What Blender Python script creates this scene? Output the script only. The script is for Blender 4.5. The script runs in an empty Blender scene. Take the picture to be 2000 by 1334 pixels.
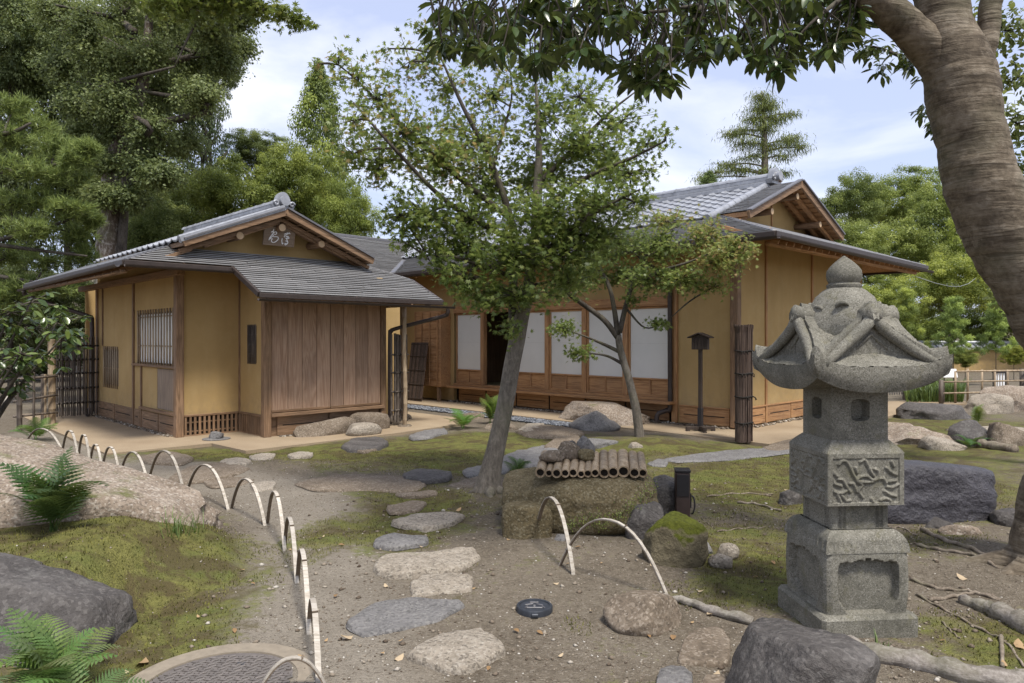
import bpy, math, random
import numpy as np
from mathutils import Vector, Matrix, noise
R = math.radians
sc = bpy.context.scene
C = sc.collection
# ---------------------------------------------------------------- camera, sky, sun, exposure
FPX, HOR, EYE = 1389.0, 660.0, 1.55
cd = bpy.data.cameras.new('camera'); cam = bpy.data.objects.new('camera', cd); C.objects.link(cam)
cam.location = (0, 0, EYE); cam.rotation_euler = (R(90), 0, 0)
cd.sensor_width = 36; cd.lens = 36*FPX/2000; cd.shift_y = -7/2000
cd.clip_start = 0.05; cd.clip_end = 2000
sc.camera = cam
SUN_EL, SUN_AZ = 63, 152        # azimuth clockwise from +Y: behind the camera, to its right
w = bpy.data.worlds.new('World'); sc.world = w; w.use_nodes = True
nt = w.node_tree; nt.nodes.clear()
def wn(t, **k):
    n = nt.nodes.new(t)
    for a, b in k.items(): setattr(n, a, b)
    return n
sky = wn('ShaderNodeTexSky', sky_type='NISHITA', sun_disc=False)
sky.sun_elevation = R(SUN_EL); sky.sun_rotation = R(SUN_AZ); sky.air_density = 1.0; sky.dust_density = 1.2; sky.ozone_density = 1.0
tc = wn('ShaderNodeTexCoord'); mp = wn('ShaderNodeMapping'); mp.inputs['Scale'].default_value = (1.0, 1.0, 2.6)
mp.inputs['Location'].default_value = (3.3, 0.4, 0.2)
nz = wn('ShaderNodeTexNoise'); nz.inputs['Scale'].default_value = 2.1; nz.inputs['Detail'].default_value = 7; nz.inputs['Roughness'].default_value = .55
nz.inputs['Distortion'].default_value = .5
rp = wn('ShaderNodeValToRGB'); rp.color_ramp.elements[0].position = .42; rp.color_ramp.elements[1].position = .70
mx = wn('ShaderNodeMix', data_type='RGBA'); mx.inputs['B'].default_value = (8.6, 8.7, 9.0, 1)
mfl = wn('ShaderNodeMix', data_type='RGBA'); mfl.inputs['Factor'].default_value = .6; mfl.inputs['B'].default_value = (6.0, 6.6, 9.0, 1)
bg = wn('ShaderNodeBackground'); bg.inputs['Strength'].default_value = .086
wo = wn('ShaderNodeOutputWorld')
L = nt.links.new
L(tc.outputs['Generated'], mp.inputs[0]); L(mp.outputs[0], nz.inputs['Vector']); L(nz.outputs[0], rp.inputs[0])
L(sky.outputs[0], mfl.inputs['A']); L(mfl.outputs['Result'], mx.inputs['A']); L(rp.outputs[0], mx.inputs['Factor']); L(mx.outputs['Result'], bg.inputs[0]); L(bg.outputs[0], wo.inputs[0])
sd = bpy.data.lights.new('sun', 'SUN'); sun = bpy.data.objects.new('sun', sd); C.objects.link(sun)
sd.energy = 3.0; sd.angle = R(11); sd.color = (1, .95, .87)
_a = R(SUN_AZ); _d = Vector((math.sin(_a)*math.cos(R(SUN_EL)), math.cos(_a)*math.cos(R(SUN_EL)), math.sin(R(SUN_EL))))
sun.rotation_euler = _d.to_track_quat('Z', 'Y').to_euler(); sun.location = (0, 0, 30)
vs = sc.view_settings; vs.view_transform = 'Standard'; vs.look = 'None'; vs.exposure = 0.76; vs.gamma = 1; vs.use_curve_mapping = False
sc.render.engine = 'CYCLES'
cy = sc.cycles; cy.use_denoising = True; cy.max_bounces = 6; cy.diffuse_bounces = 4; cy.glossy_bounces = 3; cy.transmission_bounces = 4
cy.transparent_max_bounces = 4; cy.caustics_reflective = False; cy.caustics_refractive = False; cy.use_adaptive_sampling = True; cy.adaptive_threshold = .015

# ---------------------------------------------------------------- helpers
def at(px, py, Y): return Vector(((px-1000)/FPX*Y, Y, EYE-(py-HOR)/FPX*Y))
def G(px, py, z=0.0):
    Y = (EYE-z)*FPX/(py-HOR)
    return Vector(((px-1000)/FPX*Y, Y, z))
def link(o, parent=None):
    C.objects.link(o)
    if parent is not None: o.parent = parent
    return o
def tag(o, label=None, cat=None, group=None, kind=None):
    if label: o['label'] = label
    if cat: o['category'] = cat
    if group: o['group'] = group
    if kind: o['kind'] = kind
    return o
def thing(name, label, cat, loc=(0, 0, 0), rz=0, group=None):
    o = bpy.data.objects.new(name, None); o.empty_display_size = .1; link(o)
    o.location = loc; o.rotation_euler = (0, 0, rz)
    return tag(o, label, cat, group)
def cp(o, parent=None, M=None, loc=None):
    c = o.copy(); link(c, parent)
    if M is not None: c.matrix_local = M
    if loc is not None: c.location = loc
    return c
# chamfered unit box template
_T = []; _TF = []
for sx in (-1, 1):
    for sy in (-1, 1):
        for sz in (-1, 1):
            for ax in range(3): _T.append(((sx, sy, sz), ax))
def _idx(s, ax): return ((s[0] > 0)*4+(s[1] > 0)*2+(s[2] > 0))*3+ax
for ax in range(3):
    a, b = [(1, 2), (2, 0), (0, 1)][ax]
    for s in (-1, 1):
        q = []
        for (i, j) in ((-1, -1), (1, -1), (1, 1), (-1, 1)):
            c = [0, 0, 0]; c[ax] = s; c[a] = i; c[b] = j; q.append(_idx(c, ax))
        _TF.append(q if s > 0 else q[::-1])
for ax in range(3):
    a, b = [(1, 2), (2, 0), (0, 1)][ax]
    for i in (-1, 1):
        for j in (-1, 1):
            c0 = [0, 0, 0]; c0[a] = i; c0[b] = j; c1 = list(c0); c0[ax] = -1; c1[ax] = 1
            q = [_idx(c0, a), _idx(c1, a), _idx(c1, b), _idx(c0, b)]
            _TF.append(q if i*j < 0 else q[::-1])
for sx in (-1, 1):
    for sy in (-1, 1):
        for sz in (-1, 1):
            s = (sx, sy, sz); q = [_idx(s, 0), _idx(s, 1), _idx(s, 2)]
            _TF.append(q if sx*sy*sz > 0 else q[::-1])
class MB:
    def __init__(s): s.v = []; s.f = []; s.a = []
    def add(s, vs, fs):
        n = len(s.v); s.v.extend([tuple(p) for p in vs]); s.f.extend([tuple(i+n for i in f) for f in fs]); return s
    def obox(s, c, ex, ey, ez, b=.004):
        c = Vector(c); e = [Vector(ex), Vector(ey), Vector(ez)]; l = [max(x.length, 1e-6) for x in e]
        b = min(b, .4*min(l)); vs = []
        for (sg, ax) in _T:
            p = c.copy()
            for k in range(3): p += e[k]*sg[k]*(1 if k == ax else 1-b/l[k])
            vs.append(p)
        return s.add(vs, _TF)
    def box(s, x0, x1, y0, y1, z0, z1, b=.004):
        return s.obox(((x0+x1)/2, (y0+y1)/2, (z0+z1)/2), ((x1-x0)/2, 0, 0), (0, (y1-y0)/2, 0), (0, 0, (z1-z0)/2), b)
    def bar(s, p, q, w, h, b=.003, up=(0, 0, 1)):
        p = Vector(p); q = Vector(q); d = q-p; y = d.normalized(); x = y.cross(Vector(up))
        x = x.normalized() if x.length > 1e-4 else Vector((1, 0, 0)); z = x.cross(y)
        return s.obox((p+q)/2, x*w/2, d/2, z*h/2, b)
    def slab(s, poly, t, nrm=None):
        """poly: list of 3D points (top face, ccw seen from the normal); extruded by t along -normal (or a given vector)"""
        P = [Vector(p) for p in poly]; n = len(P)
        nv = Vector((0, 0, 0))
        for i in range(n): nv += P[i].cross(P[(i+1) % n])
        nv.normalize()
        d = Vector(nrm) if nrm is not None else -nv*t
        k = len(s.v); s.v.extend([tuple(p) for p in P]); s.v.extend([tuple(p+d) for p in P])
        s.f.append(tuple(range(k, k+n))); s.f.append(tuple(range(k+2*n-1, k+n-1, -1)))
        for i in range(n):
            j = (i+1) % n; s.f.append((k+i, k+n+i, k+n+j, k+j))
        return s
    def tube(s, pts, rad, n=8, cap=True, ell=None):
        P = [Vector(p) for p in pts]; m = len(P)
        if not hasattr(rad, '__len__'): rad = [rad]*m
        k = len(s.v); up = None
        for i in range(m):
            t = (P[min(i+1, m-1)]-P[max(i-1, 0)]).normalized()
            if up is None:
                up = Vector((0, 0, 1)) if abs(t.z) < .9 else Vector((1, 0, 0))
            x = up.cross(t)
            if x.length < 1e-5: x = Vector((1, 0, 0)).cross(t)
            x.normalize(); y = t.cross(x); up = y
            for j in range(n):
                a = 2*math.pi*j/n
                s.v.append(tuple(P[i]+(x*math.cos(a)*(ell or 1)+y*math.sin(a))*rad[i]))
        for i in range(m-1):
            for j in range(n):
                j2 = (j+1) % n; s.f.append((k+i*n+j, k+i*n+j2, k+(i+1)*n+j2, k+(i+1)*n+j))
        if cap:
            s.f.append(tuple(range(k+n-1, k-1, -1))); s.f.append(tuple(range(k+(m-1)*n, k+m*n)))
        return s
    def lathe(s, prof, n=24, c=(0, 0, 0)):
        k = len(s.v); m = len(prof)
        for (r, z) in prof:
            for j in range(n):
                a = 2*math.pi*j/n; s.v.append((c[0]+r*math.cos(a), c[1]+r*math.sin(a), c[2]+z))
        for i in range(m-1):
            for j in range(n):
                j2 = (j+1) % n; s.f.append((k+i*n+j, k+i*n+j2, k+(i+1)*n+j2, k+(i+1)*n+j))
        s.f.append(tuple(range(k+n-1, k-1, -1))); s.f.append(tuple(range(k+(m-1)*n, k+m*n)))
        return s
    def grid(s, fn, nu, nv, flip=False):
        k = len(s.v)
        for i in range(nu+1):
            for j in range(nv+1): s.v.append(tuple(fn(i/nu, j/nv)))
        for i in range(nu):
            for j in range(nv):
                q = (k+i*(nv+1)+j, k+(i+1)*(nv+1)+j, k+(i+1)*(nv+1)+j+1, k+i*(nv+1)+j+1)
                s.f.append(q[::-1] if flip else q)
        return s
    def build(s, name, mat, parent=None, smooth=False, loc=None, sharp=None):
        me = bpy.data.meshes.new(name); me.from_pydata(s.v, [], s.f)
        if smooth: me.polygons.foreach_set('use_smooth', [True]*len(me.polygons))
        if sharp is not None: me.set_sharp_from_angle(angle=R(sharp))
        me.materials.append(mat); me.update()
        o = bpy.data.objects.new(name, me); link(o, parent)
        if loc is not None: o.location = loc
        return o
def npmesh(name, V, F, mat, parent=None, rnd=None, smooth=False):
    """V (n,3), F (m,k) numpy"""
    me = bpy.data.meshes.new(name); n = len(V); m, k = F.shape
    me.vertices.add(n); me.vertices.foreach_set('co', np.ascontiguousarray(V, dtype=np.float32).ravel())
    me.loops.add(m*k); me.loops.foreach_set('vertex_index', np.ascontiguousarray(F, dtype=np.int32).ravel())
    me.polygons.add(m); me.polygons.foreach_set('loop_start', np.arange(0, m*k, k, dtype=np.int32))
    try: me.polygons.foreach_set('loop_total', np.full(m, k, dtype=np.int32))
    except Exception: pass
    if smooth: me.polygons.foreach_set('use_smooth', np.ones(m, dtype=bool))
    if rnd is not None:
        a = me.attributes.new('rnd', 'FLOAT', 'POINT'); a.data.foreach_set('value', np.ascontiguousarray(rnd, dtype=np.float32))
    me.materials.append(mat); me.update(calc_edges=True); me.validate()
    o = bpy.data.objects.new(name, me); link(o, parent); return o
def cr(pts, n=5):
    """Catmull-Rom through tuples of any dimension"""
    P = [np.array(p, float) for p in pts]; out = []
    if len(P) < 3:
        return [tuple(P[0]+(P[-1]-P[0])*t/n) for t in range(n+1)]
    P = [2*P[0]-P[1]]+P+[2*P[-1]-P[-2]]
    for i in range(1, len(P)-2):
        for k in range(n):
            t = k/n; a, b, c, d = P[i-1:i+3]
            out.append(tuple(.5*((2*b)+(-a+c)*t+(2*a-5*b+4*c-d)*t*t+(-a+3*b-3*c+d)*t**3)))
    out.append(tuple(P[-2])); return out

# ---------------------------------------------------------------- materials
class NT:
    def __init__(s, name):
        s.m = bpy.data.materials.new(name); s.m.use_nodes = True; s.t = s.m.node_tree; s.t.nodes.clear()
        s.out = s.t.nodes.new('ShaderNodeOutputMaterial')
    def n(s, t, ins=None, **k):
        n = s.t.nodes.new(t)
        for a, b in k.items(): setattr(n, a, b)
        for a, b in (ins or {}).items():
            if isinstance(b, bpy.types.NodeSocket): s.t.links.new(b, n.inputs[a])
            else: n.inputs[a].default_value = b
        return n
    def ramp(s, fac, stops):
        n = s.n('ShaderNodeValToRGB', {0: fac}); e = n.color_ramp.elements
        while len(e) < len(stops): e.new(.5)
        for i, (p, c) in enumerate(stops):
            e[i].position = p; e[i].color = tuple(c if hasattr(c, "__len__") else (c, c, c))[:3] + (1,)
        return n.outputs[0]
    def mix(s, f, a, b, mode='MIX'):
        n = s.n('ShaderNodeMix', {'Factor': f}, data_type='RGBA', blend_type=mode)
        for k, v in (('A', a), ('B', b)):
            if isinstance(v, bpy.types.NodeSocket): s.t.links.new(v, n.inputs[k])
            else: n.inputs[k].default_value = tuple(v[:3])+(1,)
        return n.outputs['Result']
    def math(s, op, a, b=0.0):
        return s.n('ShaderNodeMath', {0: a, 1: b}, operation=op).outputs[0]
    def coords(s, scale=(1, 1, 1), rnd=True, glob=False):
        if glob: v = s.n('ShaderNodeNewGeometry').outputs['Position']
        else: v = s.n('ShaderNodeTexCoord').outputs['Object']
        if rnd and not glob:
            r = s.n('ShaderNodeObjectInfo').outputs['Random']
            o = s.n('ShaderNodeVectorMath', {0: r, 1: (91.7, 57.3, 33.1)}, operation='MULTIPLY').outputs[0]
            v = s.n('ShaderNodeVectorMath', {0: v, 1: o}, operation='ADD').outputs[0]
        if tuple(scale) != (1, 1, 1):
            v = s.n('ShaderNodeVectorMath', {0: v, 1: scale}, operation='MULTIPLY').outputs[0]
        return v
    def noise(s, v, sc_, det=5, ro=.55, dist=0):
        return s.n('ShaderNodeTexNoise', {'Vector': v, 'Scale': sc_, 'Detail': det, 'Roughness': ro, 'Distortion': dist}).outputs[0]
    def bsdf(s, col, rough=.7, spec=.3, metallic=0, bump=None, bd=.01, bstr=.5, coat=0):
        ins = {'Base Color': col, 'Roughness': rough, 'Specular IOR Level': spec, 'Metallic': metallic, 'Coat Weight': coat}
        if not isinstance(col, bpy.types.NodeSocket): ins['Base Color'] = tuple(col[:3])+(1,)
        b = s.n('ShaderNodeBsdfPrincipled', ins)
        if bump is not None:
            bn = s.n('ShaderNodeBump', {'Height': bump, 'Strength': bstr, 'Distance': bd}); s.t.links.new(bn.outputs[0], b.inputs['Normal'])
        return b.outputs[0]
    def done(s, sh): s.t.links.new(sh, s.out.inputs[0]); return s.m
def wood(name, c0, c1, c2, axis=2, grain=9, rough=.65, spec=.25, fig=1.0, jit=.25):
    t = NT(name); scl = [1, 1, 1]; scl[axis] = .06
    v = t.coords(scl); n1 = t.noise(v, grain*4, 5, .6, .3); n2 = t.noise(v, grain*.8, 3, .5, 1.2)
    n3 = t.noise(v, grain*22, 2, .6)
    wv = t.math('FRACT', t.math('MULTIPLY', n2, 9.0*fig)); wv = t.math('PINGPONG', wv, .5)
    f = t.math('ADD', t.math('MULTIPLY', n1, .5), t.math('MULTIPLY', wv, .7))
    f = t.math('ADD', f, t.math('MULTIPLY', t.math('SUBTRACT', n3, .5), .5))
    r = t.n('ShaderNodeObjectInfo').outputs['Random']
    col = t.ramp(f, [(.15, c0), (.5, c1), (.85, c2)])
    hv = t.n('ShaderNodeHueSaturation', {'Color': col, 'Value': t.math('ADD', 1-jit/2, t.math('MULTIPLY', r, jit))}).outputs[0]
    big = t.noise(t.coords((1, 1, 1)), 1.7, 4, .6)
    hv = t.mix(t.ramp(big, [(.45, 0), (.75, .35)]), hv, (.09, .075, .065))
    return t.done(t.bsdf(hv, rough, spec, bump=f, bd=.004, bstr=.5))
def stone(name, stops, ns=6, rough=.85, spec=.25, speck=None, moss=None, bump=.02, lichen=None, glob=False):
    t = NT(name); v = t.coords(glob=glob); n1 = t.noise(v, ns, 9, .66, .6); n2 = t.noise(v, ns*7, 5, .65); n3 = t.noise(v, ns*.35, 3, .5)
    f = t.math('ADD', t.math('MULTIPLY', n1, .65), t.math('MULTIPLY', n2, .35))
    col = t.ramp(f, stops)
    if speck:
        s_ = t.n('ShaderNodeTexVoronoi', {'Vector': v, 'Scale': speck[0]}).outputs['Color']
        g_ = t.n('ShaderNodeSeparateColor', {0: s_}).outputs[0]
        col = t.mix(t.ramp(g_, [(.0, speck[2]), (.32, 0)]), col, speck[1])
        col = t.mix(t.ramp(g_, [(.72, 0), (1., speck[2])]), col, speck[3])
    if speck and speck[0] > 150: col = t.mix(t.ramp(t.noise(v, 2.6, 6, .7, .8), [(.46, 0), (.66, .6)]), col, (.06, .058, .045))
    if lichen:
        col = t.mix(t.ramp(t.noise(v, ns*2.2, 6, .7), [(.56, 0), (.66, lichen[1])]), col, lichen[0])
    if moss:
        nz_ = t.n('ShaderNodeSeparateXYZ', {0: t.n('ShaderNodeNewGeometry').outputs['Normal']}).outputs[2]
        mm = t.math('ADD', t.math('MULTIPLY', nz_, moss[1]), t.math('SUBTRACT', t.noise(v, ns*.8, 6, .65), moss[2]))
        mm = t.ramp(mm, [(.0, 0), (.16, 1)])
        mc = t.ramp(t.noise(v, 40, 3, .7), [(.3, [c*.45 for c in moss[0]]), (.7, moss[0])])
        col = t.mix(mm, col, mc)
    h = t.math('ADD', t.math('MULTIPLY', f, 1.6), t.math('MULTIPLY', n3, .8))
    return t.done(t.bsdf(col, rough, spec, bump=h, bd=bump, bstr=1.0))
def leafm(name, stops, rough=.42, trans=.35, spec=.35, tint=True, tcol=None):
    t = NT(name); a = t.n('ShaderNodeAttribute', attribute_name='rnd').outputs['Fac']
    col = t.ramp(a, stops)
    if tint: col = t.mix(1.0, col, t.n('ShaderNodeObjectInfo').outputs['Color'], 'MULTIPLY')
    b = t.bsdf(col, rough, spec)
    hs = t.n('ShaderNodeHueSaturation', {'Color': col, 'Saturation': .98, 'Value': 1.6}).outputs[0]
    hs = t.mix(.25, hs, tcol or (.28, .28, .05))
    tr = t.n('ShaderNodeBsdfTranslucent', {'Color': hs}).outputs[0]
    mxs = t.n('ShaderNodeMixShader', {0: trans, 1: b, 2: tr}).outputs[0]
    return t.done(mxs)
def bark(name, c0, c1, c2, ring=False, sc_=8, bd=.02):
    t = NT(name); v = t.coords((1, 1, .35) if not ring else (1, 1, 2.4), rnd=False)
    n1 = t.noise(v, sc_, 7, .65, .6); n2 = t.noise(t.coords(rnd=False), sc_*.4, 4, .5); n3 = t.noise(t.coords(rnd=False) if ring else v, sc_*6, 4, .7)
    f = t.math('ADD', t.math('MULTIPLY', n1, .6), t.math('MULTIPLY', n3, .4))
    col = t.ramp(f, [(.36, c0), (.5, c1), (.62, c2)])
    if ring:
        vs_ = t.coords((.7, .7, 7), rnd=False); rg = t.noise(vs_, 3.4, 3, .5, .7)
        col = t.mix(t.ramp(rg, [(.36, .7), (.44, 0)]), col, c0); f = t.math('ADD', f, t.math('MULTIPLY', rg, 1.2))
    col = t.mix(t.ramp(n2, [(.5, 0), (.66, .55)]), col, (.12, .115, .07)); col = t.mix(t.ramp(t.noise(t.coords(rnd=False), sc_*1.7, 5, .7, .6), [(.56, 0), (.64, .5)]), col, c2)
    return t.done(t.bsdf(col, .85, .2, bump=f, bd=bd, bstr=.9))
def plain(name, col, rough=.6, spec=.3, metallic=0, var=.15, ns=12, bump=0):
    t = NT(name); n1 = t.noise(t.coords(), ns, 6, .6)
    c = t.ramp(n1, [(.3, [x*(1-var) for x in col]), (.7, [min(1, x*(1+var)) for x in col])])
    return t.done(t.bsdf(c, rough, spec, metallic, bump=n1 if bump else None, bd=bump or .01))
def plaster():
    t = NT('ochre_plaster'); v = t.coords(rnd=False); n1 = t.noise(v, 1.3, 5, .6); n2 = t.noise(v, 140, 4, .7); n3 = t.noise(v, 26, 4, .6)
    c = t.ramp(n1, [(.3, (.38, .262, .115)), (.55, (.43, .3, .137)), (.75, (.47, .335, .158))])
    c = t.mix(t.ramp(n2, [(.35, .22), (.6, 0)]), c, (.3, .19, .07))
    z = t.n('ShaderNodeSeparateXYZ', {0: v}).outputs[2]
    st = t.math('MULTIPLY', t.ramp(t.noise(t.coords((1, 1, .12), rnd=False), 5, 4, .6), [(.5, 0), (.75, .22)]), 1.0)
    spl = t.math('MULTIPLY', t.ramp(z, [(.3, .55), (.75, 0)]), t.ramp(t.noise(v, 7, 5, .7), [(.42, 0), (.62, 1)])); c = t.mix(spl, c, (.27, .2, .12))
    c = t.mix(t.ramp(t.noise(v, 3.3, 6, .7, .5), [(.5, 0), (.72, .25)]), c, (.5, .38, .21))
    c = t.mix(st, c, (.26, .18, .09))
    return t.done(t.bsdf(c, .92, .12, bump=t.math('ADD', n2, n3), bd=.003, bstr=.35))
M_pl = plaster()
M_w_old = wood('weathered_cedar', (.13, .077, .042), (.24, .148, .085), (.33, .215, .132), 2)
M_w_oldx = wood('weathered_cedar_flat', (.13, .077, .042), (.24, .148, .085), (.33, .215, .132), 0)
M_w_oldy = wood('weathered_cedar_side', (.13, .077, .042), (.24, .148, .085), (.33, .215, .132), 1)
M_plank = wood('cedar_plank', (.27, .165, .105), (.37, .245, .165), (.46, .325, .23), 2, grain=3.2, fig=2.2, jit=.22)
M_w_new = wood('young_cedar', (.24, .12, .052), (.4, .22, .1), (.49, .29, .14), 2, jit=.15)
M_w_newy = wood('young_cedar_side', (.24, .12, .052), (.4, .22, .1), (.49, .29, .14), 1, jit=.15)
M_w_newx = wood('young_cedar_flat', (.24, .12, .052), (.4, .22, .1), (.49, .29, .14), 0, jit=.15)
M_w_dark = wood('dark_stained_wood', (.03, .022, .018), (.055, .04, .032), (.09, .065, .05), 2)
M_log = plain('pale_log_end', (.5, .36, .22), .7)
M_gapshade = plain('gap_shade_black', (.015, .012, .01), .9)  # near-black paints the shade behind slots, lattices, window and board gaps
M_metal = plain('dark_bronze_gutter', (.045, .033, .028), .5, .4, .1, .2)
M_lead = plain('grey_metal_fascia', (.16, .155, .16), .4, .5, .5, .2)
M_reflseam = plain('reflection_seam', (.5, .49, .45), .6)
M_paper = plain('white_shoji_paper', (.72, .72, .69), .6, .3, 0, .05, 3)
def shingle_mat():
    t = NT('grey_wood_shingle'); v = t.coords(); n1 = t.noise(v, 3, 6, .6); n2 = t.noise(v, 60, 4, .6)
    f = t.math('ADD', t.math('MULTIPLY', n1, .6), t.math('MULTIPLY', n2, .4))
    a = t.n('ShaderNodeAttribute', attribute_name='rnd').outputs['Fac']
    f = t.math('ADD', f, t.math('MULTIPLY', t.math('SUBTRACT', a, .5), .16))
    c = t.ramp(f, [(.25, (.16, .155, .15)), (.5, (.235, .23, .225)), (.75, (.31, .3, .295))])
    return t.done(t.bsdf(c, .36, .6, .2, bump=n2, bd=.002, bstr=.25))
M_sh = shingle_mat()
M_tile = plain('silver_smoked_tile', (.29, .3, .325), .36, .55, .2, .3, 6)
def glassm():
    t = NT('glazed_white_screen'); n1 = t.noise(t.coords(), 1.2, 4, .6)
    c = t.ramp(n1, [(.3, (.58, .575, .53)), (.7, (.65, .64, .595))])
    b = t.n('ShaderNodeBsdfPrincipled', {'Base Color': c, 'Roughness': .55, 'Specular IOR Level': .3, 'Coat Weight': .6, 'Coat Roughness': .03, 'Emission Strength': 0.0})
    return t.done(b.outputs[0])
M_glass = glassm()
M_iron = plain('dark_cast_iron', (.045, .05, .06), .5, .5, .5, .3, 30, .002)
M_black = plain('black_plastic', (.022, .02, .022), .4, .4)
M_brownp = plain('dark_brown_plastic', (.05, .034, .03), .5, .35)
M_white = plain('white_paint', (.78, .78, .78), .5)
M_grey = plain('grey_concrete', (.23, .195, .15), .9, .2, 0, .15, 20, .004)
M_bam = wood('tan_bamboo', (.2, .14, .085), (.38, .29, .19), (.48, .4, .29), 2, grain=6, rough=.5, jit=.5)
M_bamd = wood('dark_aged_bamboo', (.05, .04, .032), (.13, .105, .085), (.24, .2, .165), 2, grain=7, rough=.6, jit=.7)
M_bamin = plain('bamboo_bore_shade', (.02, .016, .012), .9)
M_strip = wood('pale_split_bamboo', (.29, .25, .2), (.45, .41, .35), (.54, .5, .45), 0, grain=9, rough=.6, jit=.35)
M_stripd = wood('shade_and_node_bamboo', (.12, .09, .065), (.18, .14, .1), (.24, .19, .14), 0, grain=6, jit=.3)
M_tie = plain('black_palm_rope', (.02, .017, .014), .95)
M_brush = wood('brushwood_twigs', (.045, .03, .024), (.11, .075, .058), (.17, .12, .09), 2, grain=14, jit=.5)
GREEN = (.11, .13, .022)
M_gran = stone('grey_granite', [(.25, (.1, .094, .074)), (.5, (.178, .168, .138)), (.75, (.25, .237, .197))], 4, .88, .2, speck=(210, (.035, .033, .028), .6, (.33, .315, .275)), lichen=((.13, .12, .07), .45), bump=.006)
M_rock_tan = stone('tan_granite', [(.25, (.11, .085, .058)), (.5, (.24, .19, .145)), (.75, (.36, .31, .255))], 3.5, .88, .2, speck=(70, (.05, .045, .04), .5, (.5, .46, .4)), moss=(GREEN, .32, .86), bump=.03)
M_rock_mossy = stone('mossy_tan_stone', [(.25, (.06, .047, .024)), (.5, (.14, .11, .06)), (.75, (.22, .18, .11))], 4, .9, .15, speck=(80, (.05, .045, .03), .5, (.32, .29, .2)), moss=((.1, .1, .02), .22, .86), bump=.04)
M_rock_grey = stone('grey_slate', [(.25, (.085, .08, .076)), (.5, (.165, .157, .152)), (.75, (.245, .234, .226))], 5, .82, .25, speck=(75, (.04, .04, .038), .5, (.27, .26, .24)), moss=(GREEN, .12, .8), bump=.03)
M_rock_dark = stone('dark_slate', [(.25, (.034, .03, .028)), (.5, (.075, .067, .062)), (.75, (.15, .138, .128))], 3, .72, .32, speck=(60, (.028, .026, .024), .35, (.2, .185, .17)), lichen=((.17, .165, .15), .35), bump=.035)
M_rock_pur = stone('purple_black_rock', [(.25, (.022, .02, .024)), (.5, (.045, .042, .05)), (.75, (.095, .09, .105))], 2.5, .45, .45, bump=.05)
M_rock_pale = stone('pale_tan_flagstone', [(.25, (.16, .135, .1)), (.5, (.29, .25, .2)), (.75, (.4, .36, .3))], 5, .9, .15, speck=(80, (.06, .052, .042), .6, (.42, .38, .32)), moss=(GREEN, .05, .74), bump=.03)
M_rock_brown = stone('brown_field_stone', [(.25, (.075, .058, .04)), (.5, (.155, .122, .09)), (.75, (.235, .195, .15))], 5, .88, .2, speck=(80, (.05, .04, .03), .5, (.36, .31, .25)), moss=(GREEN, .1, .82), bump=.015)
M_moss_rock = stone('moss_covered_stone', [(.25, (.06, .05, .03)), (.5, (.13, .11, .07)), (.75, (.2, .175, .12))], 5, .9, .15, moss=((.09, .1, .015), .75, .72), bump=.03)
M_bark_maple = bark('maple_bark', (.07, .06, .048), (.15, .13, .105), (.23, .2, .165))
M_bark_dark = bark('dark_branch_bark', (.03, .025, .02), (.065, .055, .045), (.11, .095, .08))
M_bark_big = bark('ringed_grey_bark', (.055, .042, .029), (.14, .112, .08), (.22, .185, .14), ring=True, sc_=4, bd=.014)
M_bark_pale = bark('blotched_pale_bark', (.035, .026, .02), (.13, .1, .075), (.42, .4, .37), sc_=2.6)
M_root = bark('grey_root_bark', (.1, .085, .07), (.22, .195, .17), (.33, .3, .27), ring=True, sc_=10, bd=.008)
M_stick = bark('dead_stick_bark', (.09, .07, .05), (.19, .155, .12), (.28, .24, .19), sc_=16, bd=.004)
# ---------------------------------------------------------------- ground
rng = np.random.default_rng(7); random.seed(7)
def sstep(a, b, x):
    t = np.clip((x-a)/(b-a), 0, 1); return t*t*(3-2*t)
def hgt(x, y):
    x = np.asarray(x, float); y = np.asarray(y, float)
    d = np.sqrt(((x+3.95)/2.05)**2+((y-4.55)/1.75)**2)
    z = .30*(1-sstep(.68, 1.03, d+.05*np.sin(5*x+3*y)))
    z = z+.07*np.exp(-(((x-3.4)/.7)**2+((y-4.7)/.8)**2))+.09*np.exp(-(((x-1.95)/.75)**2+((y-10.55)/.6)**2))
    z = z+.04*np.exp(-(((x+.2)/.5)**2+((y-7.1)/.4)**2))
    z = z+.010*np.sin(2.1*x+.7*y)*np.cos(1.7*y-.4*x)+.006*np.sin(5.3*x-2.2*y)+.005*np.sin(4.1*y+6.7*x+1)
    z = z+(.012*np.sin(9.1*x+2*np.sin(7.3*y))*np.sin(8.3*y+1.5*np.sin(6.1*x)))*np.clip(moss_w(x, y)-.3, 0, .8)
    far = sstep(17, 60, np.sqrt(x*x+y*y))
    z = z*(1-far)
    z = z+sstep(26, 110, y)*(.8+11*sstep(2, 45, -x-.25*y)+2.0*sstep(10, 70, x))
    return z
def hz(x, y): return float(hgt(x, y))
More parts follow.
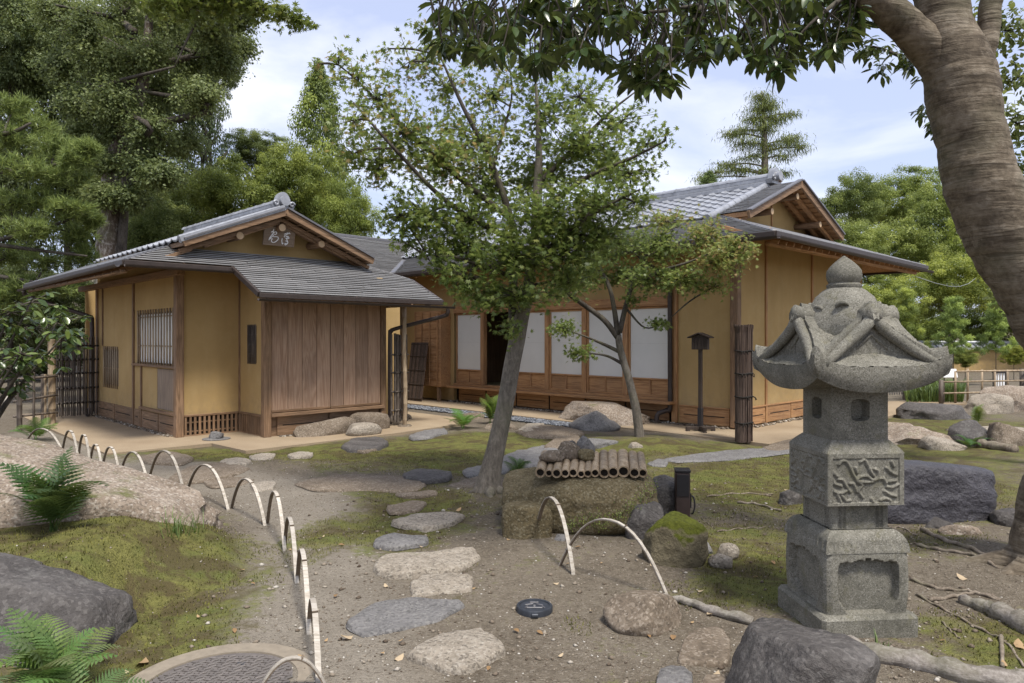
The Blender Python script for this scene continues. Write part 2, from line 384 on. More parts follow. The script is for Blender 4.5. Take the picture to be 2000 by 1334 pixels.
MOSS = [(-2.6, 9.6, 2.6, .75, .85), (-1.0, 10.4, 1.8, .9, .8), (-.9, 6.6, .75, 1.0, .8), (-1.2, 5.6, .6, .6, .75), (-3.9, 4.5, 2.1, 1.9, 1.1), (-2.15, 4.2, .6, 1.2, .5),
        (1.75, 5.2, .6, .9, .7), (2.3, 8.2, 1.3, .9, .75), (4.4, 7.6, 1.8, 1.6, .7), (2.6, 3.5, .6, .5, .8), (.55, 2.95, .35, .25, .9), (1.7, 9.9, 2.0, .8, .85), (-.6, 8.6, 1.6, .7, .6),
        (-4.6, 9.4, 1.0, .5, .6), (5.5, 9.8, 2.4, 1.2, .75), (-1.55, 3.2, .3, .9, .55), (-1.5, 5.2, .25, 1.2, .3), (1.2, 4.3, .4, .3, .3), (-5.8, 7.6, 2.2, 1.5, .5), (.1, 11.2, 1.2, .5, .9), (2.9, 5.4, .7, .5, .45), (7, 12.6, 3, 2, .8), (1.55, 4.55, .45, .5, .5), (2.4, 6.7, .8, .7, .55), (1.5, 7.4, 1.0, .6, .45)]
PATH = [(-.75, 2.6), (-1.05, 3.6), (-1.35, 4.9), (-1.75, 6.2), (-2.6, 7.4), (-4.2, 8.6), (-5.8, 9.7), (-7.5, 11.5)]
def moss_w(x, y):
    m = np.full(np.shape(x), .2)
    for (a, b, ra, rb, w_) in MOSS: m = m+w_*np.exp(-(((x-a)/ra)**2+((y-b)/rb)**2)**1.3)
    return m
def path_w(x, y):
    d = np.full(np.shape(x), 9.)
    for (a, b) in zip(PATH[:-1], PATH[1:]):
        ax, ay = a; bx, by = b; l2 = (bx-ax)**2+(by-ay)**2
        t = np.clip(((x-ax)*(bx-ax)+(y-ay)*(by-ay))/l2, 0, 1)
        d = np.minimum(d, np.hypot(x-ax-t*(bx-ax), y-ay-t*(by-ay)))
    return 1-sstep(.25, .75, d)
xs = np.concatenate([-np.geomspace(300, 8.6, 26), np.arange(-8.5, 6.6, .065), np.geomspace(6.7, 300, 26)])
ys = np.concatenate([np.array([-300, -60, -12, -3, 0, 1, 1.6]), np.arange(2, 13, .065), np.geomspace(13.1, 600, 44)])
X, Y = np.meshgrid(xs, ys, indexing='ij'); Z = hgt(X, Y)
nx, ny = X.shape; ii = np.arange(nx*ny).reshape(nx, ny)
F = np.stack([ii[:-1, :-1].ravel(), ii[1:, :-1].ravel(), ii[1:, 1:].ravel(), ii[:-1, 1:].ravel()], 1)
def ground_mat():
    t = NT('soil_and_moss'); v = t.coords(rnd=False)
    m = t.n('ShaderNodeAttribute', attribute_name='moss').outputs['Fac']; p = t.n('ShaderNodeAttribute', attribute_name='path').outputs['Fac']
    n1 = t.noise(v, 1.6, 8, .65, .3); n2 = t.noise(v, 14, 6, .7); n3 = t.noise(v, 90, 4, .7); n4 = t.noise(v, 320, 2, .7)
    soil = t.ramp(t.math('ADD', t.math('MULTIPLY', n1, .5), t.math('MULTIPLY', n2, .5)), [(.3, (.078, .063, .046)), (.5, (.155, .13, .098)), (.7, (.225, .193, .152))])
    pth = t.ramp(n1, [(.3, (.185, .16, .127)), (.7, (.26, .23, .187))])
    c = t.mix(p, soil, pth)
    vo = t.n('ShaderNodeTexVoronoi', {'Vector': v, 'Scale': 95.0}); g = t.n('ShaderNodeSeparateColor', {0: vo.outputs['Color']}).outputs[0]
    c = t.mix(t.ramp(g, [(.0, .55), (.25, 0)]), c, (.07, .055, .04)); c = t.mix(t.ramp(g, [(.8, 0), (1, .4)]), c, (.34, .3, .245))
    c = t.mix(t.ramp(n4, [(.35, .3), (.5, 0)]), c, (.07, .054, .04))
    mf = t.math('ADD', m, t.math('MULTIPLY', t.math('SUBTRACT', n1, .5), 2.0)); mf = t.math('ADD', mf, t.math('MULTIPLY', t.math('SUBTRACT', n2, .5), 1.5))
    mf = t.math('SUBTRACT', mf, t.math('MULTIPLY', p, .45))
    mask = t.ramp(mf, [(.40, 0), (.62, .55), (.95, .9)])
    mos = t.ramp(t.math('ADD', t.math('MULTIPLY', n3, .55), t.math('MULTIPLY', n2, .45)), [(.3, (.036, .034, .011)), (.48, (.115, .113, .03)), (.66, (.22, .21, .06))])
    mos = t.mix(t.ramp(n1, [(.45, 0), (.62, .55)]), mos, (.08, .11, .02)); mos = t.mix(t.ramp(t.noise(v, 3.1, 7, .7, .8), [(.45, 0), (.57, .8)]), mos, (.065, .047, .022))
    c = t.mix(mask, c, mos)
    h = t.math('ADD', t.math('MULTIPLY', n3, .5), t.math('ADD', t.math('MULTIPLY', n2, 1.0), t.math('MULTIPLY', vo.outputs['Distance'], -.5)))
    return t.done(t.bsdf(c, .95, .12, bump=h, bd=.02, bstr=.8))
ground = npmesh('ground', np.stack([X.ravel(), Y.ravel(), Z.ravel()], 1), F, ground_mat(), smooth=True)
tag(ground, 'brown garden soil with moss patches and a beaten tan path', None, None, 'structure')
a_ = ground.data.attributes.new('moss', 'FLOAT', 'POINT'); a_.data.foreach_set('value', moss_w(X, Y).ravel().astype(np.float32))
a_ = ground.data.attributes.new('path', 'FLOAT', 'POINT'); a_.data.foreach_set('value', path_w(X, Y).ravel().astype(np.float32))

# ---------------------------------------------------------------- building frames
TH = math.atan2(.700, .714)
A0 = Vector((-5.09, 10.87, 0)); B0 = Vector((3.72, 11.83, 0))
MA = Matrix.Translation(A0) @ Matrix.Rotation(TH, 4, 'Z'); MBm = Matrix.Translation(B0) @ Matrix.Rotation(TH, 4, 'Z')
def apron_mat():
    t = NT('tan_rammed_earth'); v = t.coords(rnd=False); n1 = t.noise(v, 1.1, 6, .6); n2 = t.noise(v, 60, 4, .7)
    c = t.ramp(n1, [(.3, (.27, .205, .135)), (.7, (.36, .285, .195))]); c = t.mix(t.ramp(n2, [(.35, .4), (.55, 0)]), c, (.17, .13, .09))
    return t.done(t.bsdf(c, .95, .1, bump=n2, bd=.004))
M_ap = apron_mat()
def sheet(name, poly, M, z, mat, label, t=.05, kind='structure'):
    b = MB().slab([(M @ Vector((p, q, 0)))+Vector((0, 0, z)) for p, q in poly], t)
    return tag(b.build(name, mat), label, None, None, kind)
sheet('apron', [(-1.25, -.95), (.1, -1.0), (.16, -2.0), (2.6, -1.95), (4.3, -1.72), (4.75, -.9), (4.75, .62), (0, .62), (0, 5.6), (-1.1, 5.6)], MA, .035, M_ap, 'smooth tan rammed earth apron round the small plank fronted house')
sheet('apron', [(-1.18, -1.15), (1, -1.12), (6.9, -1.1), (8.4, -1.5), (9.2, -.9), (7, .2), (-.02, .2), (-.02, 9.2), (-1.05, 9.2), (-1.12, 4)], MBm, .032, M_ap, 'smooth tan rammed earth apron round the large house')
M_blue = stone('blue_grey_gravel', [(.25, (.06, .065, .075)), (.5, (.13, .14, .155)), (.75, (.22, .23, .25))], 30, .8, .3, bump=.02)
M_peb = stone('mixed_pebble', [(.25, (.1, .085, .065)), (.5, (.2, .175, .14)), (.75, (.34, .31, .27))], 8, .85, .25)
def scatter_stones(name, pts, smin, smax, mat, label, parent=None, kind='stuff', flat=.6):
    base = np.array([(-1, 0, 0), (1, 0, 0), (0, -1, 0), (0, 1, 0), (0, 0, -1), (0, 0, 1), (.6, .6, .5), (-.6, -.6, .5)], float)
    fc = np.array([(5, 1, 6), (6, 3, 5), (1, 3, 6), (5, 3, 0), (5, 0, 7), (7, 2, 5), (0, 2, 7), (5, 2, 1), (4, 3, 1), (4, 0, 3), (4, 2, 0), (4, 1, 2)])
    n = len(pts); s = rng.uniform(smin, smax, n)**1.0; a = rng.uniform(0, 6.28, n)
    V = base[None]*(1+rng.normal(0, .16, (n, 8, 3))); V = V*np.stack([s, s*rng.uniform(.6, 1, n), s*flat], 1)[:, None, :]
    ca, sa = np.cos(a), np.sin(a); x = V[..., 0]*ca[:, None]-V[..., 1]*sa[:, None]; y = V[..., 0]*sa[:, None]+V[..., 1]*ca[:, None]
    V = np.stack([x, y, V[..., 2]], 2)+np.asarray(pts)[:, None, :]
    Fa = (fc[None]+8*np.arange(n)[:, None, None]).reshape(-1, 3)
    o = npmesh(name, V.reshape(-1, 3), Fa, mat, parent, rnd=np.repeat(rng.random(n), 8))
    return tag(o, label, None, None, kind)
def stone_rnd(name, stops):
    t = NT(name); a = t.n('ShaderNodeAttribute', attribute_name='rnd').outputs['Fac']
    return t.done(t.bsdf(t.ramp(a, stops), .85, .25))
M_grav = stone_rnd('grey_gravel_chip', [(0, (.05, .055, .065)), (.5, (.13, .14, .16)), (1, (.26, .27, .29))])
M_chip = stone_rnd('soil_chip', [(0, (.07, .05, .035)), (.45, (.17, .135, .1)), (.8, (.27, .23, .18)), (1, (.46, .43, .38))])
bed = [(-1.62, 1.9), (-1.24, 2.0), (-1.16, 6.5), (-1.12, 9.0), (-1.75, 9.0), (-1.6, 6)]
sheet('gravel_bed', bed, MBm, .016, M_blue, 'blue grey gravel drip strip before the large house', .03)
pp = []
for _ in range(3800):
    q = random.uniform(2.0, 9.0); p = random.uniform(-1.68, -1.2); v_ = MBm @ Vector((p, q, 0)); pp.append((v_.x, v_.y, .022))
scatter_stones('gravel', pp, .012, .03, M_grav, 'loose blue grey gravel chips in the drip strip')
pp = []
for _ in range(1100):
    if random.random() < .72: p, q = random.uniform(-.16, -.03), random.uniform(.1, 7.4)
    else: p, q = random.uniform(.2, 5.9), random.uniform(-.16, -.03)
    v_ = MBm @ Vector((p, q, 0)); pp.append((v_.x, v_.y, .04))
scatter_stones('edging_pebbles', pp, .02, .045, M_chip, 'row of grey pebbles along the foot of the large house')
pp = []
for _ in range(900):
    if random.random() < .5: p, q = random.uniform(-.14, -.03), random.uniform(.1, 4.4)
    else: p, q = random.uniform(1.1, 3.0), random.uniform(-1.1, -1.0)
    v_ = MA @ Vector((p, q, 0)); pp.append((v_.x, v_.y, .038))
scatter_stones('edging_pebbles', pp, .01, .03, M_chip, 'row of small grey pebbles along the foot of the small plank fronted house')

# ---------------------------------------------------------------- roof pieces
def shingles(roof, org, along, up, ncourse, expo, rng_fn, wid=.3, name='shingle_course', th=.036):
    """rows of overlapping plates; every course one mesh with its own plates"""
    org = Vector(org); al = Vector(along).normalized(); u_ = Vector(up).normalized(); n_ = al.cross(u_)
    if n_.z < 0: n_ = -n_
    for k in range(ncourse):
        d0 = k*expo-.006; d1 = (k+1)*expo+.03; V = []; Fc = []; rn = []
        for (a0, a1) in rng_fn((k+.3)*expo):
            if a1-a0 < .02: continue
            a = a0-random.uniform(0, wid)
            while a < a1:
                w_ = wid*random.uniform(.75, 1.3); s0 = max(a, a0); s1 = min(a+w_-.004, a1); a += w_
                if s1-s0 < .01: continue
                j = random.uniform(-.004, .004); tt = th+random.uniform(-.002, .003); e = random.uniform(-.003, .003)
                b = len(V)
                for (aa, dd, hh) in ((s0, d0+j, tt), (s1, d0+j, tt+e), (s1, d1, .002), (s0, d1, .002), (s0, d0+j, tt-.014), (s1, d0+j, tt-.014)):
                    V.append(org+al*aa+u_*dd+n_*hh)
                q = [(0, 1, 2, 3), (4, 5, 1, 0)]
                Fc += [tuple(b+i for i in f_) for f_ in q]; rn += [random.random()]*6
        if not V: continue
        o = npmesh(name, np.array([tuple(v_) for v_ in V]), np.array(Fc), M_sh, roof, rnd=np.array(rn))
def gutter(p0, p1, r, parent, name='gutter', mat=None):
    p0 = Vector(p0); p1 = Vector(p1); d = (p1-p0).normalized(); x = d.cross(Vector((0, 0, 1))).normalized(); b = MB(); n = 9
    for k, rr in ((0, r), (1, r*.86)):
        for P in (p0, p1):
            for j in range(n):
                a = math.pi+math.pi*j/(n-1); b.v.append(tuple(P+x*math.cos(a)*rr+Vector((0, 0, 1))*math.sin(a)*rr))
    for j in range(n-1):
        b.f.append((j, j+1, n+j+1, n+j)); b.f.append((2*n+j+1, 2*n+j, 3*n+j, 3*n+j+1))
        for s_ in (0, n): b.f.append((s_+j, s_+j+1, 2*n+s_+j+1, 2*n+s_+j))
    b.f.append((0, n, 3*n, 2*n)); b.f.append((n-1, 2*n-1, 4*n-1, 3*n-1))
    return b.build(name, mat or M_metal, parent, smooth=True, sharp=40)
def tile_mesh(w_=.265, ln=.28):
    b = MB(); n = 9; hs = []
    for i in range(n):
        x = w_*i/(n-1); h = -.016*math.sin(math.pi*x/.19) if x < .19 else .026*math.sin(math.pi*(x-.19)/(w_-.19))
        hs.append((x, h))
    rows = ((0, .034), (ln, .006))
    for (y, z0) in rows:
        for (x, h) in hs: b.v.append((x, y, z0+h+.016))
    for (x, h) in hs: b.v.append((x, 0, .034+h-.008))
    for i in range(n-1):
        b.f.append((i, i+1, n+i+1, n+i)); b.f.append((2*n+i, 2*n+i+1, i+1, i))
    return b
def wallp(name, parent, axis, pos, thick, a0, a1, z0, z1, holes=(), mat=None):
    As = sorted({a0, a1} | {h[0] for h in holes} | {h[1] for h in holes}); Zs = sorted({z0, z1} | {h[2] for h in holes} | {h[3] for h in holes})
    b = MB()
    for i in range(len(As)-1):
        for j in range(len(Zs)-1):
            ca, cz = (As[i]+As[i+1])/2, (Zs[j]+Zs[j+1])/2
            if any(h[0] < ca < h[1] and h[2] < cz < h[3] for h in holes): continue
            if axis == 'p': lo, hi = sorted((pos, pos+thick)); vs = [(x, y, z) for x in (lo, hi) for y in (As[i], As[i+1]) for z in (Zs[j], Zs[j+1])]
            else: lo, hi = sorted((pos, pos+thick)); vs = [(x, y, z) for x in (As[i], As[i+1]) for y in (lo, hi) for z in (Zs[j], Zs[j+1])]
            b.add(vs, [(0, 1, 3, 2), (4, 6, 7, 5), (0, 4, 5, 1), (2, 3, 7, 6), (0, 2, 6, 4), (1, 5, 7, 3)])
    return b.build(name, mat or M_pl, parent)
def bx(name, parent, mat, x0, x1, y0, y1, z0, z1, b=.004): return MB().box(x0, x1, y0, y1, z0, z1, b).build(name, mat, parent)
def vent_boards(parent, axis, pos, out, segs, z0, z1, mat=None, matb=None):
    """base boards with a dark slot each; axis 'p': plane p=pos, runs along q; out = outward sign"""
    for (a0, a1) in segs:
        t0, t1 = sorted((pos, pos+out*.02)); s0, s1 = sorted((pos+out*.016, pos+out*.0235)); zm = (z0+z1)/2+.01
        if axis == 'p':
            o = bx('vent_board', parent, mat or M_w_oldy, t0, t1, a0+.004, a1-.004, z0, z1); bx('vent_slot_shade', o, M_gapshade, s0, s1, a0+.09, a1-.09, zm-.007, zm+.007, .001)
        else:
            o = bx('vent_board', parent, mat or M_w_oldx, a0+.004, a1-.004, t0, t1, z0, z1); bx('vent_slot_shade', o, M_gapshade, a0+.09, a1-.09, s0, s1, zm-.007, zm+.007, .001)
def poly_z(poly, fz): return [(p, q, fz(p, q)) for p, q in poly]

# ---------------------------------------------------------------- small tea house (A)
A = thing('tea_house', 'small ochre plaster tea house with plank front and name plaque in its gable', 'house', A0, TH)
PR, ZR, SL = 1.415, 3.56, .404
zside = lambda p, q=0: ZR-SL*abs(p-PR)
zfront = lambda p, q: 2.6+.467*(q+.75)
T_ = .055
rf = MB()
rf.slab(poly_z([(-.96, -.75), (.52, -.75), (.52, -1.65), (3.79, -1.65), (3.79, -.75), (3.04, -.1), (-.2, -.1)], zfront), T_, (0, 0, -T_))
rf.slab(poly_z([(-.96, -.75), (-.2, -.1), (-.15, -.04), (-.15, 5.65), (-.96, 5.65)], lambda p, q: zside(p)), T_, (0, 0, -T_))
rf.slab(poly_z([(3.0, -.07), (3.79, -.75), (3.79, 5.65), (3.0, 5.65)], lambda p, q: zside(p)), T_, (0, 0, -T_))
A_roof = rf.build('roof', M_w_oldx, A)
gr_ = MB()
gr_.slab(poly_z([(-.17, -.64), (PR, -.64), (PR, 4.0), (-.17, 4.0)], lambda p, q: zside(p)+.035), .07, (0, 0, -.07))
gr_.slab(poly_z([(PR, -.64), (3.06, -.64), (3.06, 4.0), (PR, 4.0)], lambda p, q: zside(p)+.035), .07, (0, 0, -.07))
A_gr = gr_.build('gable_roof', M_w_oldx, A)
# front skirt shingles
cf = 1/math.hypot(1, .467)
def fr_rng(d):
    q = -1.65+d*cf
    if q > -.1: return []
    if q < -.75: return [(.52, 3.79)]
    t = (q+.75)/.65; return [(-.96+.76*t, 3.79-.75*t)]
shingles(A_roof, (0, -1.65, zfront(0, -1.65)+.002), (1, 0, 0), (0, 1, .467), 20, .086, fr_rng, .9)
cs = 1/math.hypot(1, SL)
shingles(A_roof, (-.96, 0, zside(-.96)+.002), (0, 1, 0), (1, 0, SL), 11, .086, lambda d: [(-.75+min(d*cs, .76)*.855, 5.65)], .9)
# verge / eave trims
def trim(parent, pts, w_, h_, mat, name='fascia'):
    for a, b in zip(pts[:-1], pts[1:]): MB().bar(a, b, w_, h_, .006).build(name, mat, parent)
F3 = lambda p, q, dz=0: (p, q, zfront(p, q)+dz); S3 = lambda p, q, dz=0: (p, q, zside(p)+dz)
trim(A_roof, [F3(-.985, -.775, -.015), F3(.52, -.775, -.015)], .045, .07, M_metal); trim(A_roof, [F3(.50, -1.675, -.015), F3(3.81, -1.675, -.015)], .045, .07, M_metal)
trim(A_roof, [F3(.50, -.74, -.01), F3(.50, -1.66, -.01)], .04, .08, M_metal); trim(A_roof, [F3(3.81, -1.66, -.01), F3(3.81, -.76, -.01)], .04, .08, M_metal)
trim(A_roof, [S3(-.985, -.76, -.015), S3(-.985, 5.65, -.015)], .045, .07, M_metal); trim(A_roof, [S3(3.81, -.75, -.03), S3(3.81, 5.65, -.03)], .05, .1, M_metal)
trim(A_roof, [F3(-.96, -.75, .018), F3(-.2, -.1, .018)], .06, .02, M_lead, 'hip_cap'); trim(A_roof, [F3(3.79, -.75, .018), F3(3.04, -.1, .018)], .06, .02, M_lead, 'hip_cap')
gutter((.45, -1.75, 2.105), (4.0, -1.75, 2.095), .038, A_roof); gutter((-1.06, -.75, 2.545), (-1.06, 5.75, 2.51), .038, A_roof); gutter((-1.0, -.85, 2.545), (.5, -.85, 2.545), .036, A_roof)
# gable verge boards, tiles
for s_, p1 in ((-1, -.17), (1, 3.06)):
    MB().bar((PR, -.655, zside(PR)-.0), (p1, -.655, zside(p1)-.0), .045, .1).build('barge_board', M_w_oldx, A_gr)
    MB().bar((PR+s_*.03, -.66, zside(PR)+.066), (p1, -.66, zside(p1)+.066), .09, .03).build('verge_trim', M_lead, A_gr)
    MB().bar((PR, -.5, zside(PR)-.1), (p1, -.5, zside(p1)-.1), .05, .06).build('gable_rafter', M_w_oldx, A_gr)
    MB().bar((PR, -.3, zside(PR)-.1), (p1, -.3, zside(p1)-.1), .05, .06).build('gable_rafter', M_w_oldx, A_gr)
    for k in range(9):
        t = (k+.5)/9; p = PR+(p1-PR)*t
        MB().box(p-.012, p+.012, -.64, -.1, zside(p)-.06, zside(p)-.037).build('batten', M_w_oldy, A_gr)
tb = tile_mesh()
t0 = tb.build('roof_tile', M_tile, A_gr, smooth=True, sharp=45)
def tile_mat(p, q, z, sl):
    c, s_ = 1/math.hypot(1, sl), sl/math.hypot(1, sl)
    m = Matrix(((0, c, -s_, p), (-1, 0, 0, q), (0, s_, c, z), (0, 0, 0, 1))); return m
first = True
for r_ in range(7):
    p = -.2+r_*.235*cs
    for k in range(17):
        q = -.36+k*.262; m = tile_mat(p, q, zside(p)+.04, SL)
        if first: t0.matrix_local = m; first = False
        else: cp(t0, A_gr, m)
MB().bar((PR-.02, -.648, zside(PR)+.075), (-.22, -.648, zside(-.22)+.075), .07, .085).build('verge_skirt', M_tile, A_gr)
# rounded verge tiles on the left slope
vt = MB().tube([(0, 0, 0), (0, .27, 0)], .062, 10); v0 = vt.build('verge_tile', M_tile, A_gr, smooth=True, sharp=50)
for k in range(7):
    p = -.2+k*.235*cs; m = tile_mat(p, -.585, zside(p)+.075, SL)
    if k == 0: v0.matrix_local = m
    else: cp(v0, A_gr, m)
def ridge(parent, p, q0, q1, z, w_, seg=.3, h=.1):
    MB().box(p-w_*.75, p+w_*.75, q0, q1, z, z+h*.45, .01).build('ridge_course', M_tile, parent)
    MB().box(p-w_*.6, p+w_*.6, q0+.01, q1-.01, z+h*.46, z+h*.9, .01).build('ridge_course', M_tile, parent)
    b = MB(); n = 9
    for (y, rr) in ((0, 1.0), (seg*.9, 1.0), (seg*.9, 1.1), (seg, 1.1)):
        for j in range(n):
            a = math.pi*j/(n-1); b.v.append((math.cos(a)*w_*.62*rr, y, math.sin(a)*w_*.62*rr))
    for i in range(3):
        for j in range(n-1): b.f.append((i*n+j, (i+1)*n+j, (i+1)*n+j+1, i*n+j+1))
    o = None; k = 0; q = q0
    while q < q1-.05:
        if o is None: o = b.build('ridge_tile', M_tile, parent, smooth=True, sharp=50); o.location = (p, q, z+h*.88)
        else: cp(o, parent, loc=(p, q, z+h*.88))
        q += seg
def ridge_end(parent, p, q, z, s_):
    """scrolled end tile: shouldered plate, round boss and curl"""
    b = MB(); out = []
    for k in range(13):
        a = math.pi*k/12; out.append((math.cos(a)*.13*s_, math.sin(a)*.2*s_))
    prof = [(.17*s_, -.1*s_), (.2*s_, -.02*s_)]+out+[(-.2*s_, -.02*s_), (-.17*s_, -.1*s_)]
    b.slab([(p+x, q-.05*s_, z+y) for x, y in prof], 0, (0, .11*s_, 0))
    o = b.build('ridge_end_tile', M_tile, parent, smooth=True, sharp=40)
    c = MB()
    c.tube([(p, q-.13*s_, z+.04*s_), (p, q-.04*s_, z+.04*s_)], .085*s_, 16); c.build('round_boss', M_tile, o, smooth=True, sharp=50)
    for sg in (-1, 1):
        sp = [(p+sg*(.14*s_+.05*s_*math.cos(t)*(1-t/9)), q-.07*s_, z-.01*s_+.05*s_*math.sin(t)*(1-t/9)) for t in [i*.5 for i in range(14)]]
        MB().tube(sp, [.022*s_]*14, 6).build('scroll', M_tile, o, smooth=True)
ridge(A_gr, PR, -.5, 3.6, ZR+.05, .1, .3, .15); ridge_end(A_gr, PR, -.53, ZR+.15, .95)
# gable wall, purlins, plaque
def gable_wall(parent, q, zb, zt, p0, p1, pk, t=.08):
    return MB().slab([(p0, q, zb), (p1, q, zb), (pk, q, zt)], 0, (0, t, 0)).build('gable_wall', M_pl, parent)
gable_wall(A, -.1, 2.86, 3.53, -.2, 3.03, PR)
def purlin(parent, p, q0, q1, z, r_):
    o = MB().tube([(p, q0, z), (p, q1, z)], r_, 14).build('purlin', M_w_oldy, parent, smooth=True, sharp=60)
    MB().tube([(p, q0-.004, z), (p, q0+.002, z)], r_*.93, 14).build('log_end', M_log, o, smooth=True, sharp=60)
for p, z in ((PR, 3.33), (.72, 3.13), (2.12, 3.13)): purlin(A, p, -.53, -.1, z, .062)
MB().bar((PR-.02, -.44, 3.42), (.2, -.44, 2.93), .06, .06).build('gable_log', M_w_oldx, A); MB().bar((PR+.02, -.44, 3.42), (2.66, -.44, 2.93), .06, .06).build('gable_log', M_w_oldx, A)
# plaque with two brush-written characters
pq = thing('name_plaque', 'brown wooden plaque with two white brushed characters in the gable of the small house', 'plaque', MA @ Vector((1.43, -.36, 3.05)), TH)
TL = R(12); ct, st_ = math.cos(TL), math.sin(TL)
def PQ(x, y, o=0): return (x, -y*st_-o*ct, y*ct-o*st_)   # leans out at the top
MB().obox(PQ(0, .155, 0), (.27, 0, 0), Vector(PQ(0, .155, 0)), Vector(PQ(0, 0, .014)), .006).build('board', wood('plaque_board', (.13, .09, .06), (.19, .14, .1), (.24, .18, .13), 0), pq)
STK = [[(420, 620), (425, 660), (375, 700)], [(375, 690), (430, 690), (405, 745), (350, 830), (335, 895)], [(430, 720), (450, 690), (500, 685), (505, 720), (470, 745), (440, 735)], [(410, 750), (430, 775), (385, 820), (360, 860)],
       [(385, 855), (410, 860), (425, 850)], [(400, 870), (395, 905), (430, 935), (480, 925), (535, 880), (560, 830), (540, 795), (490, 795), (430, 800)],
       [(690, 715), (770, 690), (845, 690)], [(765, 665), (765, 715)], [(815, 660), (790, 700)], [(765, 715), (700, 760), (715, 785)], [(735, 770), (790, 760), (820, 800), (760, 815), (740, 800)], [(780, 770), (770, 830), (795, 880), (810, 900)],
       [(655, 815), (650, 880), (670, 950), (690, 920)], [(740, 870), (790, 880), (800, 920), (745, 965), (735, 930), (770, 925)]]
sb = MB()
for s_ in STK:
    pts = []
    for (x, y) in cr(s_, 4) if len(s_) > 2 else s_:
        pts.append(PQ((x-590)/365*.255, .31-(y-560)/450*.31, .02))
    sb.tube(pts, [.0075]*len(pts), 6)
sb.build('brushed_lettering', M_white, pq, smooth=True)
# walls
HW = 2.72
wallp('wall', A, 'p', 0, .1, .06, 4.4, .04, 2.92, [(.16, 1.97, 1.12, 1.97), (3.02, 3.98, .66, 1.34), (.16, .97, .4, 1.06)])
wallp('wall', A, 'q', 0, .1, .05, .944, .34, 2.87)
wallp('wall', A, 'p', .944, .1, -.9, 0, .34, 2.55, [(-.62, -.3, 1.16, 1.74)])
wallp('wall_top', A, 'p', .944, .1, -.55, 0, 2.55, 2.62); wallp('wall_top', A, 'p', .944, .1, -.28, 0, 2.62, 2.75); wallp('wall', A, 'q', -.9, .1, 3.04, 3.12, .04, 2.4); wallp('wall', A, 'p', 3.02, .1, -.85, 5.2, .04, 2.6); wallp('wall', A, 'q', 5.2, .1, 0, 3.1, .04, 2.6); wallp('wall', A, 'p', .3, .1, 4.4, 5.2, .04, 2.6)
wallp('wall', A, 'q', .5, .1, 3.12, 4.55, .04, 2.5)
bx('soffit_beam', A, M_w_oldy, -.1, .02, -.2, 5.4, 2.5, 2.6); bx('soffit_beam', A, M_w_oldx, .9, 3.7, -.98, -.88, 2.2, 2.32); bx('soffit_beam', A, M_w_oldx, -.3, .95, -.1, -.01, 2.66, 2.77)
bx('corner_post', A, M_w_old, -.065, .055, -.065, .06, .03, 2.62, .01); bx('corner_post', A, M_w_old, .89, 1.01, -1.0, -.88, .03, 2.4, .01); bx('post', A, M_w_old, .925, .965, -.03, .02, .03, 2.6)
bx('post', A, M_w_old, -.03, .02, 2.1, 2.17, .03, 2.6); bx('post', A, M_w_old, -.03, .02, 4.32, 4.42, .03, 2.6); bx('post', A, M_w_old, -.025, .02, 1.7, 1.75, .03, 1.1); bx('post', A, M_w_old, -.025, .02, 3.98, 4.01, 1.4, 2.55)
bx('post', A, M_w_old, 3.0, 3.1, -1.0, -.9, .03, 2.3, .008)
bx('window_sill', A, M_w_oldy, -.06, .02, .06, 2.1, 1.075, 1.115); bx('door_sill', A, M_w_oldy, -.06, .02, .06, 1.72, .35, .392)
def barred_window(q0, q1, z0, z1, n, hz_, mat_back, mat_bar, over=.05):
    wd = thing_part = MB().box(.035, .05, q0, q1, z0, z1, .002).build('window', mat_back, A)
    for k in range(n):
        q = q0+(q1-q0)*(k+.5)/n
        MB().tube([(-.012, q, z0-over), (-.012, q, z1+over)], .0125, 7).build('window_bar', mat_bar, wd, smooth=True)
    for z in hz_: MB().tube([(.004, q0, z), (.004, q1, z)], .01, 7).build('window_rail', mat_bar, wd, smooth=True)
    for (a, b, c_, d) in ((q0-.0, q0+.025, z0, z1), (q1-.025, q1, z0, z1)): bx('window_frame', wd, M_w_old, .0, .034, a, b, c_, d)
    for (c_, d) in ((z0, z0+.025), (z1-.025, z1)): bx('window_frame', wd, M_w_oldy, .0, .034, q0+.026, q1-.026, c_, d)
barred_window(.16, 1.97, 1.12, 1.97, 14, (1.42, 1.9), M_paper, M_bam); barred_window(3.02, 3.98, .66, 1.34, 8, (.98,), M_grey, M_bam)
o = bx('crawl_door', A, wood('grey_door_board', (.17, .125, .09), (.25, .19, .14), (.32, .26, .2), 2, grain=5), .0, .03, .17, .96, .405, 1.055)
vent_boards(A, 'p', 0, -1, [(.1, .85), (.88, 1.68), (1.78, 2.08), (2.2, 3.2), (3.23, 4.3)], .04, .325)
sw = bx('window', A, M_gapshade, .96, .985, -.62, -.3, 1.16, 1.74, .001)
for k in range(7): MB().tube([(.938, -.6+.047*k, 1.14), (.938, -.6+.047*k, 1.76)], .009, 6).build('window_bar', M_bamd, sw, smooth=True)
for z in (1.3, 1.45, 1.6): MB().tube([(.946, -.62, z), (.946, -.3, z)], .007, 6).build('window_rail', M_bamd, sw, smooth=True)
